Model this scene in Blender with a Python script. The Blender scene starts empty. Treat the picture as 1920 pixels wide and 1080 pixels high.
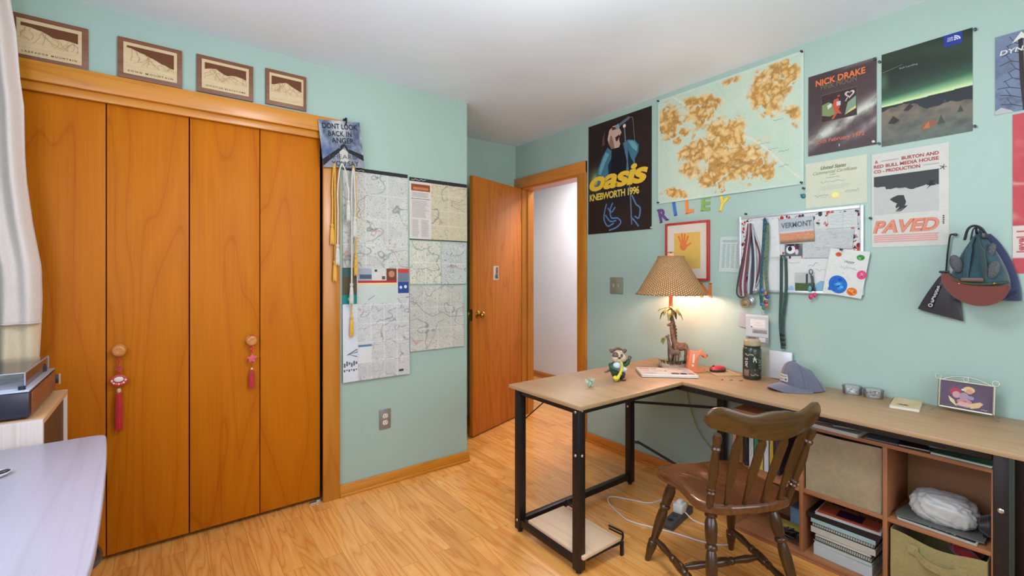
import bpy, bmesh, math, random
import numpy as np
from mathutils import Vector, Matrix

sc = bpy.context.scene
COL = sc.collection
PI = math.pi
rnd = random.Random(7)

# ------------------------------------------------------------------ camera
cam = bpy.data.cameras.new('camera')
cam.sensor_width = 36.0
cam.lens = 866.3 / 1920 * 36.0
cam.shift_y = -26.7 / 1920
cam.clip_start = 0.02
camo = bpy.data.objects.new('camera', cam)
COL.objects.link(camo)
camo.location = (0, 0, 1.28)
camo.rotation_euler = (PI / 2, 0, -math.radians(37.18))
sc.camera = camo

# ------------------------------------------------------------------ light and exposure
sc.view_settings.view_transform = 'Standard'
sc.view_settings.look = 'None'
sc.view_settings.gamma = 1.0
sc.view_settings.use_curve_mapping = False
sc.view_settings.exposure = 0.15

w = bpy.data.worlds.new('sky')
sc.world = w
w.use_nodes = True
w.node_tree.nodes['Background'].inputs[0].default_value = (0.62, 0.78, 1.0, 1)
w.node_tree.nodes['Background'].inputs[1].default_value = 1.0


def area(name, loc, rot, sx, sy, power, col):
    l = bpy.data.lights.new(name, 'AREA')
    l.shape = 'RECTANGLE'
    l.size, l.size_y = sx, sy
    l.energy = power
    l.color = col
    o = bpy.data.objects.new(name, l)
    o.location = loc
    o.rotation_euler = rot
    COL.objects.link(o)
    return o


# cool daylight in the left wall's window; added fill light behind the camera
area('daylight_left_window', (-0.62, 0.95, 1.60), (0, -math.radians(93), 0), 1.15, 2.05, 33, (0.74, 0.77, 1.0))
area('back_fill_light', (1.15, -1.12, 1.52), (math.radians(108), 0, 0), 2.2, 1.4, 38, (0.93, 0.97, 1.0))
# ceiling lamp of the hallway behind the open door
area('hallway_ceiling_light', (3.2, 3.15, 2.40), (0, 0, 0), 0.5, 1.0, 34, (1.0, 0.93, 0.94))
# added fill point light near the ceiling, above the frame, without a fixture
pl = bpy.data.lights.new('added_fill_light', 'POINT')
pl.energy = 41
pl.color = (0.95, 0.98, 1.0)
pl.shadow_soft_size = 0.2
plo = bpy.data.objects.new('added_fill_light', pl)
plo.location = (0.85, 0.85, 2.20)
COL.objects.link(plo)


# ------------------------------------------------------------------ helpers: colour and materials
def lin(c):
    if isinstance(c, str):
        c = tuple(int(c[i:i + 2], 16) for i in (0, 2, 4))
    r = []
    for v in c[:3]:
        v = v / 255.0
        r.append(v / 12.92 if v <= 0.04045 else ((v + 0.055) / 1.055) ** 2.4)
    return tuple(r) + (1.0,)


def newmat(name):
    m = bpy.data.materials.new(name)
    m.use_nodes = True
    nt = m.node_tree
    b = nt.nodes['Principled BSDF']
    return m, nt, b


def lk(nt, a, b):
    nt.links.new(a, b)


def texco(nt, scale, kind='Object', rand=True):
    tc = nt.nodes.new('ShaderNodeTexCoord')
    mp = nt.nodes.new('ShaderNodeMapping')
    mp.inputs['Scale'].default_value = scale
    lk(nt, tc.outputs[kind], mp.inputs['Vector'])
    if rand:
        oi = nt.nodes.new('ShaderNodeObjectInfo')
        mu = nt.nodes.new('ShaderNodeMath')
        mu.operation = 'MULTIPLY'
        mu.inputs[1].default_value = 37.0
        lk(nt, oi.outputs['Random'], mu.inputs[0])
        cb = nt.nodes.new('ShaderNodeCombineXYZ')
        for i in range(3):
            lk(nt, mu.outputs[0], cb.inputs[i])
        lk(nt, cb.outputs[0], mp.inputs['Location'])
    return mp.outputs[0]


def ramp(nt, fac, stops):
    r = nt.nodes.new('ShaderNodeValToRGB')
    e = r.color_ramp.elements
    while len(e) < len(stops):
        e.new(0.5)
    for el, (p, c) in zip(e, stops):
        el.position = p
        el.color = c if len(c) == 4 else lin(c)
    lk(nt, fac, r.inputs[0])
    return r.outputs[0]


def noise(nt, vec, scale, detail=3, rough=0.5, dist=0.0):
    n = nt.nodes.new('ShaderNodeTexNoise')
    n.inputs['Scale'].default_value = scale
    n.inputs['Detail'].default_value = detail
    n.inputs['Roughness'].default_value = rough
    n.inputs['Distortion'].default_value = dist
    lk(nt, vec, n.inputs['Vector'])
    return n.outputs['Fac']


def math_(nt, op, a, b=None, c=None):
    n = nt.nodes.new('ShaderNodeMath')
    n.operation = op
    for i, v in enumerate((a, b, c)):
        if v is None:
            continue
        if isinstance(v, (int, float)):
            n.inputs[i].default_value = v
        else:
            lk(nt, v, n.inputs[i])
    return n.outputs[0]


def mixc(nt, fac, a, b, mode='MIX'):
    n = nt.nodes.new('ShaderNodeMix')
    n.data_type = 'RGBA'
    n.blend_type = mode
    for s, v in ((n.inputs[0], fac), (n.inputs[6], a), (n.inputs[7], b)):
        if isinstance(v, (int, float)):
            s.default_value = v
        elif isinstance(v, tuple):
            s.default_value = v
        else:
            lk(nt, v, s)
    return n.outputs[2]


def bump(nt, b, h, strength=0.2, dist=0.002):
    n = nt.nodes.new('ShaderNodeBump')
    n.inputs['Strength'].default_value = strength
    n.inputs['Distance'].default_value = dist
    lk(nt, h, n.inputs['Height'])
    lk(nt, n.outputs[0], b.inputs['Normal'])


MATS = {}


def mat(name, c, rough=0.55, metal=0.0, var=0.10, scale=18.0, bmp=0.0, trans=0.0, emit=0.0, sheen=0.0, spec=0.5, cscale=(1, 1, 1)):
    if name in MATS:
        return MATS[name]
    m, nt, b = newmat(name)
    base = lin(c)
    if not emit and not metal:
        base = tuple(x * 0.80 for x in base[:3]) + (1,)
    v = texco(nt, cscale)
    f = noise(nt, v, scale, 4, 0.6)
    dark = tuple(x * (1 - var) for x in base[:3]) + (1,)
    lite = tuple(min(1, x * (1 + var)) for x in base[:3]) + (1,)
    cc = ramp(nt, f, [(0.3, dark), (0.7, lite)])
    lk(nt, cc, b.inputs['Base Color'])
    b.inputs['Roughness'].default_value = rough
    b.inputs['Metallic'].default_value = metal
    b.inputs['Specular IOR Level'].default_value = spec
    b.inputs['Transmission Weight'].default_value = trans
    b.inputs['Sheen Weight'].default_value = sheen
    if emit:
        lk(nt, cc, b.inputs['Emission Color'])
        b.inputs['Emission Strength'].default_value = emit
    if bmp:
        bump(nt, b, f, bmp)
    MATS[name] = m
    return m


def wood(name, dark, mid, lite, axis='Z', rings=9.0, width=5.0, stretch=0.12, rough=0.4, contrast=1.0, coat=0.0, fibre=0.35, spec=0.5):
    """Plain sawn wood: contour lines of a stretched noise give the cathedral grain, fine fibres run along the axis."""
    if name in MATS:
        return MATS[name]
    m, nt, b = newmat(name)
    s = {'X': (stretch, 1, 1), 'Y': (1, stretch, 1), 'Z': (1, 1, stretch)}[axis]
    v = texco(nt, s)
    f = noise(nt, v, width, 2, 0.45, 0.3)
    g = math_(nt, 'MULTIPLY', f, rings)
    g = math_(nt, 'PINGPONG', g, 0.5)
    g = math_(nt, 'MULTIPLY', g, 2.0)
    s2 = {'X': (0.02, 1, 1), 'Y': (1, 0.02, 1), 'Z': (1, 1, 0.02)}[axis]
    v2 = texco(nt, s2)
    fb = noise(nt, v2, 160, 3, 0.7)
    big = noise(nt, v, width * 0.35, 2)
    c = ramp(nt, g, [(0.0, dark), (0.22 / contrast if contrast > 0 else 0.3, mid), (1.0, lite)])
    c2 = mixc(nt, fibre, c, ramp(nt, fb, [(0.3, dark), (0.7, lite)]))
    c3 = mixc(nt, 0.3, c2, ramp(nt, big, [(0.3, mid), (0.7, lite)]))
    lk(nt, c3, b.inputs['Base Color'])
    b.inputs['Roughness'].default_value = rough
    b.inputs['Specular IOR Level'].default_value = spec
    if coat:
        b.inputs['Coat Weight'].default_value = coat
        b.inputs['Coat Roughness'].default_value = 0.15
    bump(nt, b, fb, 0.05, 0.001)
    MATS[name] = m
    return m


def vcol(name='printed_paper', rough=0.65, spec=0.25, coat=0.0):
    if name in MATS:
        return MATS[name]
    m, nt, b = newmat(name)
    a = nt.nodes.new('ShaderNodeAttribute')
    a.attribute_name = 'Col'
    v = texco(nt, (1, 1, 1))
    f = noise(nt, v, 60, 3)
    c = mixc(nt, 1.0, a.outputs['Color'], ramp(nt, f, [(0.2, (0.70, 0.70, 0.70, 1)), (0.8, (0.76, 0.76, 0.76, 1))]), 'MULTIPLY')
    lk(nt, c, b.inputs['Base Color'])
    b.inputs['Roughness'].default_value = rough
    b.inputs['Specular IOR Level'].default_value = spec
    MATS[name] = m
    return m


def clear(name, tint=(1, 1, 1, 1), gloss=0.12, rough=0.05, dens=0.0):
    """thin clear plastic or window glass: see-through with a fresnel reflection"""
    if name in MATS:
        return MATS[name]
    m = bpy.data.materials.new(name)
    m.use_nodes = True
    nt = m.node_tree
    for n in list(nt.nodes):
        nt.nodes.remove(n)
    out = nt.nodes.new('ShaderNodeOutputMaterial')
    tr = nt.nodes.new('ShaderNodeBsdfTransparent')
    tr.inputs[0].default_value = tint
    gl = nt.nodes.new('ShaderNodeBsdfGlossy')
    gl.inputs['Roughness'].default_value = rough
    df = nt.nodes.new('ShaderNodeBsdfDiffuse')
    df.inputs[0].default_value = (0.85, 0.88, 0.9, 1)
    fr = nt.nodes.new('ShaderNodeFresnel')
    fr.inputs[0].default_value = 1.45
    f = math_(nt, 'ADD', fr.outputs[0], gloss * 0.3)
    m1 = nt.nodes.new('ShaderNodeMixShader')
    m1.inputs[0].default_value = dens
    lk(nt, tr.outputs[0], m1.inputs[1])
    lk(nt, df.outputs[0], m1.inputs[2])
    m2 = nt.nodes.new('ShaderNodeMixShader')
    lk(nt, f, m2.inputs[0])
    lk(nt, m1.outputs[0], m2.inputs[1])
    lk(nt, gl.outputs[0], m2.inputs[2])
    lk(nt, m2.outputs[0], out.inputs[0])
    MATS[name] = m
    return m


# ------------------------------------------------------------------ helpers: geometry
class G:
    """collects shapes and links them as one mesh object"""

    def __init__(s, M=None):
        s.v, s.f, s.mi, s.c = [], [], [], []
        s.M = M or Matrix()

    def add(s, vs, fs, mi=0, M=None, col=None):
        T = s.M @ M if M is not None else s.M
        k = len(s.v)
        for p in vs:
            s.v.append(tuple(T @ Vector(p)))
            s.c.append(col or (1, 1, 1, 1))
        for f in fs:
            s.f.append(tuple(i + k for i in f))
            s.mi.append(mi)
        return s

    def box(s, lo, hi, mi=0, bev=0.0, M=None, seg=2, col=None):
        bm = bmesh.new()
        bmesh.ops.create_cube(bm, size=1.0)
        for v in bm.verts:
            v.co = Vector([lo[i] + (hi[i] - lo[i]) * (v.co[i] + 0.5) for i in range(3)])
        if bev > 0:
            bmesh.ops.bevel(bm, geom=list(bm.edges), offset=bev, segments=seg, profile=0.5, affect='EDGES')
        s.bm(bm, mi, M, col)
        return s

    def bm(s, bm, mi=0, M=None, col=None):
        bm.verts.index_update()
        s.add([v.co for v in bm.verts], [[v.index for v in f.verts] for f in bm.faces], mi, M, col)
        bm.free()

    def tube(s, pts, r, n=8, mi=0, closed=False, M=None, flat=1.0, up=None, col=None):
        pts = [Vector(p) for p in pts]
        N = len(pts)
        rr = r if isinstance(r, (list, tuple)) else [r] * N
        tang = []
        for i in range(N):
            a = pts[(i - 1) % N] if (closed or i > 0) else pts[0]
            b = pts[(i + 1) % N] if (closed or i < N - 1) else pts[-1]
            t = b - a
            tang.append(t.normalized() if t.length > 1e-9 else Vector((0, 0, 1)))
        t0 = tang[0]
        ref = Vector(up) if up else (Vector((0, 0, 1)) if abs(t0.z) < 0.9 else Vector((1, 0, 0)))
        nrm = (ref - t0 * ref.dot(t0)).normalized()
        vs, fs = [], []
        for i in range(N):
            t = tang[i]
            nrm = nrm - t * nrm.dot(t)
            nrm = nrm.normalized() if nrm.length > 1e-6 else Vector((1, 0, 0))
            bi = t.cross(nrm)
            for k in range(n):
                a = 2 * PI * k / n
                vs.append(pts[i] + nrm * (math.cos(a) * rr[i] * flat) + bi * (math.sin(a) * rr[i]))
        for i in range(N if closed else N - 1):
            j = (i + 1) % N
            for k in range(n):
                l = (k + 1) % n
                fs.append((i * n + k, i * n + l, j * n + l, j * n + k))
        if not closed:
            fs.append(tuple(range(n))[::-1])
            fs.append(tuple((N - 1) * n + k for k in range(n)))
        s.add(vs, fs, mi, M, col)
        return s

    def lathe(s, prof, n=24, mi=0, M=None, cap=True, col=None, sx=1.0, sy=1.0):
        vs, fs = [], []
        for r, z in prof:
            for k in range(n):
                a = 2 * PI * k / n
                vs.append((r * math.cos(a) * sx, r * math.sin(a) * sy, z))
        for i in range(len(prof) - 1):
            for k in range(n):
                l = (k + 1) % n
                fs.append((i * n + k, i * n + l, (i + 1) * n + l, (i + 1) * n + k))
        if cap:
            fs.append(tuple(range(n))[::-1])
            fs.append(tuple((len(prof) - 1) * n + k for k in range(n)))
        s.add(vs, fs, mi, M, col)
        return s

    def turned(s, p0, p1, prof, n=16, mi=0, col=None):
        """a turned stick from p0 to p1; prof = [(t, radius)]"""
        p0, p1 = Vector(p0), Vector(p1)
        d = p1 - p0
        q = Vector((0, 0, 1)).rotation_difference(d.normalized()).to_matrix().to_4x4()
        s.lathe([(r, t * d.length) for t, r in prof], n, mi, Matrix.Translation(p0) @ q, True, col)
        return s

    def ell(s, c, r, mi=0, n=14, M=None, col=None, rot=None):
        bm = bmesh.new()
        bmesh.ops.create_uvsphere(bm, u_segments=n, v_segments=max(6, n * 2 // 3), radius=1.0)
        R = Matrix.Diagonal(Vector(list(r) + [1] if not isinstance(r, (int, float)) else [r, r, r, 1]))
        T = Matrix.Translation(Vector(c)) @ (rot.to_4x4() if rot is not None else Matrix()) @ R
        bm.transform(T)
        s.bm(bm, mi, M, col)
        return s

    def prism(s, poly, z0, z1, mi=0, M=None, bev=0.0, col=None, seg=2):
        bm = bmesh.new()
        a = [bm.verts.new((p[0], p[1], z0)) for p in poly]
        f = bm.faces.new(a)
        r = bmesh.ops.extrude_face_region(bm, geom=[f])
        for e in r['geom']:
            if isinstance(e, bmesh.types.BMVert):
                e.co.z = z1
        bmesh.ops.recalc_face_normals(bm, faces=list(bm.faces))
        if bev > 0:
            ed = [e for e in bm.edges if abs(e.verts[0].co.z - e.verts[1].co.z) < 1e-7]
            bmesh.ops.bevel(bm, geom=ed, offset=bev, segments=seg, profile=0.5, affect='EDGES')
        s.bm(bm, mi, M, col)
        return s

    def loft(s, rings, mi=0, M=None, cap=True, closed=True, col=None):
        n = len(rings[0])
        vs = [p for r in rings for p in r]
        fs = []
        for i in range(len(rings) - 1):
            for k in range(n if closed else n - 1):
                l = (k + 1) % n
                fs.append((i * n + k, i * n + l, (i + 1) * n + l, (i + 1) * n + k))
        if cap and closed:
            fs.append(tuple(range(n))[::-1])
            fs.append(tuple((len(rings) - 1) * n + k for k in range(n)))
        s.add(vs, fs, mi, M, col)
        return s

    def cloth(s, fn, nu, nv, th=0.002, mi=0, M=None):
        """a sheet fn(u, v) with a real thickness"""
        P = np.array([[fn(i / nu, j / nv) for i in range(nu + 1)] for j in range(nv + 1)], float)
        du = np.gradient(P, axis=1)
        dv = np.gradient(P, axis=0)
        nn = np.cross(du, dv)
        nn /= np.maximum(np.linalg.norm(nn, axis=2, keepdims=True), 1e-9)
        A = (P + nn * th / 2).reshape(-1, 3)
        B = (P - nn * th / 2).reshape(-1, 3)
        k = len(A)
        W = nu + 1
        fs = []
        for j in range(nv):
            for i in range(nu):
                a = j * W + i
                fs.append((a, a + 1, a + 1 + W, a + W))
                fs.append((k + a, k + a + W, k + a + 1 + W, k + a + 1))
        rim = [j for j in range(W)] + [j * W + nu for j in range(1, nv + 1)] + [nv * W + i for i in range(nu - 1, -1, -1)] + [j * W for j in range(nv - 1, 0, -1)]
        for a, b in zip(rim, rim[1:] + rim[:1]):
            fs.append((b, a, k + a, k + b))
        s.add(np.concatenate([A, B]).tolist(), fs, mi, M)
        return s

    def build(s, name, mats, parent=None, smooth=35, attr=False, remesh=0.0, subdiv=0):
        me = bpy.data.meshes.new(name)
        me.from_pydata(s.v, [], s.f)
        if not isinstance(mats, (list, tuple)):
            mats = [mats]
        for m in mats:
            me.materials.append(m)
        if len(mats) > 1:
            me.polygons.foreach_set('material_index', s.mi)
        if attr:
            at = me.attributes.new('Col', 'FLOAT_COLOR', 'POINT')
            at.data.foreach_set('color', np.array([c if len(c) == 4 else tuple(c) + (1,) for c in s.c], dtype=np.float32).ravel())
        me.validate()
        bm = bmesh.new()
        bm.from_mesh(me)
        bmesh.ops.recalc_face_normals(bm, faces=list(bm.faces))
        bm.to_mesh(me)
        bm.free()
        me.update()
        if smooth:
            me.shade_smooth()
            if smooth < 180 and not remesh:
                me.set_sharp_from_angle(angle=math.radians(smooth))
        o = bpy.data.objects.new(name, me)
        COL.objects.link(o)
        if parent is not None:
            o.parent = parent
        if remesh:
            md = o.modifiers.new('remesh', 'REMESH')
            md.mode = 'VOXEL'
            md.voxel_size = remesh
            md.use_smooth_shade = True
            ms = o.modifiers.new('smooth', 'SMOOTH')
            ms.factor = 0.5
            ms.iterations = 3
        if subdiv:
            md = o.modifiers.new('subdivision', 'SUBSURF')
            md.levels = md.render_levels = subdiv
        return o


def tag(o, label, cat, group=None, kind=None):
    o['label'] = label
    o['category'] = cat
    if group:
        o['group'] = group
    if kind:
        o['kind'] = kind
    return o


def thing(name, label, cat, loc=(0, 0, 0), rot=(0, 0, 0), group=None, kind=None):
    o = bpy.data.objects.new(name, None)
    o.empty_display_size = 0.05
    COL.objects.link(o)
    o.location = loc
    o.rotation_euler = rot
    return tag(o, label, cat, group, kind)


def place(o, loc, rot=(0, 0, 0)):
    o.location = loc
    o.rotation_euler = rot
    return o


def spline(pts, n=8, closed=False):
    """Catmull-Rom through the points"""
    pts = [Vector(p) for p in pts]
    N = len(pts)
    out = []
    for i in range(N if closed else N - 1):
        if closed:
            p0, p1, p2, p3 = (pts[(i + k) % N] for k in (-1, 0, 1, 2))
        else:
            p1, p2 = pts[i], pts[i + 1]
            p0 = pts[i - 1] if i else p1 * 2 - p2
            p3 = pts[i + 2] if i + 2 < N else p2 * 2 - p1
        for k in range(n):
            t = k / n
            out.append(0.5 * ((2 * p1) + (p2 - p0) * t + (2 * p0 - 5 * p1 + 4 * p2 - p3) * t * t + (3 * p1 - p0 - 3 * p2 + p3) * t ** 3))
    if not closed:
        out.append(pts[-1])
    return out


# numpy value noise for printed pictures
_R = np.random.default_rng(11).random((256, 256))


def vn(x, y, seed=0):
    x = np.asarray(x, float) + seed * 17.31
    y = np.asarray(y, float) + seed * 9.17
    xi, yi = np.floor(x).astype(int), np.floor(y).astype(int)
    fx, fy = x - xi, y - yi
    fx, fy = fx * fx * (3 - 2 * fx), fy * fy * (3 - 2 * fy)
    g = lambda a, b: _R[a % 256, b % 256]
    return (g(xi, yi) * (1 - fx) + g(xi + 1, yi) * fx) * (1 - fy) + (g(xi, yi + 1) * (1 - fx) + g(xi + 1, yi + 1) * fx) * fy


def fbm(x, y, o=4, seed=0):
    t, a, n = 0, 0.5, 0
    for i in range(o):
        t = t + a * vn(x * 2 ** i, y * 2 ** i, seed + i)
        n += a
        a *= 0.5
    return t / n


def lerp(a, b, t):
    t = np.clip(np.asarray(t, float), 0, 1)[..., None]
    return np.asarray(a, float) * (1 - t) + np.asarray(b, float) * t


def flat(c):
    return lambda U, V: np.ones(U.shape + (3,)) * np.array(c, float)


_TXT = {}


def text_mesh(s, bold=0.0, shear=0.0, space=1.0):
    """outlines of the built-in font as triangles, fitted to the unit square"""
    key = (s, bold, shear, space)
    if key in _TXT:
        return _TXT[key]
    cu = bpy.data.curves.new('lettering', 'FONT')
    cu.body = s
    cu.resolution_u = 3
    cu.offset = bold
    cu.shear = shear
    cu.space_character = space
    o = bpy.data.objects.new('lettering', cu)
    COL.objects.link(o)
    dg = bpy.context.evaluated_depsgraph_get()
    dg.update()
    me = bpy.data.meshes.new_from_object(o.evaluated_get(dg))
    V = np.array([v.co[:2] for v in me.vertices], float)
    F = [tuple(p.vertices) for p in me.polygons]
    bpy.data.objects.remove(o)
    bpy.data.curves.remove(cu)
    bpy.data.meshes.remove(me)
    lo, hi = V.min(0), V.max(0)
    V = (V - lo) / np.maximum(hi - lo, 1e-6)
    _TXT[key] = (V, F, (hi - lo))
    return _TXT[key]


class Art:
    """a printed sheet: local x = right, z = up, -y = towards the viewer; pictures are colours of the sheet's mesh"""

    def __init__(s, w, h, fn, nx=2, ny=2, th=0.0008, warp=None):
        s.w, s.h = w, h
        s.warp = warp
        U, V = np.meshgrid(np.linspace(0, 1, nx), np.linspace(0, 1, ny))
        C = np.clip(fn(U, V), 0, 255) / 255.0
        C = np.where(C <= 0.04045, C / 12.92, ((C + 0.055) / 1.055) ** 2.4)
        C = np.concatenate([C, np.ones(C.shape[:2] + (1,))], 2).reshape(-1, 4)
        s.P = [np.stack([U * w, -np.full_like(U, th), V * h], 2).reshape(-1, 3)]
        s.C = [C]
        s.n = len(C)
        a = (np.arange(ny - 1)[:, None] * nx + np.arange(nx - 1)[None]).ravel()
        s.F = np.stack([a, a + 1, a + 1 + nx, a + nx], 1).tolist()
        b = s.n
        s.P.append(np.array([(0, 0, 0), (w, 0, 0), (w, 0, h), (0, 0, h)], float))
        s.C.append(np.tile(C.mean(0), (4, 1)))
        s.n += 4
        s.F.append((b + 3, b + 2, b + 1, b))
        q = [0, nx - 1, nx * ny - 1, nx * (ny - 1)]
        s.F += [(b, b + 1, q[1], q[0]), (b + 1, b + 2, q[2], q[1]), (b + 2, b + 3, q[3], q[2]), (b + 3, b, q[0], q[3])]
        s.th = th

    def raw(s, uv, faces, col, lay):
        uv = np.asarray(uv, float)
        s.k = getattr(s, 'k', 0) + 1
        P = np.stack([uv[:, 0] * s.w, np.full(len(uv), -s.th - 0.0003 * lay - 2.5e-6 * s.k), uv[:, 1] * s.h], 1)
        s.P.append(P)
        c = lin(col)
        s.C.append(np.tile(np.array(c), (len(uv), 1)))
        s.F += [tuple(i + s.n for i in f) for f in faces]
        s.n += len(uv)
        return s

    def poly(s, pts, col, lay=1):
        return s.raw(pts, [tuple(range(len(pts)))], col, lay)

    def rect(s, u0, v0, u1, v1, col, lay=1):
        return s.poly([(u0, v0), (u1, v0), (u1, v1), (u0, v1)], col, lay)

    def line(s, pts, wd, col, lay=2):
        """a stroke; wd in metres"""
        p = [np.array((a * s.w, b * s.h)) for a, b in pts]
        uv, fs = [], []
        for i, q in enumerate(p):
            t = p[min(i + 1, len(p) - 1)] - p[max(i - 1, 0)]
            t = t / (np.linalg.norm(t) + 1e-9)
            n = np.array((-t[1], t[0])) * wd / 2
            uv += [q + n, q - n]
        for i in range(len(p) - 1):
            fs.append((2 * i, 2 * i + 1, 2 * i + 3, 2 * i + 2))
        uv = [(a / s.w, b / s.h) for a, b in uv]
        return s.raw(uv, fs, col, lay)

    def disc(s, u, v, r, col, lay=1, ry=None, n=20, rot=0.0):
        """r in metres"""
        ry = ry or r
        pts = []
        for k in range(n):
            a = 2 * PI * k / n
            x, y = r * math.cos(a), ry * math.sin(a)
            x, y = x * math.cos(rot) - y * math.sin(rot), x * math.sin(rot) + y * math.cos(rot)
            pts.append((u + x / s.w, v + y / s.h))
        return s.poly(pts, col, lay)

    def text(s, t, u, v, w, h, col, lay=3, bold=0.0, shear=0.0, space=1.0, rot=0.0):
        V, F, _ = text_mesh(t, bold, shear, space)
        if rot:
            cx, sx = math.cos(rot), math.sin(rot)
            P = (V - 0.5) * np.array([w * s.w, h * s.h])
            P = np.stack([P[:, 0] * cx - P[:, 1] * sx, P[:, 0] * sx + P[:, 1] * cx], 1)
            uv = P / np.array([s.w, s.h]) + np.array([u + w / 2, v + h / 2])
        else:
            uv = V * np.array([w, h]) + np.array([u, v])
        return s.raw(uv, F, col, lay)

    def scribble(s, u, v, w, h, col, lay=2, n=9, wd=0.0012, seed=0):
        r = random.Random(seed)
        pts = [(u + w * i / n, v + h * (r.random())) for i in range(n + 1)]
        return s.line(pts, wd, col, lay)

    def lines(s, u, v, w, h, n, col, lay=2, fill=0.55, seed=0, jag=0.25):
        """rows of unreadably small print as grey strokes"""
        r = random.Random(seed)
        for i in range(n):
            y = v + h * (i + 0.2) / n
            e = w * (1 - jag * r.random())
            s.rect(u, y, u + e, y + h * fill / n, col, lay)
        return s

    def build(s, name, label, cat, loc, rot=(0, 0, 0), group=None, parent=None, mat_=None, warp=None):
        P = np.concatenate(s.P)
        C = np.concatenate(s.C).astype(np.float32)
        if warp:
            P = warp(P, s)
        me = bpy.data.meshes.new(name)
        me.from_pydata(P.tolist(), [], s.F)
        at = me.attributes.new('Col', 'FLOAT_COLOR', 'POINT')
        at.data.foreach_set('color', C.ravel())
        me.materials.append(mat_ or vcol())
        me.update()
        if warp:
            me.shade_smooth()
        o = bpy.data.objects.new(name, me)
        COL.objects.link(o)
        o.location = loc
        o.rotation_euler = rot
        if parent is not None:
            o.parent = parent
        if label:
            if cat:
                tag(o, label, cat, group)
            else:
                o['label'] = label
        return o


RB = -PI / 2            # turns a sheet to face the room from the right wall
XB, YA, HC = 2.609, 2.712, 2.45


def onA(x, z, d=0.0):
    return (x, YA - d, z)


def onB(y, z, d=0.0):
    return (XB - d, y, z)

# ------------------------------------------------------------------ the room
def paint(name, c, var=0.03):
    m, nt, b = newmat(name)
    v = texco(nt, (1, 1, 1), rand=False)
    f = noise(nt, v, 2.0, 3)
    base = lin(c)
    lk(nt, ramp(nt, f, [(0.3, tuple(x * (1 - var) for x in base[:3]) + (1,)), (0.7, tuple(min(1, x * (1 + var)) for x in base[:3]) + (1,))]), b.inputs['Base Color'])
    b.inputs['Roughness'].default_value = 0.5
    b.inputs['Specular IOR Level'].default_value = 0.3
    bump(nt, b, noise(nt, v, 320, 2), 0.06, 0.001)
    return m


MINT = paint('mint_wall_paint', (150, 173, 161))
WHITE = paint('ceiling_paint', (214, 227, 233))
HALL = paint('hallway_wall_paint', (224, 218, 224))
DARK = mat('closet_shade_dark', (30, 20, 14), 0.8)  # near-black colour stands for the shade behind the closed doors
CLOSET = wood('cherry_veneer', (150, 68, 2), (176, 96, 4), (188, 110, 8), 'Z', rings=12, width=3.0, stretch=0.13, rough=0.5, coat=0.0, fibre=0.4, spec=0.15, contrast=2.2)
TRIM = wood('golden_oak_trim', (150, 86, 16), (172, 106, 26), (184, 118, 34), 'Z', rings=7, width=9, stretch=0.07, rough=0.35, coat=0.1)
TRIMX = wood('golden_oak_trim_along_wall', (162, 96, 20), (188, 120, 30), (200, 132, 38), 'X', rings=7, width=9, stretch=0.07, rough=0.35, coat=0.1)
TRIMY = wood('golden_oak_trim_along_right_wall', (160, 92, 28), (186, 114, 40), (198, 124, 48), 'Y', rings=7, width=9, stretch=0.07, rough=0.35, coat=0.1)
DOORW = wood('door_veneer', (142, 72, 16), (182, 104, 32), (192, 116, 42), 'Z', rings=8, width=6, stretch=0.09, rough=0.45, coat=0.0, fibre=0.4, spec=0.2)
BRASS = mat('brass', (176, 138, 66), 0.25, 1.0, 0.05)


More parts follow.
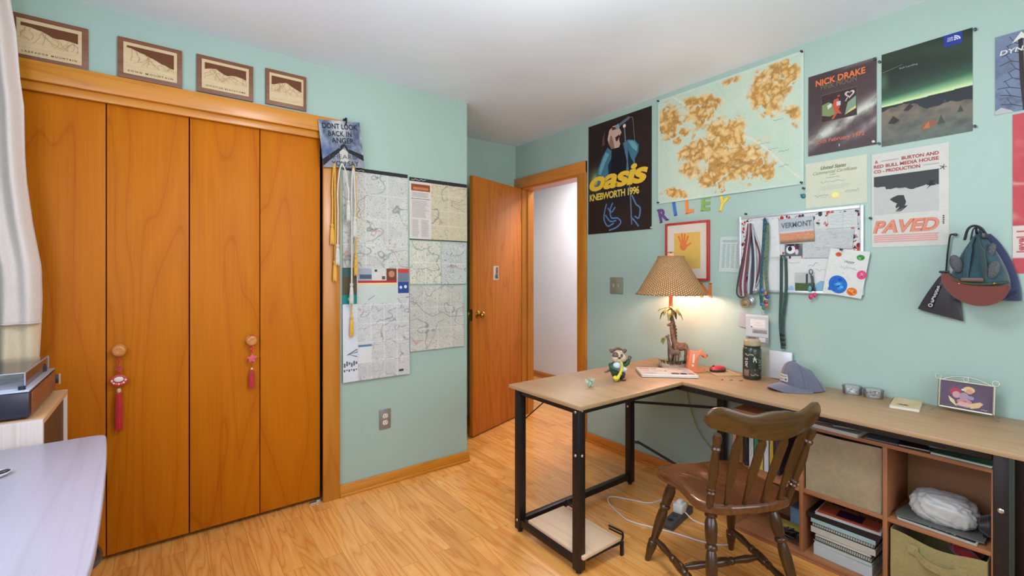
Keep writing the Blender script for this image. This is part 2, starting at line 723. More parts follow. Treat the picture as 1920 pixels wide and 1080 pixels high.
def floor_mat():
    m, nt, b = newmat('oak_strip_floor')
    tc = nt.nodes.new('ShaderNodeTexCoord')
    sp = nt.nodes.new('ShaderNodeSeparateXYZ')
    lk(nt, tc.outputs['Object'], sp.inputs[0])
    cb = nt.nodes.new('ShaderNodeCombineXYZ')
    lk(nt, sp.outputs[1], cb.inputs[0])
    lk(nt, sp.outputs[0], cb.inputs[1])
    br = nt.nodes.new('ShaderNodeTexBrick')
    br.offset = 0.37
    br.offset_frequency = 2
    br.inputs['Scale'].default_value = 1.0
    br.inputs['Brick Width'].default_value = 0.72
    br.inputs['Row Height'].default_value = 0.083
    br.inputs['Mortar Size'].default_value = 0.0009
    br.inputs['Mortar Smooth'].default_value = 0.1
    br.inputs['Bias'].default_value = 0.0
    br.inputs['Color1'].default_value = (0, 0, 0, 1)
    br.inputs['Color2'].default_value = (1, 1, 1, 1)
    br.inputs['Mortar'].default_value = (0.5, 0.5, 0.5, 1)
    lk(nt, cb.outputs[0], br.inputs['Vector'])
    # per-plank offset for the grain
    bw = nt.nodes.new('ShaderNodeRGBToBW')
    lk(nt, br.outputs['Color'], bw.inputs[0])
    sh = nt.nodes.new('ShaderNodeCombineXYZ')
    lk(nt, math_(nt, 'MULTIPLY', bw.outputs[0], 23.0), sh.inputs[0])
    lk(nt, math_(nt, 'MULTIPLY', bw.outputs[0], 61.0), sh.inputs[1])
    va = nt.nodes.new('ShaderNodeVectorMath')
    va.operation = 'ADD'
    lk(nt, tc.outputs['Object'], va.inputs[0])
    lk(nt, sh.outputs[0], va.inputs[1])
    mp = nt.nodes.new('ShaderNodeMapping')
    mp.inputs['Scale'].default_value = (1, 0.11, 1)
    lk(nt, va.outputs[0], mp.inputs[0])
    f = noise(nt, mp.outputs[0], 9, 2, 0.5, 0.4)
    g = math_(nt, 'MULTIPLY', math_(nt, 'PINGPONG', math_(nt, 'MULTIPLY', f, 9.0), 0.5), 2.0)
    mp2 = nt.nodes.new('ShaderNodeMapping')
    mp2.inputs['Scale'].default_value = (1, 0.03, 1)
    lk(nt, va.outputs[0], mp2.inputs[0])
    fb = noise(nt, mp2.outputs[0], 170, 3, 0.7)
    a = ramp(nt, g, [(0.0, (210, 132, 56)), (0.25, (226, 156, 78)), (1.0, (236, 174, 96))])
    c = mixc(nt, 0.25, a, ramp(nt, fb, [(0.3, (196, 118, 48)), (0.7, (238, 176, 98))]))
    tone = ramp(nt, bw.outputs[0], [(0.0, (0.80, 0.76, 0.70, 1)), (0.5, (0.95, 0.93, 0.90, 1)), (1.0, (1.0, 1.0, 1.0, 1))])
    c = mixc(nt, 1.0, c, tone, 'MULTIPLY')
    c = mixc(nt, math_(nt, 'MULTIPLY', br.outputs['Fac'], 0.55), c, lin((110, 66, 28)))
    lk(nt, c, b.inputs['Base Color'])
    b.inputs['Roughness'].default_value = 0.27
    b.inputs['Coat Weight'].default_value = 0.25
    b.inputs['Coat Roughness'].default_value = 0.12
    h = math_(nt, 'SUBTRACT', math_(nt, 'MULTIPLY', fb, 0.1), br.outputs['Fac'])
    bump(nt, b, h, 0.12, 0.0008)
    return m


def structure(o, label, cat):
    return tag(o, label, cat, kind='structure')


structure(G().box((-0.75, -1.35, -0.1), (3.9, 5.4, 0.0)).build('floor', floor_mat(), smooth=0), 'glossy honey oak strip floor running into the hallway', 'floor')
structure(G().box((-0.75, -1.35, HC), (3.9, 5.4, HC + 0.1)).build('ceiling', WHITE, smooth=0), 'smooth off-white ceiling of the bedroom', 'ceiling')
# right wall with the doorway, y 2.574 .. 3.29
g = G()
g.box((XB, -1.2, 0), (XB + 0.12, 2.574, HC))
g.box((XB, 3.29, 0), (XB + 0.12, 5.3, HC))
g.box((XB, 2.574, 2.047), (XB + 0.12, 3.29, HC))
structure(g.build('wall_right', MINT, smooth=0), 'mint green wall covered with posters above the desk', 'wall')
# closet wall: opening x -0.50 .. 0.715, z 0 .. 2.07
g = G()
g.box((-0.7, YA, 0), (-0.56, YA + 0.1, HC))
g.box((-0.56, YA, 2.09), (0.77, YA + 0.1, HC))
g.box((0.77, YA, 0), (1.669, YA + 0.1, HC))
structure(g.build('wall_front', MINT, smooth=0), 'pale blue green wall around the closet doors', 'wall')
structure(G().box((1.569, YA + 0.1, 0), (1.669, 3.383, HC)).build('wall_alcove_side', MINT, smooth=0), 'side wall of the entrance alcove behind the closet wall', 'wall')
structure(G().box((1.569, 3.383, 0), (XB, 3.483, HC)).build('wall_alcove', MINT, smooth=0), 'back wall of the entrance alcove above the open door', 'wall')
g = G()
g.box((-0.72, YA + 0.6, 0), (1.569, YA + 0.7, HC))
g.box((-0.72, YA + 0.1, 0), (-0.62, YA + 0.6, HC))
g.box((0.85, YA + 0.1, 0), (0.95, YA + 0.6, HC))
structure(g.build('wall_closet', DARK, smooth=0), 'inner walls of the closet, coloured near-black to stand for shade', 'wall')
# left wall with a window above the dresser
wy0, wy1, wz0, wz1 = -0.1, 2.05, 0.98, 2.18
g = G()
g.box((-0.72, -1.2, 0), (-0.6, YA, wz0))
g.box((-0.72, -1.2, wz1), (-0.6, YA, HC))
g.box((-0.72, -1.2, wz0), (-0.6, wy0, wz1))
g.box((-0.72, wy1, wz0), (-0.6, YA, wz1))
structure(g.build('wall_left', MINT, smooth=0), 'mint green wall with the curtained window', 'wall')
FRAMEW = mat('window_frame_paint', (235, 235, 232), 0.4)
PANE = clear('window_glass')
wn = thing('window_1', 'window above the dresser behind the curtain', 'window', (-0.66, (wy0 + wy1) / 2, wz0), kind='structure')
g = G()
hw = (wy1 - wy0) / 2
for a, b in (((-0.03, -hw, 0), (0.03, -hw + 0.05, wz1 - wz0)), ((-0.03, hw - 0.05, 0), (0.03, hw, wz1 - wz0)), ((-0.03, -hw, 0), (0.03, hw, 0.05)), ((-0.03, -hw, wz1 - wz0 - 0.05), (0.03, hw, wz1 - wz0)), ((-0.025, -0.03, 0), (0.025, 0.03, wz1 - wz0))):
    g.box(a, b)
g.build('window_frame', FRAMEW, wn, 0)
G().box((-0.004, -hw + 0.02, 0.02), (0.004, hw - 0.02, wz1 - wz0 - 0.02)).build('window_pane', PANE, wn, 0)
# back wall behind the camera; its window is added for fill light
bx0, bx1, bz0, bz1 = 0.0, 2.3, 0.8, 2.25
g = G()
g.box((-0.72, -1.22, 0), (bx0, -1.1, HC))
g.box((bx1, -1.22, 0), (XB, -1.1, HC))
g.box((bx0, -1.22, 0), (bx1, -1.1, bz0))
g.box((bx0, -1.22, bz1), (bx1, -1.1, HC))
structure(g.build('wall_back', MINT, smooth=0), 'mint green wall behind the camera with an added window', 'wall')
wn = thing('fill_window', 'wide unseen window behind the camera, added for fill light', 'window', ((bx0 + bx1) / 2, -1.16, bz0), kind='structure')
g = G()
hw = (bx1 - bx0) / 2
for a, b in (((-hw, -0.03, 0), (-hw + 0.05, 0.03, bz1 - bz0)), ((hw - 0.05, -0.03, 0), (hw, 0.03, bz1 - bz0)), ((-hw, -0.03, 0), (hw, 0.03, 0.05)), ((-hw, -0.03, bz1 - bz0 - 0.05), (hw, 0.03, bz1 - bz0)), ((-0.03, -0.025, 0), (0.03, 0.025, bz1 - bz0))):
    g.box(a, b)
g.build('window_frame', FRAMEW, wn, 0)
G().box((-hw + 0.02, -0.004, 0.02), (hw - 0.02, 0.004, bz1 - bz0 - 0.02)).build('window_pane', PANE, wn, 0)
# hallway
structure(G().box((3.75, 1.4, 0), (3.85, 5.4, HC)).build('wall_hall', HALL, smooth=0), 'pinkish white hallway wall seen through the doorway', 'wall')
g = G()
g.box((XB + 0.12, 5.3, 0), (3.75, 5.4, HC))
g.box((XB + 0.12, 1.3, 0), (3.75, 1.4, HC))
structure(g.build('wall_hall_ends', HALL, smooth=0), 'end walls of the hallway', 'wall')


def base_prof(g, p0, p1, nx, ny, h=0.067, th=0.013, mi=0):
    """a baseboard with its shoe moulding from p0 to p1; (nx, ny) points into the room"""
    for (t, z0, z1) in ((th, 0, h), (0.024, 0, 0.017)):
        lo = (min(p0[0], p1[0], p0[0] + nx * t, p1[0] + nx * t), min(p0[1], p1[1], p0[1] + ny * t, p1[1] + ny * t), z0)
        hi = (max(p0[0], p1[0], p0[0] + nx * t, p1[0] + nx * t), max(p0[1], p1[1], p0[1] + ny * t, p1[1] + ny * t), z1)
        g.box(lo, hi, mi, 0.004)


g = G()
base_prof(g, (0.812, YA), (1.669 + 0.013, YA), 0, -1)
base_prof(g, (1.669, YA), (1.669, 3.383), 1, 0)
base_prof(g, (1.669, 3.383), (XB, 3.383), 0, -1)
structure(g.build('baseboard_front', TRIMX), 'low oak baseboard under the maps beside the closet', 'baseboard')
g = G()
base_prof(g, (XB, -1.1), (XB, 2.482), -1, 0)
structure(g.build('baseboard_right', TRIMY), 'low oak baseboard under the desk along the right wall', 'baseboard')
g = G()
base_prof(g, (3.75, 1.4), (3.75, 5.3), -1, 0)
structure(g.build('baseboard_hall', TRIMY), 'oak baseboard of the hallway wall', 'baseboard')

# door casing of the doorway in the right wall
g = G()
g.box((XB - 0.02, 2.482, 0), (XB, 2.574, 2.15), 1, 0.004)
g.box((XB - 0.02, 3.29, 0), (XB, 3.383, 2.15), 1, 0.004)
g.box((XB - 0.0202, 2.482, 2.055), (XB, 3.383, 2.15), 0, 0.004)
g.box((XB - 0.004, 2.565, 0), (XB + 0.13, 2.583, 2.055), 1)
g.box((XB - 0.004, 3.282, 0), (XB + 0.13, 3.30, 2.055), 1)
g.box((XB - 0.004, 2.565, 2.04), (XB + 0.13, 3.30, 2.056), 0)
g.box((XB + 0.055, 2.583, 0), (XB + 0.075, 2.595, 2.045), 1)
g.box((XB + 0.055, 3.27, 0), (XB + 0.075, 3.282, 2.045), 1)
structure(g.build('trim_1', [TRIMY, TRIM]), 'oak door casing around the hallway doorway', 'trim')
# closet casing
g = G()
g.box((0.719, YA - 0.02, 0), (0.812, YA, 2.075), 1, 0.004)
g.box((-0.595, YA - 0.02, 0), (-0.503, YA, 2.075), 1, 0.004)
g.box((-0.597, YA - 0.028, 2.072), (0.826, YA, 2.155), 0, 0.004)
g.box((-0.503, YA - 0.006, 2.036), (0.719, YA + 0.016, 2.073), 0, 0.003)
structure(g.build('trim_2', [TRIMX, TRIM]), 'oak header and side casing around the closet doors', 'trim')
# bifold closet doors
KNOB = wood('turned_wood_knob', (150, 84, 30), (182, 110, 46), (200, 128, 60), 'Y', rings=5, width=30, stretch=1, rough=0.35)


def bifold(name, x0, label, knob_x):
    t = thing(name, label, 'closet door', (x0, YA + 0.022, 0.022), kind='structure')
    for k in range(2):
        a = k * 0.3035 + 0.002
        G().box((a, 0, 0), (a + 0.2995, 0.032, 2.03), bev=0.0015).build('panel', CLOSET, t, 30)
    g = G()
    M = Matrix.Translation((knob_x - x0, 0, 0.935 - 0.022)) @ Matrix.Rotation(PI / 2, 4, 'X')
    g.lathe([(0.024, 0), (0.026, 0.004), (0.012, 0.008), (0.010, 0.016), (0.02, 0.022), (0.0265, 0.028), (0.0265, 0.033), (0.022, 0.038), (0.015, 0.0395), (0.006, 0.0375), (0.0, 0.0375)], 28, 0, M, False)
    g.build('knob', KNOB, t, 50)
    return t


bifold('door_1', -0.50, 'left pair of orange wood bifold closet doors', -0.152)
bifold('door_2', 0.108, 'right pair of orange wood bifold closet doors', 0.371)
# the strip that shuts the top and floor pivot bracket
tag(G().box((0.655, YA + 0.0, 0), (0.716, YA + 0.02, 0.006), bev=0.001).box((0.69, YA + 0.004, 0.006), (0.712, YA + 0.018, 0.014), bev=0.001).build('pivot_bracket', mat('zinc', (190, 190, 188), 0.35, 0.9)), 'small zinc floor pivot bracket under the right closet door', 'bracket')

# the open room door, hinged at the far jamb
dx, dy = (1.931 - 2.598), (3.047 - 3.283)
ang = math.atan2(dy, dx)
t = thing('door_3', 'plain orange wood bedroom door standing open into the room', 'door', (2.598, 3.283, 0.012), (0, 0, ang), kind='structure')
G().box((0.004, -0.035, 0), (0.708, 0, 2.035), bev=0.0015).build('door_leaf', DOORW, t, 30)
g = G()
for sgn in (1, -1):
    M = Matrix.Translation((0.648, 0 if sgn > 0 else -0.035, 0.945)) @ Matrix.Rotation(-PI / 2 * sgn, 4, 'X')
    g.lathe([(0.032, 0), (0.032, 0.004), (0.026, 0.008), (0.011, 0.012), (0.010, 0.03), (0.018, 0.036), (0.026, 0.045), (0.027, 0.054), (0.022, 0.062), (0.012, 0.066), (0.0, 0.067)], 24, 0, M, False)
g.build('door_handle', BRASS, t, 50)
G().box((0.7078, -0.03, 0.9), (0.7095, -0.005, 0.99), bev=0.0004).build('latch_plate', BRASS, t, 0)
for z in (0.2, 1.0, 1.8):
    G().tube([(0.0, 0.004, z - 0.045), (0.0, 0.004, z + 0.045)], 0.006, 8).build('hinge', BRASS, t)

# ------------------------------------------------------------------ things on the closet wall
PLY = (222, 196, 152)


def ski_plaque(x0, z0, wd, ht, ridge, title, label, seed):
    t = thing('wall_plaque', label, 'plaque', onA(x0, z0, 0.001), (0, 0, 0), 'wooden ski mountain plaques over the closet')
    wal = wood('walnut_plaque', (84, 50, 30), (112, 70, 44), (126, 82, 52), 'X', rings=6, width=14, stretch=0.1, rough=0.5)
    G().box((0, -0.012, 0), (wd, 0, ht), bev=0.0015).build('backing_board', wal, t, 30)

    def fn(U, V):
        c = lerp((214, 186, 140), (232, 208, 166), fbm(U * 3, V * 40, 3, seed))
        return c
    iw, ih = wd * 0.83, ht * 0.78
    a = Art(iw, ih, fn, 60, 44, 0.004)
    # the dark sky cut-out above the ridge
    n = len(ridge)
    top = 0.90
    us = [0.06 + 0.88 * i / (n - 1) for i in range(n)]
    for i in range(n - 1):
        a.poly([(us[i], ridge[i]), (us[i + 1], ridge[i + 1]), (us[i + 1], top), (us[i], top)], (112, 66, 36))
    r = random.Random(seed)
    for k in range(16):
        i = r.randrange(1, n - 1)
        u, v = us[i], ridge[i] - 0.02
        pts = [(u, v)]
        d = r.uniform(-0.035, 0.035)
        for q in range(9):
            d = 0.8 * d + r.uniform(-0.03, 0.03)
            u = min(0.94, max(0.06, u + d))
            v -= r.uniform(0.02, 0.055)
            if v < 0.3:
                break
            pts.append((u, v))
        if len(pts) > 2:
            pts = [(p.x, p.y) for p in spline([(p[0], p[1], 0) for p in pts], 4)]
            a.line(pts, 0.0016, (178, 146, 100))
    if title:
        a.text(title, 0.08, 0.07, 0.84, 0.055, (96, 66, 40), 3, 0.01, 0, 1.5)
    else:
        for q in range(11):
            a.scribble(0.1 + 0.075 * q, 0.075, 0.03, 0.045, (150, 118, 78), 2, 3, 0.0012, seed=q)
    a.build('engraved_face', None, None, ((wd - iw) / 2, -0.012, (ht - ih) / 2), parent=t)
    return t


ski_plaque(-0.487, 2.152, 0.234, 0.186, [.80, .80, .79, .76, .74, .69, .63, .62, .64, .63, .62, .60], 'LABRADOR MOUNTAIN', 'leftmost and lowest-ridged wooden ski mountain plaque, half above the curtain', 3)
ski_plaque(-0.156, 2.16, 0.234, 0.18, [.83, .82, .78, .74, .72, .66, .63, .58, .52, .50, .44, .42], 'SONG MOUNTAIN', 'wooden ski plaque whose ridge slopes steadily down to the right', 5)
ski_plaque(0.135, 2.165, 0.241, 0.18, [.66, .70, .72, .74, .66, .60, .58, .62, .63, .62, .60, .55], 'WHISTLER BLACKCOMB', 'wooden ski plaque with a double-peaked ridge, third from the window', 8)
ski_plaque(0.433, 2.17, 0.2, 0.187, [.58, .60, .64, .68, .70, .74, .72, .66, .62, .58, .54, .50], None, 'wooden ski plaque with a single rounded peak, nearest the corner of the closet header', 12)


# paper maps
def paper_map(w, h, base, seed, dens=26, ink=(120, 120, 112), tint=None, green=False, folds=(3, 4), nx=None, ny=None, k=1.0):
    nx = nx or int(w * 620)
    ny = ny or int(h * 620)

    def fn(U, V):
        X, Y = U * w * 9 * k, V * h * 9 * k
        f = fbm(X, Y, 4, seed)
        c = lerp(base, np.array(base) - 10, fbm(X * 3, Y * 3, 2, seed + 5))
        if tint is not None:
            c = lerp(c, tint, 0.55 * (fbm(X * 0.5, Y * 0.5, 2, seed + 9) > 0.52))
        if green:
            c = lerp(c, (214, 222, 168), 0.8 * np.clip((fbm(X * 0.6, Y * 0.6, 2, seed + 3) - 0.5) * 8, 0, 1))
        g = np.abs(np.modf(f * dens)[0] - 0.5)
        c = lerp(c, ink, np.clip((g - 0.36) * 8, 0, 1) * 0.5)
        r = np.abs(fbm(X * 0.7, Y * 0.7, 3, seed + 21) - 0.5)
        c = lerp(c, (96, 110, 112), np.clip(1 - r * 70, 0, 1) * 0.6)
        r2 = np.abs(fbm(X * 0.55 + 40, Y * 0.55, 3, seed + 31) - 0.5)
        c = lerp(c, (176, 120, 110), np.clip(1 - r2 * 90, 0, 1) * 0.45)
        d = vn(X * 14, Y * 26, seed + 2)
        c = lerp(c, ink, np.clip((d - 0.82) * 7, 0, 1) * 0.75)
        for i in range(1, folds[0]):
            c = lerp(c, np.array(base) + 12, np.exp(-((U - i / folds[0]) * w / 0.0025) ** 2) * 0.8)
        for i in range(1, folds[1]):
            c = lerp(c, np.array(base) + 12, np.exp(-((V - i / folds[1]) * h / 0.0025) ** 2) * 0.8)
        return c
    return Art(w, h, fn, nx, ny)


def hang(off=0.0, tilt=0.0):
    """the sheet hangs from its top pins, its lower edge a little off the wall"""
    def wp(P, s):
        P = P.copy()
        P[:, 1] -= off + tilt * (1 - P[:, 2] / s.h)
        return P
    return wp


MG = 'paper trail maps beside the closet'
a = paper_map(0.40, 0.60, (218, 218, 210), 1, 30, tint=(226, 228, 214))
a.rect(0, 0.962, 1, 1, (44, 44, 42), 1)
a.scribble(0.03, 0.972, 0.28, 0.018, (225, 225, 220), 2, 30, 0.0022, seed=2)
a.line([(0.1, 0.62), (0.13, 0.5), (0.11, 0.38), (0.16, 0.3), (0.12, 0.2), (0.1, 0.06)], 0.003, (120, 170, 150), 1)
a.line([(0.1, 0.05), (0.55, 0.05), (0.99, 0.035)], 0.0012, (150, 165, 160), 1)
a.scribble(0.06, 0.86, 0.2, 0.05, (190, 190, 184), 1, 20, seed=3)
a.scribble(0.48, 0.235, 0.15, 0.018, (120, 120, 118), 2, 12, 0.0014, seed=5)
a.build('trail_map', 'tall white trail map with a black top band, beside the honor cords', 'map', onA(0.832, 1.302, 0.001), (0, 0.0, 0), MG, warp=hang(0.0005, 0.004))
a = paper_map(0.424, 0.395, (222, 206, 176), 2, 26, ink=(150, 140, 120), tint=(216, 210, 176))
a.rect(0, 0.94, 1, 1, (48, 46, 42), 1)
a.rect(0, 0, 1, 0.014, (58, 52, 46), 1)
a.scribble(0.03, 0.958, 0.24, 0.024, (225, 225, 220), 2, 24, 0.0022, seed=4)
a.rect(0.0, 0.014, 0.36, 0.94, (224, 216, 206), 1)
a.rect(0.03, 0.79, 0.34, 0.90, (150, 76, 44), 2)
a.rect(0.06, 0.81, 0.31, 0.85, (206, 130, 80), 3)
a.rect(0.03, 0.66, 0.34, 0.668, (90, 86, 80), 2)
a.lines(0.04, 0.69, 0.28, 0.08, 5, (180, 172, 164), 2, seed=4)
a.lines(0.04, 0.36, 0.28, 0.28, 16, (186, 178, 170), 2, seed=5)
a.lines(0.04, 0.05, 0.12, 0.28, 16, (186, 178, 170), 2, seed=6)
a.lines(0.19, 0.05, 0.13, 0.28, 16, (186, 178, 170), 2, seed=7)
a.build('trail_map', 'tan map with a black top band and a small orange picture, beside the door', 'map', onA(1.243, 1.496, 0.001), (0, 0.0, 0), MG, warp=hang(0.0005, 0.004))
a = paper_map(0.223, 0.275, (226, 226, 206), 3, 20, green=True, folds=(2, 2))
a.build('trail_map', 'small pale map with green patches, under the tan map', 'map', onA(1.243, 1.214, 0.003), (0, 0, 0), MG, warp=hang(0.0005, 0.004))
a = paper_map(0.192, 0.277, (216, 220, 212), 4, 26, ink=(96, 100, 98), folds=(1, 2))
a.rect(0, 0, 1, 0.012, (120, 122, 118), 1)
for q in range(5):
    a.scribble(0.1 + 0.1 * q, 0.15 + 0.13 * q, 0.32, 0.05, (90, 96, 96), 2, 12, seed=q)
a.build('trail_map', 'small grey map with dark squiggles, at the wall corner under the tan map', 'map', onA(1.469, 1.208, 0.001), (0, 0, 0), MG, warp=hang(0.0005, 0.004))
a = paper_map(0.394, 0.41, (210, 210, 198), 5, 28, ink=(130, 128, 118), tint=(222, 218, 204), folds=(4, 3))
a.line([(0.0, 0.78), (0.12, 0.74), (0.25, 0.6), (0.4, 0.52), (0.6, 0.58), (0.72, 0.5), (1, 0.5)], 0.0025, (104, 108, 104), 1)
a.line([(0.3, 0.02), (0.42, 0.2), (0.5, 0.42), (0.62, 0.46)], 0.0025, (124, 128, 120), 1)
a.scribble(0.05, 0.7, 0.16, 0.09, (84, 88, 86), 2, 14, seed=8)
a.scribble(0.62, 0.88, 0.16, 0.04, (84, 88, 86), 2, 10, seed=9)
a.scribble(0.62, 0.16, 0.2, 0.05, (84, 88, 86), 2, 12, seed=10)


a.build('trail_map', 'creased grey green map hanging lowest beside the room door', 'map', onA(1.243, 0.79, 0.001), (0, 0, 0), MG, warp=hang(0.0005, 0.012))
# the large resort map that hangs in front
a = paper_map(0.41, 0.66, (222, 222, 220), 6, 40, ink=(124, 124, 118), folds=(5, 6), k=1.5)
a.rect(0.0, 0.0, 0.205, 1.0, (222, 226, 232), 1)
a.rect(0.0, 0.68, 0.2, 1.0, (70, 100, 92), 2)
a.rect(0.0, 0.76, 0.2, 0.92, (96, 84, 62), 3)
a.rect(0.0, 0.68, 0.2, 0.76, (22, 140, 136), 3)
a.disc(0.1, 0.725, 0.012, (180, 220, 140), 4)
a.rect(0.215, 0.885, 0.415, 0.995, (168, 178, 190), 2)
a.rect(0.24, 0.90, 0.415, 0.94, (84, 98, 116), 3)
a.rect(0.42, 0.885, 0.63, 0.995, (218, 216, 206), 2)
a.rect(0.46, 0.965, 0.5, 0.985, (60, 60, 60), 3)
a.rect(0.57, 0.895, 0.62, 0.925, (104, 84, 70), 3)
a.rect(0.64, 0.885, 0.80, 0.995, (120, 66, 44), 2)
a.disc(0.72, 0.945, 0.02, (196, 140, 110), 3)
a.rect(0.215, 0.865, 0.80, 0.885, (188, 46, 60), 2)
a.rect(0.215, 0.845, 0.80, 0.865, (240, 214, 150), 2)
a.rect(0.82, 0.955, 0.995, 0.995, (206, 70, 56), 2)
a.rect(0.82, 0.87, 0.995, 0.955, (120, 130, 148), 2)
a.rect(0.82, 0.765, 0.995, 0.87, (46, 74, 140), 2)
a.disc(0.865, 0.82, 0.009, (220, 228, 240), 3)
a.disc(0.94, 0.825, 0.01, (220, 228, 240), 3)
a.rect(0.215, 0.68, 0.80, 0.845, (206, 216, 206), 1)
a.line([(0.36, 0.71), (0.42, 0.735), (0.46, 0.75)], 0.006, (140, 174, 180), 2)
a.rect(0.215, 0.15, 0.41, 0.32, (224, 226, 224), 1)
a.rect(0.215, 0.295, 0.41, 0.315, (96, 132, 160), 2)
a.line([(0.06, 0.235), (0.2, 0.28), (0.2, 0.255), (0.08, 0.24), (0.2, 0.215)], 0.006, (96, 104, 120), 2)
for q in range(6):
    a.rect(0.01 + 0.033 * q, 0.13 + 0.01 * (q % 3), 0.035 + 0.033 * q, 0.165 + 0.008 * ((q * 2) % 3), (112, 112, 116), 2)
    a.rect(0.01 + 0.033 * q, 0.09 + 0.01 * (q % 2), 0.03 + 0.033 * q, 0.11, (84, 84, 88), 2)
for q in range(4):
    a.lines(0.225 + 0.14 * q, 0.03, 0.12, 0.1, 12, (200, 200, 202), 1, seed=q + 30)
a.rect(0.825, 0.035, 0.90, 0.055, (70, 64, 60), 2)


a.build('resort_map', 'large white resort map with photo strips and a red band, hanging lowest beside the closet', 'map', onA(0.828, 0.655, 0.001), (0, 0.0, 0), None, warp=hang(0.007, 0.012))

# duplex outlet
t = thing('wall_outlet', 'grey metal duplex outlet low on the wall beside the closet', 'outlet', onA(1.084, 0.396, 0.001))
GM = mat('brushed_outlet_plate', (132, 124, 116), 0.45, 0.35)
G().box((-0.036, -0.006, -0.06), (0.036, 0, 0.06), bev=0.003).build('cover_plate', GM, t)
for z in (0.02, -0.02):
    g = G()
    poly = [(0.0165 * math.cos(a), max(-0.0135, min(0.0135, 0.0175 * math.sin(a)))) for a in [2 * PI * k / 24 for k in range(24)]]
    M = Matrix.Translation((0, -0.006, z)) @ Matrix.Rotation(PI / 2, 4, 'X')
    g.prism(poly, 0, 0.0022, 0, M)
    for sx in (-0.006, 0.006):
        g.box((sx - 0.0011, -0.0088, z - 0.001), (sx + 0.0011, -0.0080, z + 0.007), 1)
    g.ell((0, -0.0082, z - 0.007), (0.0022, 0.0006, 0.0025), 1, 8)
    g.build('socket', [mat('ivory_plastic', (222, 216, 200), 0.4), mat('slot_black', (20, 20, 20), 0.6)], t)

# song-lyric sign on the corner of the closet casing
SIGN = (0.712, 1.872)


def fn(U, V):
    n = fbm(U * 9, V * 7, 4, 3)
    c = lerp((70, 82, 108), (176, 184, 196), n * 1.5 - 0.25)
    c = lerp(c, (205, 208, 204), np.clip(1 - np.abs(U - 0.5) * 3.2, 0, 1) * np.clip((V - 0.45) * 3, 0, 1))
    c = lerp(c, (60, 84, 140), 0.7 * np.clip(1 - np.hypot((U - 0.14) * 5, (V - 0.33) * 5), 0, 1))
    c = lerp(c, (150, 150, 156), np.clip((0.34 - V - np.abs(U - 0.5) * 0.25) * 9, 0, 1) * (0.5 + 0.5 * vn(U * 40, V * 50, 3)))
    return c


a = Art(0.232, 0.262, fn, 110, 120, 0.004)
K = (32, 32, 36)
a.text('DONT LOOK', 0.08, 0.82, 0.84, 0.115, K, 3, 0.025)
a.text('BACK IN', 0.2, 0.665, 0.56, 0.115, K, 3, 0.02, space=1.1)
a.text('ANGER', 0.26, 0.52, 0.54, 0.115, K, 3, 0.015)
a.text('I HEARD', 0.16, 0.185, 0.68, 0.09, (70, 70, 74), 3, 0.0)
a.text('YOU SAY', 0.2, 0.03, 0.66, 0.11, (48, 48, 52), 3, 0.01)
a.poly([(0.0, 0.03), (0.0, 0.17), (0.42, 0.42), (0.46, 0.36)], (34, 34, 40), 1)
a.poly([(1.0, 0.15), (1.0, 0.28), (0.66, 0.40), (0.62, 0.33)], (34, 34, 40), 1)
a.poly([(0.42, 0.34), (0.46, 0.47), (0.55, 0.52), (0.62, 0.44), (0.66, 0.33), (0.6, 0.36), (0.55, 0.46), (0.48, 0.38)], (40, 40, 40), 2)
a.poly([(0.42, 0.12), (0.42, 0.34), (0.5, 0.40), (0.62, 0.34), (0.62, 0.12)], (206, 204, 190), 1)
a.build('hanging_sign', 'grey blue square sign reading DONT LOOK BACK IN ANGER', 'sign', onA(0.716, 1.872, 0.034), (0, math.radians(-6.5), 0))
t = G()
t.tube([(0, 0, 0.03), (0, -0.012, 0.036), (0, -0.03, 0.03), (0, -0.032, 0.012), (0, -0.02, 0.0)], 0.004, 8)
t.box((-0.012, -0.004, -0.03), (0.012, 0, 0.035), bev=0.002)
place(tag(t.build('coat_hook', mat('black_rubber', (22, 24, 24), 0.5)), 'black hook stuck to the closet casing behind the sign', 'hook'), onA(0.835, 2.13, 0.03))

# graduation honor cords over the hook
GOLD = mat('gold_cord', (226, 172, 44), 0.65, sheen=0.3, scale=200, var=0.2, cscale=(1, 1, 0.3))
SILV = mat('silver_cord', (206, 204, 192), 0.6, sheen=0.3, scale=200, var=0.15, cscale=(1, 1, 0.3))
HG = 'honor cords on the closet casing'


def honor_cord(x0, x1, zt, za, zb, m, label, d=0.036, pinch=None):
    """two strands over the hook, each ending in a knot and a tassel"""
    t = thing('honor_cord', label, 'honor cord', onA(x0, zt, d), (0, 0, 0), HG)
    w = x1 - x0
    mid = pinch if pinch is not None else w / 2
    for k, (x, z) in enumerate(((0.0, za), (w, zb))):
        h = zt - z
        dy = -0.004 * k
        pts = [(mid, dy - 0.006, 0.0), (mid + (x - mid) * 0.6, dy - 0.004, -0.05), (x, dy, -0.16), (x + 0.002, dy, -h * 0.6), (x, dy, -h)]
        G().tube(spline(pts, 6), 0.0042, 8).build('strand', m, t, 60)
        g = G(Matrix.Translation((x, dy, -h)))
        g.lathe([(0.003, 0.006), (0.0085, 0.004), (0.0095, -0.004), (0.0085, -0.010), (0.0055, -0.014), (0.008, -0.02), (0.0095, -0.04), (0.0105, -0.095), (0.009, -0.104), (0.0, -0.104)], 14, 0, None, False)
        for q in range(14):
            an = 2 * PI * q / 14
            g.tube([(0.007 * math.cos(an), 0.007 * math.sin(an), -0.018), (0.0098 * math.cos(an), 0.0098 * math.sin(an), -0.06), (0.0102 * math.cos(an), 0.0102 * math.sin(an), -0.107 - 0.003 * (q % 3))], 0.0017, 5)
        g.build('tassel', m, t, 60)
    return t


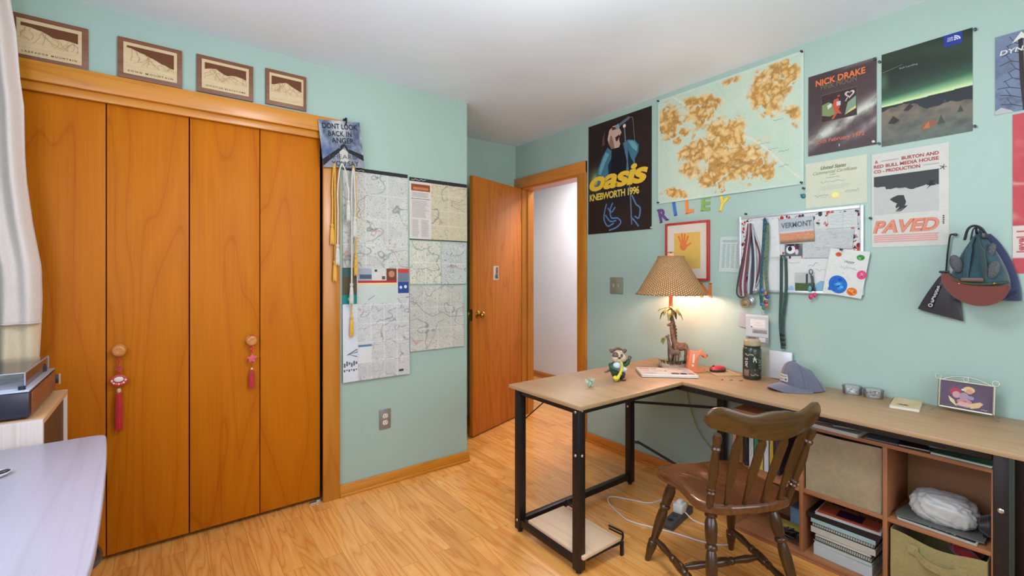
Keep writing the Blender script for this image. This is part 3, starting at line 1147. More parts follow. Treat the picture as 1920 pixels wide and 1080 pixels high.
honor_cord(0.764, 0.778, 1.90, 1.555, 1.348, GOLD, 'gold honor cord hanging furthest left, over the oak casing', 0.034, 0.01)
honor_cord(0.786, 0.845, 1.90, 1.44, 1.69, SILV, 'silver honor cord hanging between the gold cords', 0.060, 0.02)
honor_cord(0.872, 0.895, 1.90, 1.03, 1.38, GOLD, 'gold honor cord with the lowest tassel, over the white maps', 0.036, 0.006)
honor_cord(0.862, 0.880, 1.88, 1.22, 1.60, SILV, 'silver honor cord hanging over the teal corner of the resort map', 0.064, 0.006)


# lucky charms on the closet knobs
RED = mat('red_silk', (196, 22, 28), 0.6, sheen=0.3, scale=120, var=0.18, cscale=(1, 1, 0.15))


def tassel(g, z0, ln, r, mi=0):
    g.lathe([(0.003, z0), (r * 0.7, z0 - 0.004), (r * 0.85, z0 - 0.012), (r, z0 - ln * 0.6), (r, z0 - ln), (0, z0 - ln)], 14, mi, None, False)
    for q in range(12):
        an = 2 * PI * q / 12
        g.tube([(r * 0.7 * math.cos(an), r * 0.7 * math.sin(an), z0 - 0.006), (r * math.cos(an), r * math.sin(an), z0 - ln * 0.5), (r * math.cos(an), r * math.sin(an), z0 - ln - 0.002 * (q % 3))], r * 0.22, 5, mi)


kz = 0.935
t = thing('lucky_charm', 'red charm with a white enamel medallion and long tassel on the left closet knob', 'charm', (-0.152, YA + 0.022 - 0.024, kz - 0.012), group='red charms on the closet knobs')
g = G()
g.tube([(0.012 * math.cos(a), 0.0, 0.014 * math.sin(a) + 0.008) for a in [2 * PI * k / 20 for k in range(20)]], 0.0022, 6, closed=True)
g.tube(spline([(0, -0.002, -0.006), (0.003, -0.002, -0.03), (-0.002, -0.002, -0.055), (0, -0.002, -0.135)], 6), 0.002, 6)
g.build('cord', RED, t)
g = G()
for q in range(5):
    g.ell((0, -0.003, -0.022 - 0.008 * q), (0.0042, 0.0042, 0.004), 0, 10)
for sx in (-1, 1):
    g.tube([(0, -0.003, -0.066), (sx * 0.012, -0.004, -0.058), (sx * 0.014, -0.003, -0.07), (0, -0.003, -0.07)], 0.0028, 6)
g.ell((0, -0.003, -0.08), (0.008, 0.006, 0.008), 0, 10)
g.build('knotwork', RED, t)
g = G()
M = Matrix.Translation((0, -0.002, -0.12)) @ Matrix.Rotation(PI / 2, 4, 'X')
pl = [(0.031 * math.cos(a) * (1 + 0.06 * math.cos(2 * a)), 0.027 * math.sin(a)) for a in [2 * PI * k / 36 for k in range(36)]]
g.prism(pl, 0, 0.008, 0, M, 0.002)
for k in range(9):
    a = PI + PI * k / 8
    g.ell((0.0235 * math.cos(a), -0.0102, -0.118 + 0.017 * math.sin(a)), (0.0042, 0.002, 0.0042), 2 if k % 2 else 1, 8)
g.ell((0, -0.0105, -0.114), (0.017, 0.003, 0.0115), 1, 16)
g.build('medallion', [mat('charm_rim', (186, 44, 40), 0.4), mat('white_enamel', (232, 226, 214), 0.3), mat('charm_orange', (216, 128, 60), 0.4)], t)
g = G()
g.lathe([(0.0, -0.155), (0.006, -0.156), (0.0085, -0.163), (0.0085, -0.17), (0.006, -0.174), (0, -0.174)], 12, 0, None, False)
g.build('bead_cap', mat('pearl_bead', (222, 178, 150), 0.3), t)
g = G()
tassel(g, -0.172, 0.165, 0.0125)
g.build('tassel', RED, t, 60)

t = thing('lucky_charm', 'small pink star charm with a short red tassel on the right closet knob', 'charm', (0.371, YA + 0.022 - 0.024, kz + 0.007), group='red charms on the closet knobs')
g = G()
g.tube([(0.012 * math.cos(a), 0.0, 0.014 * math.sin(a) + 0.008) for a in [2 * PI * k / 20 for k in range(20)]], 0.0022, 6, closed=True)
g.tube([(0, -0.002, -0.006), (0, -0.002, -0.16)], 0.0018, 6)
g.build('cord', RED, t)
g = G()
for q, sx in enumerate((-1, 1, -1, 1)):
    g.ell((sx * 0.005, -0.004, -0.03 - 0.01 * q), (0.006, 0.005, 0.006), 0, 10)
g.build('knotwork', mat('coral_knot', (222, 78, 60), 0.5), t)
g = G()
st = []
for k in range(10):
    a = PI / 2 + 2 * PI * k / 10
    r = 0.026 if k % 2 == 0 else 0.014
    st.append((r * math.cos(a), r * math.sin(a)))
M = Matrix.Translation((0, 0.0, -0.098)) @ Matrix.Rotation(PI / 2, 4, 'X')
g.prism(st, 0, 0.012, 0, M, 0.004)
g.build('star', mat('pink_felt', (224, 86, 108), 0.7, sheen=0.4), t)
G().ell((0, -0.002, -0.152), (0.006, 0.006, 0.006)).build('bead', mat('white_bead', (236, 214, 200), 0.3), t)
g = G()
tassel(g, -0.16, 0.09, 0.011)
g.build('tassel', RED, t, 60)

# sticker on the open door
u = Vector((math.cos(ang), math.sin(ang), 0))
c0 = Vector((2.598, 3.283, 0)) + u * 0.40 + Vector((-u.y, u.x, 0)) * -0.0
nrm = Vector((u.y, -u.x, 0))
if nrm.y > 0:
    nrm = -nrm


def fn(U, V):
    return lerp((120, 100, 84), (196, 184, 170), fbm(U * 6, V * 8, 3, 2))


a = Art(0.075, 0.115, flat((222, 214, 200)), 2, 2)
a.poly([(0.28, 0.06), (0.2, 0.25), (0.42, 0.45), (0.4, 0.85), (0.62, 0.93), (0.92, 0.93), (0.93, 0.06)], (178, 150, 128), 1)
a.poly([(0.5, 0.5), (0.55, 0.85), (0.75, 0.9), (0.82, 0.6), (0.7, 0.45)], (134, 84, 60), 2)
a.poly([(0.4, 0.1), (0.45, 0.35), (0.62, 0.45), (0.8, 0.3), (0.85, 0.1)], (50, 104, 104), 2)
a.poly([(0.3, 0.22), (0.5, 0.6), (0.56, 0.6), (0.4, 0.2)], (190, 96, 80), 3)
# face of the open door towards the room: leaf runs along local x, its visible face is local y = +0 or -0.035
vis = 0.0 if (Vector((-u.y, u.x, 0)).dot(Vector((-2.2, -3.1, 0))) > 0) else -0.035
ny = Vector((-u.y, u.x, 0))
pos = Vector((2.598, 3.283, 0)) + u * (0.40 + (0.0375 if vis == 0 else -0.0375)) + ny * (vis + (0.0006 if vis == 0 else -0.0006))
a.build('door_sticker', 'small cut-out photo sticker on the open bedroom door', 'sticker', (pos.x, pos.y, 1.23), (0, 0, ang + PI if vis == 0 else ang))

# ------------------------------------------------------------------ things on the right wall
SATIN = vcol('glossy_poster_paper', 0.45, 0.2)
# singer poster
def fn(U, V):
    c = lerp((40, 30, 27), (58, 44, 38), fbm(U * 3, V * 4, 3, 4))
    c = lerp(c, (118, 150, 104), 0.95 * np.exp(-(((U - 0.13) * 9) ** 2 + ((V - 0.50) * 11) ** 2)))
    c = lerp(c, (210, 225, 150), 0.9 * np.exp(-(((U - 0.12) * 22) ** 2 + ((V - 0.48) * 24) ** 2)))
    return c


def shirt(U, V):
    return 0


a = Art(0.573, 0.822, fn, 120, 170)
TEAL, TEAL2, NAVY, STEEL = (70, 122, 142), (112, 166, 180), (30, 46, 66), (104, 122, 142)
# jacket, arm and shoulder
a.poly([(.33, .76), (.24, .68), (.17, .58), (.14, .50), (.20, .44), (.34, .44), (.44, .52), (.44, .70)], TEAL, 1)
a.poly([(.30, .72), (.22, .62), (.18, .54), (.22, .53), (.28, .61), (.36, .70)], TEAL2, 2)
a.poly([(.34, .60), (.40, .66), (.42, .50), (.36, .44)], NAVY, 2)
a.poly([(.40, .74), (.38, .40), (.62, .40), (.66, .60), (.60, .76)], (30, 28, 34), 2)
a.poly([(.58, .76), (.66, .78), (.76, .76), (.82, .71), (.81, .65), (.76, .60), (.78, .50), (.74, .42), (.62, .42), (.64, .60)], TEAL, 3)
a.poly([(.66, .77), (.75, .75), (.80, .70), (.79, .66), (.72, .70)], TEAL2, 4)
a.poly([(.66, .70), (.70, .62), (.74, .58), (.72, .48), (.66, .50)], NAVY, 4)
# trousers
for q, pts in enumerate((((.32, .26), (.29, .20), (.28, .12), (.34, .06), (.44, .08)), ((.42, .26), (.38, .20), (.40, .13), (.50, .12), (.55, .08), (.48, .04), (.36, .02)), ((.34, .22), (.40, .18), (.46, .22)), ((.30, .16), (.38, .10), (.48, .10)), ((.72, .30), (.78, .22), (.84, .18), (.82, .10), (.76, .12)), ((.70, .12), (.76, .08), (.82, .03)))):
    sp = [(p.x, p.y) for p in spline([(x, y, 0) for x, y in pts], 5)]
    a.line(sp, 0.020, (44, 62, 92), 2)
    a.line(sp, 0.007, (120, 150, 180), 3)
a.poly([(.40, .40), (.36, .22), (.46, .30), (.58, .26), (.70, .36), (.66, .40)], (34, 40, 54), 1)
# head thrown back
a.poly([(.30, .73), (.23, .77), (.21, .82), (.22, .88), (.27, .935), (.34, .955), (.42, .95), (.46, .93), (.42, .90), (.36, .88), (.34, .80)], (44, 32, 30), 4)
a.poly([(.24, .78), (.25, .86), (.30, .92), (.28, .86), (.29, .79)], (96, 70, 58), 5)
a.poly([(.36, .905), (.42, .935), (.48, .935), (.505, .915), (.54, .885), (.56, .855), (.545, .845), (.53, .83), (.52, .80), (.54, .76), (.52, .735), (.40, .735), (.36, .78), (.335, .83)], (206, 176, 156), 5)
a.poly([(.40, .93), (.47, .92), (.50, .905), (.46, .90), (.41, .90)], (78, 58, 54), 6)
a.poly([(.46, .83), (.52, .845), (.535, .83), (.49, .79), (.47, .80)], (70, 34, 32), 6)
a.poly([(.36, .78), (.40, .735), (.45, .735), (.43, .80), (.40, .86), (.37, .85)], (150, 112, 96), 6)
a.poly([(.345, .855), (.375, .87), (.37, .82), (.35, .82)], (222, 190, 168), 7)
# microphone, stand and cable
a.line([(.49, .915), (.56, .935), (.68, .965)], 0.022, (96, 112, 122), 8)
a.line([(.47, .91), (.52, .925)], 0.034, (150, 160, 164), 9)
a.disc(.605, .905, 0.013, (236, 214, 196), 9)
a.line([(.605, .89), (.625, .75), (.655, .57), (.70, .30), (.72, .05)], 0.011, STEEL, 8)
a.line([(p.x, p.y) for p in spline([(.68, .965, 0), (.73, .95, 0), (.745, .87, 0), (.76, .76, 0)], 6)], 0.004, (116, 130, 130), 8)
a.text('oasis', .025, .388, .93, .175, (244, 198, 60), 10, 0.038, 0.22, 0.92)
a.text('KNEBWORTH 1996', .03, .302, .80, .066, (232, 200, 84), 10, 0.03, 0, 0.9)
a.build('band_poster', 'dark poster reading oasis KNEBWORTH 1996 with a singer at a microphone, beside the doorway', 'poster', onB(2.466, 1.58, 0.001), (0, 0, RB), mat_=SATIN, warp=hang(0.001, 0.003))

# raised relief map
def fn(U, V):
    blobs = [(.08, .83, .10), (.12, .70, .08), (.06, .70, .07), (.24, .90, .05), (.30, .74, .06), (.30, .86, .05), (.40, .86, .06), (.44, .78, .06), (.36, .72, .06), (.57, .96, .05), (.76, .86, .09), (.84, .74, .08), (.88, .92, .07), (.94, .84, .06), (.74, .74, .06), (.82, .62, .05), (.95, .56, .05), (.98, .48, .04), (.47, .60, .07), (.56, .56, .08), (.50, .48, .08), (.60, .48, .05), (.40, .42, .06), (.21, .62, .04), (.32, .50, .07), (.28, .36, .09), (.20, .44, .05), (.28, .24, .06), (.62, .36, .07), (.55, .28, .07), (.66, .24, .07), (.48, .34, .07), (.42, .18, .06), (.38, .12, .05), (.48, .14, .05), (.74, .30, .06), (.72, .16, .08), (.82, .16, .05), (.60, .16, .06), (.10, .10, .05), (.16, .05, .05), (.22, .05, .04), (.50, .04, .04), (.16, .56, .03)]
    H = np.zeros_like(U)
    wx, wy = 0.05 * (fbm(U * 7, V * 6, 3, 1) - 0.5), 0.05 * (fbm(U * 7, V * 6, 3, 2) - 0.5)
    for x, y, r in blobs:
        H += np.exp(-(((U + wx - x) / r) ** 2 + ((V + wy - y) / (r * 1.15)) ** 2))
    H = H + 1.1 * (fbm(U * 18, V * 15, 4, 5) - 0.5)
    val = np.abs(fbm(U * 11 + 7, V * 9, 4, 23) - 0.5)
    H = H - 0.75 * np.clip(1 - val * 16, 0, 1)
    rid = 1 - np.abs(fbm(U * 22, V * 18, 4, 8) * 2 - 1)
    m = np.clip((H - 0.34) * 2.0, 0, 1)
    c = lerp((190, 214, 190), (206, 222, 200), fbm(U * 9, V * 7, 3, 9))
    c = lerp(c, (222, 212, 180), np.clip((H - 0.2) * 2.4, 0, 1))
    c = lerp(c, (228, 190, 122), m)
    c = lerp(c, (190, 140, 70), m * np.clip((rid - 0.70) * 4, 0, 1))
    c = lerp(c, (244, 226, 176), m * np.clip((0.62 - rid) * 3, 0, 1) * 0.8)
    dr = np.abs(fbm(U * 9 + 3, V * 8, 3, 14) - 0.5)
    c = lerp(c, (140, 112, 66), m * np.clip(1 - dr * 26, 0, 1) * 0.6)
    wl = np.abs(fbm(U * 6, V * 5, 3, 17) - 0.5)
    c = lerp(c, (206, 214, 198), (1 - m) * np.clip(1 - wl * 40, 0, 1) * 0.8)
    rd = np.abs(V - (1.06 - 0.98 * U + 0.05 * np.sin(U * 11)))
    c = lerp(c, (228, 224, 204), (1 - m) * np.clip(1 - rd / 0.016, 0, 1) * 0.9)
    e = np.minimum(np.minimum(U, 1 - U) * 0.866, np.minimum(V, 1 - V) * 0.68)
    return lerp((200, 222, 204), c, np.clip((e - 0.012) * 400, 0, 1))


a = Art(0.866, 0.68, fn, 300, 250, 0.003)
for q, (u, v) in enumerate(((.83, .52), (.75, .36), (.80, .30), (.86, .27), (.86, .155), (.17, .27))):
    a.scribble(u, v, .06, .014, (96, 104, 84), 2, 10, .0016, seed=q)


def bulge(P, s):
    P = P.copy()
    u, v = P[:, 0] / s.w, P[:, 2] / s.h
    P[:, 1] -= 0.001 + 0.006 * np.clip(1 - v, 0, 1) * np.sin(np.clip(u, 0, 1) * PI)
    return P


a.build('relief_map', 'large green and tan mountain relief map high on the right wall', 'map', onB(1.842, 1.738, 0.001), (0, 0, RB), warp=bulge)

# album poster
def fn(U, V):
    c = lerp((66, 52, 54), (92, 74, 76), fbm(U * 3, V * 5, 3, 2))
    d = V - (0.10 + 0.34 * U)
    n = fbm(U * 5 + V * 2, V * 9 - U * 4, 4, 6)
    k = np.exp(-((d - 0.06) / 0.09) ** 2) * np.clip(n * 2.2 - 0.25, 0, 1)
    c = lerp(c, (206, 212, 196), k)
    k = np.exp(-((d + 0.16) / 0.06) ** 2) * np.clip(n * 2 - 0.5, 0, 1) * np.clip(U * 2 - 0.7, 0, 1)
    c = lerp(c, (176, 170, 168), k)
    c = lerp(c, (150, 146, 136), np.exp(-((V - 1.02 + 0.06 * (1 - U)) / 0.04) ** 2) * np.clip(U * 2.2 - 0.8, 0, 1) * n * 1.6)
    return c


a = Art(0.28, 0.40, fn, 110, 150)
a.text('NICK DRAKE', .12, .848, .73, .078, (232, 122, 66), 5, 0.03)
a.text('PINK MOON', .20, .79, .53, .062, (128, 116, 84), 4)
a.rect(.205, .385, .735, .725, (110, 92, 88), 1)
a.rect(.212, .39, .728, .718, (62, 46, 44), 2)
a.poly([(.22, .47), (.22, .60), (.32, .62), (.42, .56), (.44, .46), (.34, .44)], (126, 146, 96), 3)
a.poly([(.56, .42), (.60, .56), (.72, .62), (.72, .50), (.64, .47)], (132, 158, 130), 3)
a.poly([(.56, .42), (.64, .47), (.72, .50), (.72, .47), (.62, .44)], (222, 206, 130), 4)
a.poly([(.40, .63), (.46, .64), (.50, .55), (.47, .50), (.52, .44), (.45, .46), (.40, .40), (.36, .40), (.42, .47), (.38, .55)], (200, 82, 58), 5)
a.rect(.44, .55, .50, .60, (196, 200, 200), 6)
a.poly([(.30, .58), (.36, .60), (.37, .56), (.31, .53)], (214, 216, 206), 5)


def heart(u, v, r, col, lay, rot=0.0):
    pts = []
    for k in range(26):
        t = 2 * PI * k / 26
        x = 16 * math.sin(t) ** 3 / 16 * r
        y = (13 * math.cos(t) - 5 * math.cos(2 * t) - 2 * math.cos(3 * t) - math.cos(4 * t)) / 16 * r
        pts.append((u + x / a.w, v + y / a.h))
    a.poly(pts, col, lay)


heart(.63, .655, 0.020, (216, 196, 190), 5)
heart(.63, .655, 0.012, (70, 48, 46), 6)
a.line([(.60, .62), (.57, .58)], 0.004, (216, 196, 190), 5)
heart(.47, .665, 0.006, (190, 84, 76), 5)
a.text('25th February 1972', .13, .118, .71, .06, (214, 116, 84), 5, 0.012)
a.rect(.475, .055, .487, .085, (214, 206, 200), 5)
a.build('album_poster', 'brown poster reading NICK DRAKE PINK MOON in orange letters', 'poster', onB(0.956, 1.873, 0.001), (0, 0, RB), mat_=SATIN, warp=hang(0.0005, 0.002))

# aurora poster
def fn(U, V):
    c = lerp((30, 36, 32), (40, 46, 42), fbm(U * 3, V * 3, 3, 3))
    c = lerp(c, (52, 74, 48), np.exp(-((V - 0.92 + 0.12 * U - 0.06) / 0.1) ** 2) * 0.7 * (0.4 + fbm(U * 3, V * 2, 3, 7)))
    c = lerp(c, (70, 104, 72), np.exp(-(((V - 0.70) / 0.10) ** 2 + ((U - 0.02) / 0.06) ** 2)))
    base = 0.425 + 0.02 * U
    d = V - base
    g = np.where(d > 0, np.exp(-d / (0.08 + 0.05 * U)), 0)
    c = lerp(c, (66, 124, 88), np.clip(g * 1.9, 0, 1))
    c = lerp(c, (206, 232, 170), np.clip(g * 1.9 - 0.66, 0, 1))
    ridge = 0.40 + 0.035 * U + 0.02 * (fbm(U * 9, U * 0 + 2, 3, 5) - 0.5)
    low = V < ridge
    c[low] = np.array((62, 44, 42))
    snow = 0.36 + 0.05 * np.sin(U * 4.2 + 0.4) + 0.035 * (fbm(U * 12, U * 0 + 5, 3, 6) - 0.5) - 0.07 * np.exp(-((U - 0.55) / 0.13) ** 2)
    s2 = V < snow
    sn = lerp((96, 108, 98), (134, 114, 96), V / 0.4)
    sn = lerp(sn, (70, 74, 68), np.clip(fbm(U * 8, V * 14, 4, 9) * 1.6 - 0.6, 0, 1))
    c[s2] = sn[s2]
    k = low & ~s2
    c[k] = np.array((38, 44, 50))
    return c


a = Art(0.296, 0.418, fn, 140, 180)
a.line([(0, .80), (.13, .815), (.25, .835)], 0.0012, (150, 156, 112), 2)
a.text('Still Landing', .215, .785, .21, .022, (176, 176, 178), 3)
a.rect(.71, .882, .90, 1.0, (36, 60, 150), 3)
for q in range(3):
    a.text(['THE', 'NORTH', 'FACE'][q], .745, .957 - .0145 * q, .06, .0105, (225, 225, 235), 4, 0.02)
cx, cy = .815, .927
for q, (r0, r1) in enumerate(((.0, .006), (.0085, .0125), (.015, .0195))):
    pts = [(cx + r1 * math.cos(t) / a.w, cy + r1 * math.sin(t) / a.h) for t in [PI / 2 * k / 8 for k in range(9)]] + [(cx + r0 * math.cos(t) / a.w, cy + r0 * math.sin(t) / a.h) for t in [PI / 2 * k / 8 for k in range(8, -1, -1)]]
    a.poly(pts, (230, 230, 238), 4)
a.poly([(.46, .10), (.49, .155), (.55, .185), (.62, .17), (.64, .14), (.56, .11)], (150, 84, 56), 2)
a.poly([(.49, .11), (.52, .16), (.55, .175), (.56, .11)], (190, 110, 70), 3)
for u, v, s in ((.68, .13, .06), (.88, .21, .045), (.72, .33, .03)):
    a.poly([(u - s * .7, v), (u, v + s * 1.5), (u + s * .7, v)], (58, 72, 62), 3)
a.poly([(.08, .24), (.14, .31), (.22, .25), (.16, .22)], (44, 42, 38), 2)
a.poly([(.26, .34), (.33, .40), (.38, .37), (.32, .33)], (44, 42, 38), 2)
a.build('aurora_poster', 'dark poster of green northern lights over a snowfield with a blue logo square', 'poster', onB(0.658, 1.856, 0.001), (0, 0, RB), mat_=SATIN)

# bare tree poster at the picture's edge
def fn(U, V):
    c = lerp((96, 112, 140), (134, 148, 172), fbm(U * 4, V * 4, 3, 3))
    return lerp(c, (70, 76, 88), np.clip(fbm(U * 16, V * 14, 4, 8) * 2.4 - 1.25, 0, 1) * np.clip(1.4 - V * 1.6, 0, 1))


a = Art(0.42, 0.305, fn, 100, 80)
r = random.Random(5)
for x0, w0 in ((.17, 0.012), (.55, 0.016), (.8, 0.012)):
    a.line([(x0 + .02, 0), (x0, .4), (x0 - .01, .9)], w0, (52, 46, 46), 1)
    for q in range(16):
        y = .05 + .055 * q
        sg = 1 if q % 2 else -1
        L = r.uniform(.08, .16)
        pts = [(x0, y), (x0 + sg * L * .5, y + .05), (x0 + sg * L, y + r.uniform(.0, .09))]
        a.line(pts, 0.0026, (58, 54, 58), 1)
        a.line([pts[1], (pts[1][0] + sg * .03, pts[1][1] + .09)], 0.0016, (62, 58, 62), 1)
a.poly([(0, 0), (0, .05), (.04, .08), (.1, .03), (.12, 0)], (188, 188, 186), 1)
a.poly([(.105, .86), (.165, .985), (.225, .86), (.165, .905)], (226, 226, 214), 3)
a.text('DYNASTAR', .03, .745, .36, .06, (222, 222, 212), 3, 0.02, 0.15)
a.build('tree_poster', 'blue grey poster of a bare tree reading DYNASTAR, cut by the right edge', 'poster', onB(0.299, 1.902, 0.001), (0, 0, RB), mat_=SATIN)

# red poster at the picture's edge
def fn(U, V):
    n = fbm(U * 3, V * 5, 4, 12)
    c = lerp((188, 62, 72), (206, 92, 92), n)
    c = lerp(c, (224, 176, 152), np.clip(1 - np.abs(fbm(U * 2, V * 3.4, 3, 15) - 0.5) * 14, 0, 1) * 0.85)
    c = lerp(c, (226, 150, 136), np.clip(fbm(U * 9, V * 9, 3, 17) * 3 - 1.8, 0, 1) * 0.6)
    c[(V > 0.10) & (V < 0.30)] = np.array((222, 206, 198))
    return c


a = Art(0.46, 0.61, fn, 110, 150)
a.text('level 1', -0.045, .182, .18, .035, (196, 96, 96), 3, 0.03, 0, 1, PI / 2)
a.build('film_poster', 'red poster with a pale band reading level 1, cut by the right edge', 'poster', onB(0.252, 1.281, 0.001), (0, 0, RB), mat_=SATIN)

# snowboard film poster
a = Art(0.262, 0.428, lambda U, V: lerp((206, 208, 198), (214, 214, 204), fbm(U * 4, V * 6, 2, 2)), 20, 30)
RD = (180, 74, 72)
a.text('A', .04, .895, .05, .035, RD, 3, 0.03)
a.rect(.13, .912, .37, .916, RD, 2)
a.text('BURTON AND', .41, .895, .47, .036, RD, 3, 0.03)
a.text('RED BULL MEDIA HOUSE', .03, .843, .85, .036, RD, 3, 0.03)
a.text('CO - PRODUCTION', .03, .79, .62, .036, RD, 3, 0.03)
a.rect(.69, .808, .88, .812, RD, 2)
a.rect(.03, .345, .88, .755, (194, 196, 190), 1)
n = 44
top = [.03 + .85 * i / n for i in range(n + 1)]
edge = [float(.62 - .02 * u + .035 * (fbm(np.array(u * 16.0), np.array(3.0), 4, 5) - .5)) + (.03 if u < .2 else 0) - .03 * math.exp(-((u - .55) / .1) ** 2) for u in top]
for i in range(n):
    a.poly([(top[i], edge[i]), (top[i + 1], edge[i + 1]), (top[i + 1], .755), (top[i], .755)], (66, 70, 70), 2)
a.poly([(.25, .50), (.30, .52), (.36, .535), (.44, .53), (.45, .50), (.47, .46), (.45, .42), (.50, .425), (.46, .41), (.40, .385), (.33, .37), (.34, .38), (.37, .40), (.38, .42), (.34, .40), (.33, .42), (.35, .45), (.30, .47)], (58, 66, 64), 3)
a.poly([(.33, .365), (.40, .38), (.48, .42), (.47, .405), (.40, .368)], (44, 50, 50), 4)
a.poly([(.72, .565), (.78, .595), (.86, .60), (.80, .62), (.84, .65), (.80, .64), (.77, .655), (.76, .62), (.73, .60), (.78, .61)], (40, 44, 46), 3)
for k in range(5):
    an = 2 * PI * k / 5
    a.line([(.93, .765), (.93 + .045 * math.cos(an), .765 + .028 * math.sin(an))], 0.002, (40, 44, 46), 4)
a.text('PAVED', .015, .148, .87, .135, (206, 108, 90), 3, 0.045, 0.25)
a.text('PAVED', .015, .148, .87, .135, (226, 146, 116), 4, 0.015, 0.25)
for q in range(4):
    a.lines(.03, .05 + .021 * q, .85, .015, 1, (226, 160, 150), 2, .8, seed=q, jag=.02)
for q in range(5):
    a.rect(.925, .21 + .018 * q, .945, .222 + .018 * q, (60, 60, 60), 2)
a.build('film_poster', 'white poster with red lettering PAVED and a crouching snowboarder', 'poster', onB(0.694, 1.40, 0.001), (0, 0, RB))

# certificate
a = Art(0.256, 0.225, lambda U, V: lerp((206, 212, 186), (214, 216, 192), fbm(U * 4, V * 4, 2, 2)), 20, 20)
a.text('United States', .26, .815, .42, .08, (108, 112, 60), 3, 0.012, 0.35)
a.text('Commercial Certificate', .13, .72, .72, .07, (140, 146, 84), 3, 0.0, 0.35)
for q, (v, w_) in enumerate(((.665, .1), (.61, .22), (.52, .40))):
    a.scribble(.5 - w_ / 2 - .04, v, w_, .03, (112, 118, 104), 2, 22, 0.0012, seed=q)
a.lines(.26, .36, .5, .11, 4, (184, 190, 172), 2, .2, seed=2)
a.disc(.505, .235, 0.0175, (238, 226, 120), 2)
a.disc(.505, .235, 0.013, (244, 236, 160), 3)
a.scribble(.15, .22, .24, .06, (96, 104, 92), 2, 16, 0.0012, seed=6)
a.scribble(.66, .27, .22, .07, (96, 104, 92), 2, 14, 0.0012, seed=7)
a.line([(.15, .21), (.4, .21)], 0.0006, (150, 156, 140), 2)
a.line([(.66, .26), (.9, .26)], 0.0006, (150, 156, 140), 2)
a.build('certificate', 'pale green certificate with a gold seal above the pin board', 'certificate', onB(0.968, 1.611, 0.001), (0, 0, RB))

# push pins
PIN = mat('dark_pin_plastic', (24, 58, 62), 0.35)
PINB = mat('black_pin_plastic', (26, 28, 30), 0.4)


def push_pin(y, z, label, m=PINB, d=0.002):
    g = G(Matrix.Rotation(-PI / 2, 4, 'Y'))
    g.lathe([(0.0, 0.0), (0.005, 0.0), (0.0052, 0.002), (0.003, 0.004), (0.0028, 0.008), (0.0055, 0.011), (0.0055, 0.0135), (0.0, 0.0145)], 12, 0, None, False)
    return place(tag(g.build('push_pin', m, smooth=50), label, 'push pin', 'push pins in the right wall'), onB(y, z, d))


for y, z, l, m, d in ((1.836, 2.413, 'dark push pin in the upper left corner of the relief map', PINB, .006), (0.983, 2.412, 'dark push pin in the upper right corner of the relief map', PINB, .006), (0.984, 1.745, 'dark push pin in the lower right corner of the relief map', PINB, .006), (1.837, 1.747, 'dark push pin in the lower left corner of the relief map', PINB, .006),
                      (0.354, 2.26, 'teal push pin just right of the aurora poster, near its top', PIN, .001), (0.355, 1.872, 'teal push pin just right of the aurora poster, near its bottom', PIN, .001), (0.664, 2.243, 'teal push pin just left of the aurora poster, near its top', PIN, .001), (0.666, 1.873, 'teal push pin just left of the aurora poster, near its bottom', PIN, .001),
                      (0.681, 2.262, 'dark push pin at the upper right corner of the orange-lettered album poster', PINB, .003), (0.685, 1.885, 'pale push pin at the lower right corner of the orange-lettered album poster', mat('pale_pin', (206, 206, 202), .4), .004), (0.697, 1.536, 'dark push pin low at the left edge of the snowboard poster', PINB, .002),
                      (1.267, 1.614, 'dark push pin above the top left of the pin board', PINB, .001), (1.889, 1.588, 'pale push pin at the lower right corner of the band poster', mat('pale_pin', (206, 206, 202), .4), .005)):
    push_pin(y, z, l, m, d)
push_pin(0.976, 1.715, 'black push pin holding the small teal charm', PINB, .001)
t = thing('hanging_charm', 'tiny teal charm on a string under the relief map corner', 'charm', onB(0.977, 1.70, 0.004))
G().tube([(0, 0, 0.012), (-0.002, 0.004, -0.003), (-0.001, 0.0, -0.018)], 0.001, 6).build('string', mat('string_white', (206, 206, 196), .7), t)
G().ell((0, 0.002, -0.024), (0.005, 0.011, 0.012), 0, 12).ell((0, 0.010, -0.018), (0.004, 0.006, 0.006), 0, 10).build('pendant', mat('teal_pendant', (30, 112, 124), .4), t)

# child's name in wooden letters
def wall_letter(ch, yc, zc, w_, h_, col, label, rot=0.0):
    V, F, _ = text_mesh(ch, 0.035, 0)
    g = G()
    P = (V - 0.5) * np.array([w_, h_])
    n = len(P)
    T = 0.005
    vs = [(p[0], -T, p[1]) for p in P] + [(p[0], 0, p[1]) for p in P]
    ed = {}
    for f in F:
        for i in range(len(f)):
            e = (f[i], f[(i + 1) % len(f)])
            ed[e] = 1
    side = [(e[1], e[0], e[0] + n, e[1] + n) for e in ed if (e[1], e[0]) not in ed]
    g.add(vs, [tuple(f) for f in F] + [tuple(i + n for i in f[::-1]) for f in F] + side)
    # serifs: short bars at the stroke ends
    for sx, sz in (LSER.get(ch) or []):
        g.box((sx * w_ / 2 - 0.009, -T, sz * h_ / 2 - 0.0028), (sx * w_ / 2 + 0.009, 0, sz * h_ / 2 + 0.0028))
    o = g.build('wall_letter', mat('letter_' + ch.lower() + str(col[0]), col, 0.5), smooth=0)
    tag(o, label, 'letter', 'colourful letters of a name')
    return place(o, onB(yc, zc, 0.001), (0, rot, RB))


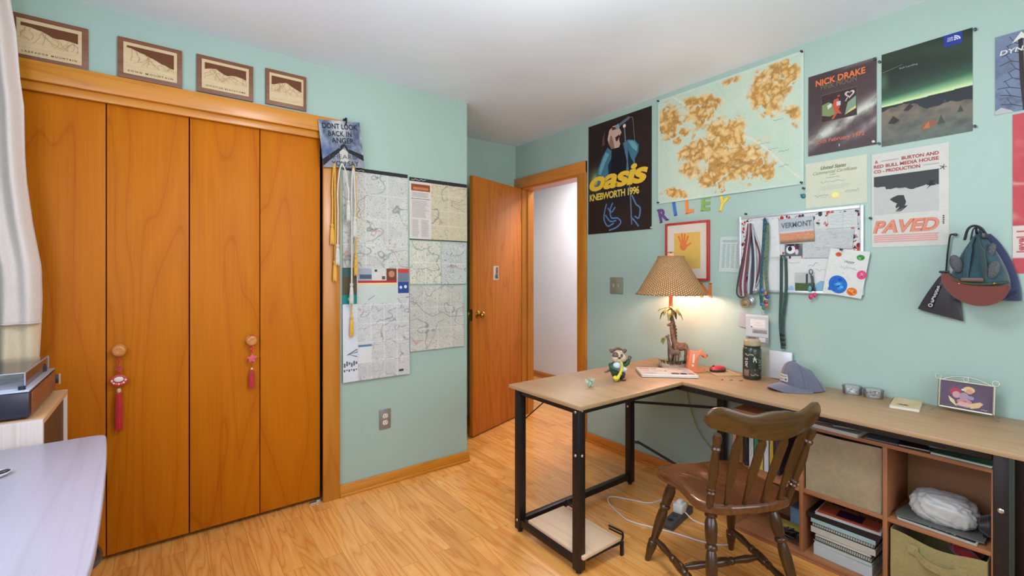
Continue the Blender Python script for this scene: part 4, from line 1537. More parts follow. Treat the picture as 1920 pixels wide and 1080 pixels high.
LSER = {'R': [(-.85, -1), (.85, -1), (-.85, 1)], 'I': [(0, -1), (0, 1)], 'L': [(-.85, -1), (-.85, 1)], 'E': [(-.85, -1), (-.85, 1)], 'Y': [(0, -1), (-.85, 1), (.85, 1)], 'N': [(-.85, -1), (-.85, 1), (.85, 1)]}
wall_letter('R', 1.806, 1.664, 0.062, 0.088, (106, 66, 132), 'purple letter R on the wall, first of the name', math.radians(-14))
wall_letter('I', 1.720, 1.694, 0.02, 0.086, (58, 112, 184), 'blue letter I on the wall between the R and the L', math.radians(-10))
wall_letter('L', 1.617, 1.700, 0.052, 0.088, (228, 130, 52), 'orange letter L on the wall between the I and the E', math.radians(-5))
wall_letter('E', 1.507, 1.703, 0.056, 0.088, (128, 172, 84), 'green letter E on the wall between the L and the Y', math.radians(4))
wall_letter('Y', 1.404, 1.688, 0.066, 0.088, (238, 210, 66), 'yellow letter Y on the wall, last of the arched name', math.radians(18))
wall_letter('N', 1.508, 1.181, 0.072, 0.082, (224, 122, 62), 'orange letter N on the wall under the framed handprint')
wall_letter('A', 1.612, 1.181, 0.072, 0.082, (224, 122, 62), 'orange letter A on the wall, half behind the lampshade')

# framed handprint
t = thing('picture_frame', 'red framed child handprint above the wicker lamp', 'picture', onB(1.779, 1.238, 0.001), (0, 0, RB))
FW, FH = 0.298, 0.364
FR = wood('red_stained_frame', (120, 26, 22), (164, 44, 36), (178, 54, 44), 'Z', rings=4, width=20, stretch=0.1, rough=0.35)
g = G()
for lo, hi in (((0, -0.02, 0), (0.014, 0, FH)), ((FW - 0.014, -0.02, 0), (FW, 0, FH)), ((0.014, -0.02, 0), (FW - 0.014, 0, 0.014)), ((0.014, -0.02, FH - 0.014), (FW - 0.014, 0, FH))):
    g.box(lo, hi, 0, 0.002)
g.build('frame', FR, t)


def fn(U, V):
    return lerp((216, 172, 84), (232, 190, 104), fbm(U * 5, V * 6, 3, 5))


a = Art(FW - 0.026, FH - 0.026, flat((226, 214, 196)), 2, 2, 0.006)
a.rect(.18, .18, .84, .84, (226, 184, 92), 1)
HP = (226, 128, 64)
a.disc(.42, .60, 0.024, HP, 2, 0.03)
for (u0, v0, u1, v1) in ((.36, .66, .30, .78), (.40, .68, .38, .82), (.44, .68, .46, .81), (.48, .66, .54, .77), (.47, .58, .60, .64)):
    a.line([(u0, v0), ((u0 + u1) / 2, (v0 + v1) / 2), (u1, v1)], 0.012, HP, 3)
    a.disc(u1, v1, 0.006, HP, 3)
a.build('handprint_picture', None, None, (0.013, -0.006, 0.013), parent=t)

# light switch
t = thing('light_switch', 'double light switch with a grey green plate beside the doorway', 'light switch', onB(2.193, 1.195, 0.001), (0, 0, RB))
G().box((-0.059, -0.006, -0.06), (0.059, 0, 0.06), bev=0.003).build('cover_plate', mat('bronze_switch_plate', (132, 138, 116), 0.4, 0.35), t)
for sx in (-0.023, 0.023):
    G().box((sx - 0.006, -0.0085, -0.013), (sx + 0.006, -0.005, 0.013), bev=0.001).box((sx - 0.0045, -0.017, 0.0), (sx + 0.0045, -0.006, 0.009), bev=0.001).build('toggle', mat('toggle_plastic', (176, 176, 150), 0.4), t)
for sx in (-0.023, 0.023):
    for z in (-0.03, 0.03):
        G().ell((sx, -0.006, z), (0.003, 0.0012, 0.003), 0, 8).build('screw', BRASS, t)

# ------------------------------------------------------------------ pin board and what hangs from it
t = thing('pin_board', 'white pin board with an aluminium frame and a border of red ornaments', 'pin board', onB(1.305, 1.18, 0.001), (0, 0, RB))
BW, BH = 0.583, 0.42
ALU = mat('aluminium_frame', (196, 202, 204), 0.35, 0.6)
g = G()
for lo, hi in (((0, -0.016, 0), (0.014, 0, BH)), ((BW - 0.014, -0.016, 0), (BW, 0, BH)), ((0.014, -0.016, 0), (BW - 0.014, 0, 0.014)), ((0.014, -0.016, BH - 0.014), (BW - 0.014, 0, BH))):
    g.box(lo, hi, 0, 0.002)
g.build('frame', ALU, t)
a = Art(BW - 0.02, BH - 0.02, flat((214, 218, 212)), 2, 2, 0.008)
r = random.Random(9)
for q in range(150):
    k = q % 5
    if k == 0:
        u, v = r.uniform(.01, .99), r.uniform(.90, .97)
    elif k == 1:
        u, v = r.uniform(.01, .07), r.uniform(.05, .95)
    elif k == 2:
        u, v = r.uniform(.94, .985), r.uniform(.3, .95)
    elif k == 3:
        u, v = r.uniform(.2, .75), r.uniform(.43, .50)
    else:
        u, v = r.uniform(.3, .98), r.uniform(.80, .97)
    c = r.choice([(176, 46, 52), (196, 74, 72), (120, 40, 48), (60, 62, 76), (206, 120, 116)])
    s_ = r.uniform(.004, .010)
    m_ = r.randrange(3)
    if m_ == 0:
        a.disc(u, v, s_, c, 1, s_ * 1.4, 10)
    elif m_ == 1:
        a.poly([(u - s_ / a.w, v - s_ / a.h), (u + s_ / a.w, v - s_ / a.h), (u, v + s_ / a.h)], c, 1)
    else:
        a.line([(u - s_ / a.w, v), (u + s_ / a.w, v + s_ / a.h)], 0.003, c, 1)
a.build('panel', None, None, (0.01, -0.002, 0.01), parent=t)

CG = 'cards pinned to the board'
D0 = 0.013


def card(name, y, z, w_, h_, fn, label, cat='card', d=0.0, rot=0.0, nx=2, ny=2, draw=None, group=CG):
    A = Art(w_, h_, fn, nx, ny, 0.0006)
    if draw:
        draw(A)
    return A.build(name, label, cat, onB(y, z, D0 + d), (0, rot, RB), group)


def dr(A):
    A.scribble(.55, .5, .35, .05, (190, 196, 194), 1, 8, seed=2)
    A.scribble(.6, .3, .3, .05, (196, 200, 198), 1, 8, seed=3)


card('paper_sheet', 1.258, 1.362, 0.172, 0.205, flat((222, 226, 218)), 'blank white sheet pinned to the board behind the hanging medals', 'paper', 0.0, math.radians(-2), draw=dr)
card('paper_sheet', 1.15, 1.19, 0.095, 0.16, flat((220, 224, 218)), 'plain white sheet low on the board, left of the green lanyard', 'paper', 0.0012)


def fn(U, V):
    c = lerp((168, 178, 184), (196, 200, 200), fbm(U * 3, V * 3, 3, 2))
    c = lerp(c, (206, 208, 206), np.exp(-((V - .44) / .06) ** 2))
    f = lerp((196, 122, 84), (222, 168, 134), fbm(U * 26, V * 22, 3, 4))
    f = lerp(f, (128, 112, 84), np.clip((.16 - V) * 8, 0, 1))
    c[V < .42] = f[V < .42]
    return c


card('postcard', 1.084, 1.437, 0.16, 0.128, fn, 'postcard reading VERMONT over orange autumn hills', 'postcard', 0.0030, math.radians(-2), 60, 50, lambda A: A.text('VERMONT', .05, .62, .90, .22, (96, 116, 122), 3, 0.03))


def dr(A):
    A.disc(.32, .52, .022, (226, 226, 224), 1)
    A.disc(.28, .6, .010, (34, 30, 36), 2, .012)
    A.poly([(.14, .9), (.3, .78), (.5, .86), (.5, 1), (.14, 1)], (40, 34, 40), 2)
    A.poly([(.56, 1), (.56, .5), (.7, .4), (.76, .7), (.74, 1)], (86, 46, 60), 1)
    A.disc(.64, .32, .008, (222, 200, 200), 2, .014)
    A.poly([(.78, 1), (.9, .6), (1, .5), (1, 1)], (120, 134, 124), 1)


card('postcard', 1.062, 1.372, 0.09, 0.062, flat((98, 104, 112)), 'small photo card of a black and white cow', 'postcard', 0.0018, 0, draw=dr)


def fn(U, V):
    c = lerp((186, 192, 190), (204, 208, 204), fbm(U * 4, V * 6, 3, 7))
    return lerp(c, (160, 170, 168), np.clip(1 - np.abs(fbm(U * 5, V * 6, 3, 9) - .5) * 18, 0, 1) * .6)


card('postcard', 0.925, 1.412, 0.16, 0.092, fn, 'pale grey snow scene card at the right of the VERMONT card', 'postcard', 0.0036, math.radians(5), 40, 30)
card('postcard', 0.978, 1.36, 0.13, 0.072, fn, 'pale grey snow scene card right of the cow card', 'postcard', 0.0024, math.radians(1), 40, 30)


def dr(A):
    for q in range(4):
        A.scribble(.1, .15 + .2 * q, .8, .14, (150, 158, 156), 1, 9, .001, seed=q)
    A.line([(.5, .05), (.52, .95)], .001, (150, 158, 156), 1)


card('sketch_card', 0.865, 1.50, 0.12, 0.075, flat((206, 212, 206)), 'white card with thin grey lines in the upper right of the board', 'card', 0.0008, 0, draw=dr)


def dr(A):
    A.scribble(.08, .86, .3, .06, (120, 124, 124), 1, 7, .0016, seed=1)
    A.scribble(.55, .78, .2, .12, (90, 94, 96), 1, 8, .0016, seed=4)
    A.scribble(.7, .64, .2, .07, (110, 114, 114), 1, 9, .0014, seed=6)
    A.disc(.09, .1, .014, (150, 176, 214), 1, .02)
    A.disc(.2, .11, .012, (160, 184, 216), 1, .018)
    A.poly([(.66, .0), (.66, .22), (.8, .36), (1, .34), (1, .0)], (132, 180, 206), 1)


card('greeting_card', 1.075, 1.183, 0.222, 0.172, flat((220, 222, 216)), 'white greeting card with pencil doodles along the bottom of the board', 'card', 0.0006, 0, draw=dr)


def fn(U, V):
    c = lerp((178, 188, 186), (196, 204, 200), fbm(U * 5, V * 4, 2, 3))
    gr = lerp((60, 82, 48), (96, 118, 70), fbm(U * 14, V * 16, 3, 5))
    c[V < .46] = gr[V < .46]
    return c


card('postcard', 1.012, 1.188, 0.09, 0.098, fn, 'small photo of a grey shed on green grass, low on the board', 'postcard', 0.0030, 0, 30, 34, lambda A: (A.poly([(.55, .46), (.55, .9), (.66, .96), (.66, .46)], (70, 74, 76), 1), A.poly([(.1, .46), (.1, .86), (.5, .92), (.5, .46)], (186, 190, 182), 1)))


def dr(A):
    r = random.Random(4)

    def egg(u, v, rx, ry, cols, lay, rot=0.0, clip=False):
        A.disc(u, v, rx, cols[0], lay, ry, 22, rot)
        for q in range(9):
            an, d = r.uniform(0, 2 * PI), r.uniform(0, .75)
            A.disc(u + d * rx * .8 * math.cos(an) / A.w, v + d * ry * .8 * math.sin(an) / A.h, rx * .24, cols[1 + q % (len(cols) - 1)], lay + 1, rx * .18, 8)
    egg(.36, .23, .038, .044, [(34, 112, 196), (90, 182, 226), (24, 76, 164), (64, 150, 214)], 1, .5)
    A.poly([(.12, .08), (.16, .28), (.3, .4), (.34, .08)], (34, 104, 190), 1)
    egg(.80, .86, .016, .013, [(62, 148, 70), (120, 190, 110), (36, 110, 60)], 1)
    egg(.24, .88, .013, .011, [(214, 106, 52), (190, 80, 40)], 1)
    egg(.90, .50, .019, .021, [(222, 80, 130), (240, 150, 180), (190, 50, 100)], 1)
    egg(.74, .12, .021, .019, [(232, 120, 44), (244, 170, 80), (206, 90, 40)], 1)
    A.text('Happy', .42, .70, .26, .075, (96, 104, 110), 2, 0, .3)
    A.scribble(.34, .58, .42, .07, (120, 96, 106), 2, 16, .0014, seed=8)
    for q in range(16):
        A.disc(r.uniform(.05, .95), r.uniform(.05, .95), .0016, r.choice([(206, 90, 90), (120, 150, 170), (170, 170, 90)]), 1, None, 6)


card('greeting_card', 0.888, 1.188, 0.16, 0.22, flat((222, 224, 216)), 'tilted greeting card with blue, green, pink and orange gem shapes', 'card', 0.0045, math.radians(9), draw=dr)

# paper lists beside the board
a = Art(0.135, 0.205, flat((200, 216, 206)), 2, 2)
for q in range(4):
    a.lines(.12 + .2 * q, .12, .15, .68, 22, (160, 176, 170), 1, .5, seed=q + 1)
a.lines(.12, .84, .7, .07, 2, (150, 166, 162), 1, .5, seed=9)
a.build('paper_list', 'white sheet of printed columns taped to the wall left of the pin board', 'paper', onB(1.428, 1.292, 0.002), (0, math.radians(3), RB))


def ribbon(g, pts, wd, mi=0, th=0.0012, n=7):
    """a flat woven band facing the room; pts = (x right, y out, z) in the local frame"""
    P = spline(pts, n)
    rings = []
    for i, p in enumerate(P):
        t_ = (P[min(i + 1, len(P) - 1)] - P[max(i - 1, 0)]).normalized()
        side = Vector((t_.z, 0, -t_.x))
        side = side.normalized() if side.length > 0.05 else Vector((1, 0, 0))
        out = t_.cross(side).normalized()
        rings.append([p + side * wd / 2 + out * th / 2, p + side * wd / 2 - out * th / 2, p - side * wd / 2 - out * th / 2, p - side * wd / 2 + out * th / 2])
    g.loft(rings, mi)


RB_RED = mat('ribbon_red', (112, 38, 54), .55, sheen=.3)
RB_WHT = mat('ribbon_white', (186, 190, 192), .55, sheen=.3)
RB_NVY = mat('ribbon_navy', (34, 42, 68), .55, sheen=.3)
RB_BLK = mat('ribbon_black', (44, 52, 56), .55, sheen=.3)
OLDGOLD = mat('medal_gold', (132, 120, 88), .5, .6, .2, 60)
OLDSIL = mat('medal_silver', (160, 166, 168), .35, .8)
PMED = onB(1.231, 1.556, 0.0)


def medal(label, mats_, legs, disc, dm, d, r=0.026):
    """ribbon from the shared pin down to a disc; legs = list of (x bottom, z bottom, bulge, material)"""
    t = thing('medal', label, 'medal', (XB - d, 1.231, 1.556), (0, 0, RB), 'medals on the pin board')
    for k, (xb, zb, bl, mi, wd) in enumerate(legs):
        g = G()
        dy = -0.0022 * k
        x0 = 0.006 * (k - (len(legs) - 1) / 2)
        ribbon(g, [(x0, dy, 0.0), (x0 + bl * .5, dy, -0.07), (bl + xb * .4, dy, zb * .5), (xb + bl * .45, dy, zb * .8), (xb, dy, zb)], wd)
        g.build('ribbon', mats_[mi], t, 30)
    if disc:
        x, z = disc
        g = G()
        M = Matrix.Translation((x, -0.004, z)) @ Matrix.Rotation(PI / 2, 4, 'X')
        g.lathe([(0.0, 0), (r, 0), (r * 1.02, .001), (r * 1.02, .003), (r * .92, .0042), (r * .86, .0032), (r * .6, .0032), (r * .5, .005), (r * .2, .0055), (0, .0055)], 28, 0, M, False)
        g.tube([(x + .006 * math.cos(q), -0.004, z + r + .004 + .006 * math.sin(q)) for q in [2 * PI * k / 14 for k in range(14)]], .0013, 6, closed=True)
        g.build('disc', dm, t, 40)
    return t


medal('medal on a maroon and white striped ribbon with a bronze disc, frontmost', [RB_RED, RB_WHT], [(-.045, -.40, -.012, 0, .012), (-.034, -.40, -.006, 1, .008), (-.02, -.405, -.004, 0, .010)], (-.024, -.438), OLDGOLD, .040)
medal('medal on a navy and white ribbon hanging right of the bronze disc', [RB_NVY, RB_WHT], [(-.012, -.385, .004, 1, .011), (.004, -.39, .012, 0, .013), (.018, -.37, .02, 1, .009)], (.0, -.425), OLDSIL, .028, .022)
medal('medal on a maroon ribbon bowing out to the right', [RB_RED, RB_WHT], [(.024, -.33, .034, 0, .010), (.028, -.34, .042, 1, .006)], (.022, -.366), OLDSIL, .020, .018)
t = thing('ribbon_loop', 'thin black ribbon looping out to the left of the medals', 'ribbon', (XB - .034, 1.231, 1.556), (0, 0, RB), None)
g = G()
ribbon(g, [(-.01, 0, 0), (-.03, 0, -.14), (-.062, 0, -.29), (-.074, 0, -.38), (-.055, 0, -.408), (-.03, 0, -.405)], .009)
g.build('ribbon', RB_BLK, t, 30)

# grey pass and conference badge hanging below the board
a = Art(0.07, 0.082, flat((176, 182, 182)), 2, 2, 0.002)
a.build('paper_tag', 'plain grey card hanging tilted behind the badge holder', 'tag', onB(1.312, .985, .006), (0, math.radians(9), RB))

PAT = mat('patterned_lanyard', (30, 78, 92), .5, var=.8, scale=120)
PATY = mat('patterned_lanyard_yellow', (84, 112, 84), .5, var=.6, scale=120)
GREENL = mat('dark_green_lanyard', (22, 62, 52), .5, var=.5, scale=60, sheen=.3)
t = thing('lanyard', 'teal and yellow patterned lanyard with a badge holder below', 'lanyard', onB(1.146, 1.562, .036), (0, 0, RB), 'lanyards over the pin board')
g = G()
ribbon(g, [(-.006, -.006, -.01), (-.012, -.004, -.12), (-.024, -.003, -.27), (-.026, -.002, -.40), (-.022, -.002, -.455)], .016)
g.build('strap', PAT, t, 30)
g = G()
ribbon(g, [(.006, -.002, -.01), (.006, -.001, -.12), (-.002, 0, -.27), (.004, 0, -.36), (.002, -.002, -.42)], .016)
g.build('strap', PATY, t, 30)
g = G()
g.tube(spline([(-.008, -.006, -.02), (-.006, -.012, .002), (.0, -.012, .012), (.008, -.006, -.02)], 6), .008, 8, flat=.5)
g.build('fold', mat('lanyard_blue', (34, 96, 130), .5), t)
cols = [(48, 120, 176), (176, 106, 82), (58, 122, 96), (40, 70, 150), (190, 180, 160), (120, 60, 60)]
r = random.Random(3)
for q in range(9):
    c = cols[q % 6]
    G().ell((r.uniform(-.026, .018), -.008 - .004 * (q % 2), -.37 - .012 * q + r.uniform(-.004, .004)), (.012 * r.uniform(.7, 1.1), .006, .012 * r.uniform(.7, 1.1)), 0, 10).build('charm', mat('charm_%d' % (q % 6), c, .4), t)
G().tube([(-.018, -.003, -.455), (-.014, -.004, -.49)], .003, 8).tube([(-.014 + .008 * math.cos(k), -.004, -.494 + .008 * math.sin(k)) for k in [2 * PI * j / 12 for j in range(12)]], .0014, 6, closed=True).build('clip', OLDSIL, t)
A = Art(.118, .148, flat((190, 196, 198)), 2, 2, .002)
A.rect(.0, .93, 1, 1, (212, 216, 218), 1)
A.rect(.2, .52, .88, .84, (214, 218, 200), 1)
A.rect(.22, .54, .86, .82, (222, 224, 212), 2)
A.scribble(.45, .69, .2, .04, (120, 126, 126), 3, 9, seed=3)
A.scribble(.36, .60, .4, .03, (160, 166, 164), 3, 12, seed=5)
A.disc(.26, .55, .004, (70, 74, 76), 3)
A.rect(.3, .32, .95, .46, (150, 152, 152), 1)
for q in range(6):
    A.scribble(.32 + .1 * q, .33, .1, .1, (92, 96, 98), 2, 6, .0016, seed=q + 7)
A.rect(.0, .0, 1, .2, (140, 146, 148), 1)
A.rect(.1, .03, .45, .17, (96, 104, 104), 2)
A.rect(.6, .02, .88, .18, (206, 210, 208), 2)
A.build('badge', None, None, (-.104, -.004, -.652), parent=t)

t = thing('lanyard', 'dark green lanyard with a clear pouch resting on the desk', 'lanyard', onB(1.066, 1.362, .018), (0, 0, RB), 'lanyards over the pin board')
g = G()
ribbon(g, [(-.010, -.004, 0), (-.011, -.003, -.16), (-.016, -.002, -.34), (-.006, -.001, -.475)], .015)
g.build('strap', GREENL, t, 30)
g = G()
ribbon(g, [(.010, .0, 0), (.012, 0, -.16), (-.003, 0, -.34), (.001, -.004, -.475)], .015)
g.build('strap', GREENL, t, 30)
G().tube(spline([(-.012, -.004, -.01), (-.008, -.010, .008), (.0, -.012, .014), (.008, -.010, .008), (.012, -.004, -.01)], 6), .0075, 8, flat=.5).build('fold', GREENL, t)
for q, z in enumerate((-.40, -.425, -.45)):
    G().box((-.017 + .004 * q, -.006, z - .008), (.007 + .002 * q, -.001, z + .008), bev=.002).build('slider', mat('slider_black', (20, 26, 26), .4), t)
CLEAR = clear('clear_plastic', (.98, .99, .98, 1), .2, .25, .40)
G().tube([(0.002 + .01 * math.cos(k), -.006, -.485 + .01 * math.sin(k)) for k in [2 * PI * j / 14 for j in range(14)]], .0015, 6, closed=True).build('ring', OLDSIL, t)
g = G()
g.box((-.066, -.016, -.634), (.046, -.002, -.487), bev=.004)
g.build('pouch', CLEAR, t)
A = Art(.096, .10, flat((226, 226, 214)), 2, 2, .0008)
A.lines(.1, .2, .7, .6, 7, (200, 204, 196), 1, .3, seed=2)
A.build('insert', None, None, (-.06, -.008, -.628), parent=t)

# little figure keyring dangling at the lower edge of the board
t = thing('keyring', 'small keyring of dark, teal and magenta pieces at the bottom edge of the board', 'keyring', onB(.937, 1.29, .022), (0, 0, RB))
G().tube([(.008 * math.cos(k), -.003, .0 + .012 * math.sin(k)) for k in [2 * PI * j / 14 for j in range(14)]], .002, 6, closed=True).tube([(0, -.003, -.012), (.006, -.003, -.05)], .003, 6).build('ring', mat('ring_grey', (70, 74, 80), .4, .5), t)
g = G()
ribbon(g, [(.004, -.004, -.02), (.008, -.004, -.05), (.002, -.005, -.085)], .012)
g.build('strap', mat('keyring_dark', (54, 56, 66), .5, var=.5, scale=90), t)
G().ell((-.004, -.006, -.085), (.009, .005, .016), 0, 10).build('charm', mat('keyring_teal', (70, 150, 150), .4), t)
G().ell((.0, -.006, -.125), (.009, .005, .014), 0, 10).build('charm', mat('keyring_magenta', (206, 40, 98), .4), t)
G().ell((.018, -.006, -.115), (.008, .005, .013), 0, 10).build('charm', mat('keyring_magenta', (206, 40, 98), .4), t)
G().ell((.016, -.006, -.085), (.006, .005, .012), 0, 10).build('charm', mat('keyring_black', (36, 34, 40), .4), t)

# black pins that hold the board's cards
for y, z, l in ((.807, 1.396, 'dark push pin at the top of the card with gem shapes'), (.905, 1.53, 'dark push pin between the VERMONT card and the grey snow card'), (.745, 1.574, 'dark push pin in the upper right corner of the pin board')):
    push_pin(y, z, l, PINB, .0195)

# ------------------------------------------------------------------ hook with caps and a pouch
HOOKM = mat('hook_metal', (60, 62, 66), .35, .7)
t = thing('wall_hook', 'dark metal wall hook behind the hanging caps', 'hook', onB(.343, 1.425, .0005), (0, 0, RB))
G().box((-.012, -.004, -.03), (.012, 0, .03), bev=.002).build('base_plate', HOOKM, t)
G().tube(spline([(0, -.002, .01), (0, -.05, .012), (0, -.066, .03), (0, -.058, .044)], 6), .004, 10).build('prong', HOOKM, t)

NAVYC = mat('navy_cotton', (30, 42, 82), .75, sheen=.4, bmp=.2, scale=60)
TEALC = mat('teal_corduroy', (16, 66, 76), .75, sheen=.4, bmp=.2, scale=50, var=.25)
TEALD = mat('dark_teal_cotton', (14, 48, 52), .75, sheen=.4, bmp=.2, scale=50)
RUST = mat('rust_suede', (104, 40, 28), .8, sheen=.3, var=.08)
OLIVE = mat('olive_band', (58, 66, 38), .75, var=.35, scale=90)
MESH = mat('speckled_mesh', (74, 78, 82), .7, var=.65, scale=260)


def shell(g, c, rx, ry, rz, fold, mi=0, seed=0, n=28, m=12, p=1.0):
    """a limp cap crown hanging flat: half dome bulging from the wall (-y), gathered at the top"""
    rings = []
    for j in range(m + 1):
        v = j / m
        ring = []
        prof = math.sin(PI * (0.06 + 0.94 * v) / 2) ** p
        z = c[2] + rz * (1 - 2 * v)
        for k in range(n):
            a = 2 * PI * k / n
            f = 1 + fold * math.sin(5 * a + seed) * (1 - v) + fold * .5 * math.sin(9 * a + 2 * seed + 4 * v)
            x = c[0] + rx * prof * math.cos(a) * f
            y = c[1] + min(ry * prof * math.sin(a) * f, 0.008)
            ring.append((x, y, z))
        rings.append(ring)
    g.loft(rings, mi)


t = thing('baseball_cap', 'navy cap hanging behind the teal cap', 'cap', onB(.345, 1.445, .010), (0, 0, RB), 'caps on the wall hook')
g = G()
shell(g, (.014, -.002, -.138), .104, .030, .130, .05, seed=1, p=.7)
g.build('crown', NAVYC, t, 60)
g = G()
g.cloth(lambda u, v: ((u - .5) * .175 + .02, -.012 - .012 * math.sin(PI * u) - .01 * v, -.235 - v * .055 * math.sin(PI * (.12 + .76 * u)) + .012 * u), 16, 5, .003)
g.build('brim', NAVYC, t, 60)
G().tube(spline([(-.02, -.01, -.03), (-.01, -.028, .012), (.006, -.03, .016), (.02, -.01, -.03)], 6), .006, 8, flat=.5).build('strap', NAVYC, t)

t = thing('baseball_cap', 'teal cap with a rust brim and mesh patches hanging in front', 'cap', onB(.345, 1.445, .052), (0, 0, RB), 'caps on the wall hook')
g = G()
shell(g, (.008, -.004, -.118), .083, .060, .108, .07, seed=2, p=.9)
g.build('crown', TEALC, t, 60)
for sx, z, rr, m_ in ((-.050, -.125, (.019, .007, .036), MESH), (.045, -.075, (.012, .007, .028), MESH), (.052, -.150, (.018, .007, .036), MESH)):
    y = {-.050: -.050, .045: -.028, .052: -.054}[sx]
    G().ell((sx, y, z), rr, 0, 14, rot=Matrix.Rotation(math.radians(-14 if sx < 0 else 14), 3, 'Y')).build('mesh_panel', m_, t)
for sx, w_ in ((-.012, .018), (.020, .016)):
    g = G()
    g.tube(spline([(sx * .3, -.022, -.02), (sx, -.054, -.07), (sx * 1.5, -.066, -.14), (sx * 1.6, -.064, -.19)], 6), [.004] * 6 + [.009] * 8 + [.007] * 5, 8, flat=.5)
    g.build('fold', TEALD if sx > 0 else TEALC, t, 60)
g = G()
RT = Matrix.Rotation(math.radians(14), 4, 'Y')
g.tube(spline([(-.074, -.045, -.165), (-.045, -.064, -.194), (0, -.072, -.204), (.05, -.066, -.203), (.088, -.04, -.196)], 6), [.008] * 25, 8, flat=.6)
g.build('sweatband', OLIVE, t, 60)
G().box((-.034, -.078, -.196), (.030, -.066, -.180), bev=.004).build('buckle_strap', mat('brown_leather', (98, 70, 60), .5), t)
for q in range(6):
    x = -.062 + .024 * q
    G().ell((x, -.072 + .2 * abs(x - .0) ** 1.6, -.203 - .006 * math.cos(x * 20) + .004), (.005, .003, .0035), 0, 8).build('rivet', BRASS if q % 2 else OLIVE, t)


def brim(u, v):
    a = PI * (1 + u)
    s_ = math.cos(a)
    inner = Vector((s_ * .084 + .008, -.052 - .020 * (1 - s_ * s_), -.186 + .020 * -s_ - .022 * (1 - s_ * s_)))
    outer = Vector((s_ * .094 + .002, -.060 - .040 * (1 - s_ * s_) ** .5, -.186 + .024 * -s_ - .098 * (1 - s_ * s_) ** .5))
    return tuple(inner.lerp(outer, v))


g = G()
g.cloth(brim, 28, 6, .0035)
g.build('brim', RUST, t, 60)
G().tube(spline([(-.03, -.02, -.03), (-.018, -.035, .010), (.0, -.035, .022), (.02, -.03, .008), (.034, -.012, -.028)], 6), .009, 8, flat=.5).build('back_strap', mat('black_webbing', (30, 38, 40), .6), t)
G().box((.018, -.034, -.03), (.034, -.022, -.008), bev=.003).build('buckle', mat('buckle_black', (22, 22, 24), .35), t)

t = thing('drawstring_pouch', 'small black drawstring pouch with white lettering hanging left of the caps', 'pouch', onB(.44, 1.276, .011), (0, 0, RB))
BLK = mat('black_nylon', (34, 34, 38), .55, sheen=.3, bmp=.25, scale=30)
g = G()
rings = []
for j in range(13):
    v = j / 12
    w_ = .010 + .052 * v ** .75
    d_ = .010 + .020 * math.sin(PI * min(1, v * 1.05)) ** .7
    cx = -.018 * v
    cz = -.168 * v
    ring = []
    for k in range(24):
        a_ = 2 * PI * k / 24
        f = 1 + .10 * math.sin(6 * a_ + 3 * v) * (1 - v * .7)
        ring.append((cx + w_ * 1.15 * math.copysign(abs(math.cos(a_)) ** .8, math.cos(a_)) * f, d_ * .55 * math.sin(a_) * f - .004, cz - .022 * v * math.cos(a_) * v))
    rings.append(ring)
g.loft(rings, 0, Matrix.Identity(4))
g.build('bag', BLK, t, 60)
g = G()
g.tube([(0.0, -.004, 0), (.006, -.006, .09), (.013, -.008, .158)], .0032, 8)
g.tube(spline([(.013, -.008, .158), (.018, -.010, .166), (.03, -.006, .164)], 5), .0032, 8)
g.build('drawstring', mat('black_cord', (26, 28, 30), .6), t)
G().tube([(-.02, -.006, .012), (.012, -.008, .012)], .0045, 8).build('cord_lock', mat('cord_lock_black', (22, 24, 26), .4), t)
A = Art(.10, .016, flat((34, 34, 38)), 2, 2, .0006)
A.disc(.10, .5, .0075, (216, 216, 216), 1)
A.disc(.10, .5, .0045, (34, 34, 38), 2)
for q in range(3):
    A.scribble(.22, .15, .74, .7, (216, 216, 216), 2, 17, .002, seed=q + 40)
A.build('printed_name', None, None, (-.040, -.0225, -.140), (0, -math.radians(72), 0), parent=t)
place(tag(G(Matrix.Rotation(-PI / 2, 4, 'Y')).lathe([(0, 0), (.006, 0), (.006, .003), (.003, .006), (.003, .012), (.006, .016), (.006, .020), (0, .021)], 12, 0, None, False).build('push_pin', PINB, smooth=50), 'black push pin that holds the cord of the drawstring pouch', 'push pin', 'push pins in the right wall'), onB(.412, 1.441, .0))

# ------------------------------------------------------------------ L-shaped desk
OAK = wood('light_oak_laminate', (138, 106, 70), (160, 128, 92), (170, 140, 104), 'Y', rings=6, width=8, stretch=0.08, rough=0.42, fibre=0.5)
BLKM = mat('black_powder_coat', (30, 25, 24), .42, .3, .08)
SCREW = mat('screw_steel', (200, 200, 200), .3, .9)
t = thing('corner_desk', 'L-shaped desk with a light oak top and black square steel legs', 'desk')
ZT = .725
top = [(1.392, 1.362), (2.135, 1.362), (2.112, 1.0), (2.10, .45), (2.096, .11), (2.600, .11), (2.600, 1.862), (1.392, 1.862)]
G().prism(top, ZT - .019, ZT, 0, None, .003).build('desktop', OAK, t, 30)


def leg(name, x0, y0, s_=.04, x1=None):
    G().box((x0, y0, .014), (x0 + (x1 or s_), y0 + s_, ZT - .019), bev=.002).build('leg', BLKM, t, 30)
    G().lathe([(.012, 0), (.013, .003), (.012, .006), (.005, .007), (.005, .016), (0, .016)], 14, 0, Matrix.Translation((x0 + .02, y0 + .02, 0)), True).build('leveling_foot', mat('foot_black', (26, 26, 26), .5), t)


leg('A', 1.405, 1.385)
leg('B', 1.405, 1.790)
leg('C', 2.255, 1.790)
leg('D', 2.535, 1.36)
leg('E', 2.115, .212, .036)
leg('F', 2.535, .204, .036)


def rail(lo, hi):
    G().box(lo, hi, bev=.0015).build('rail', BLKM, t, 30)


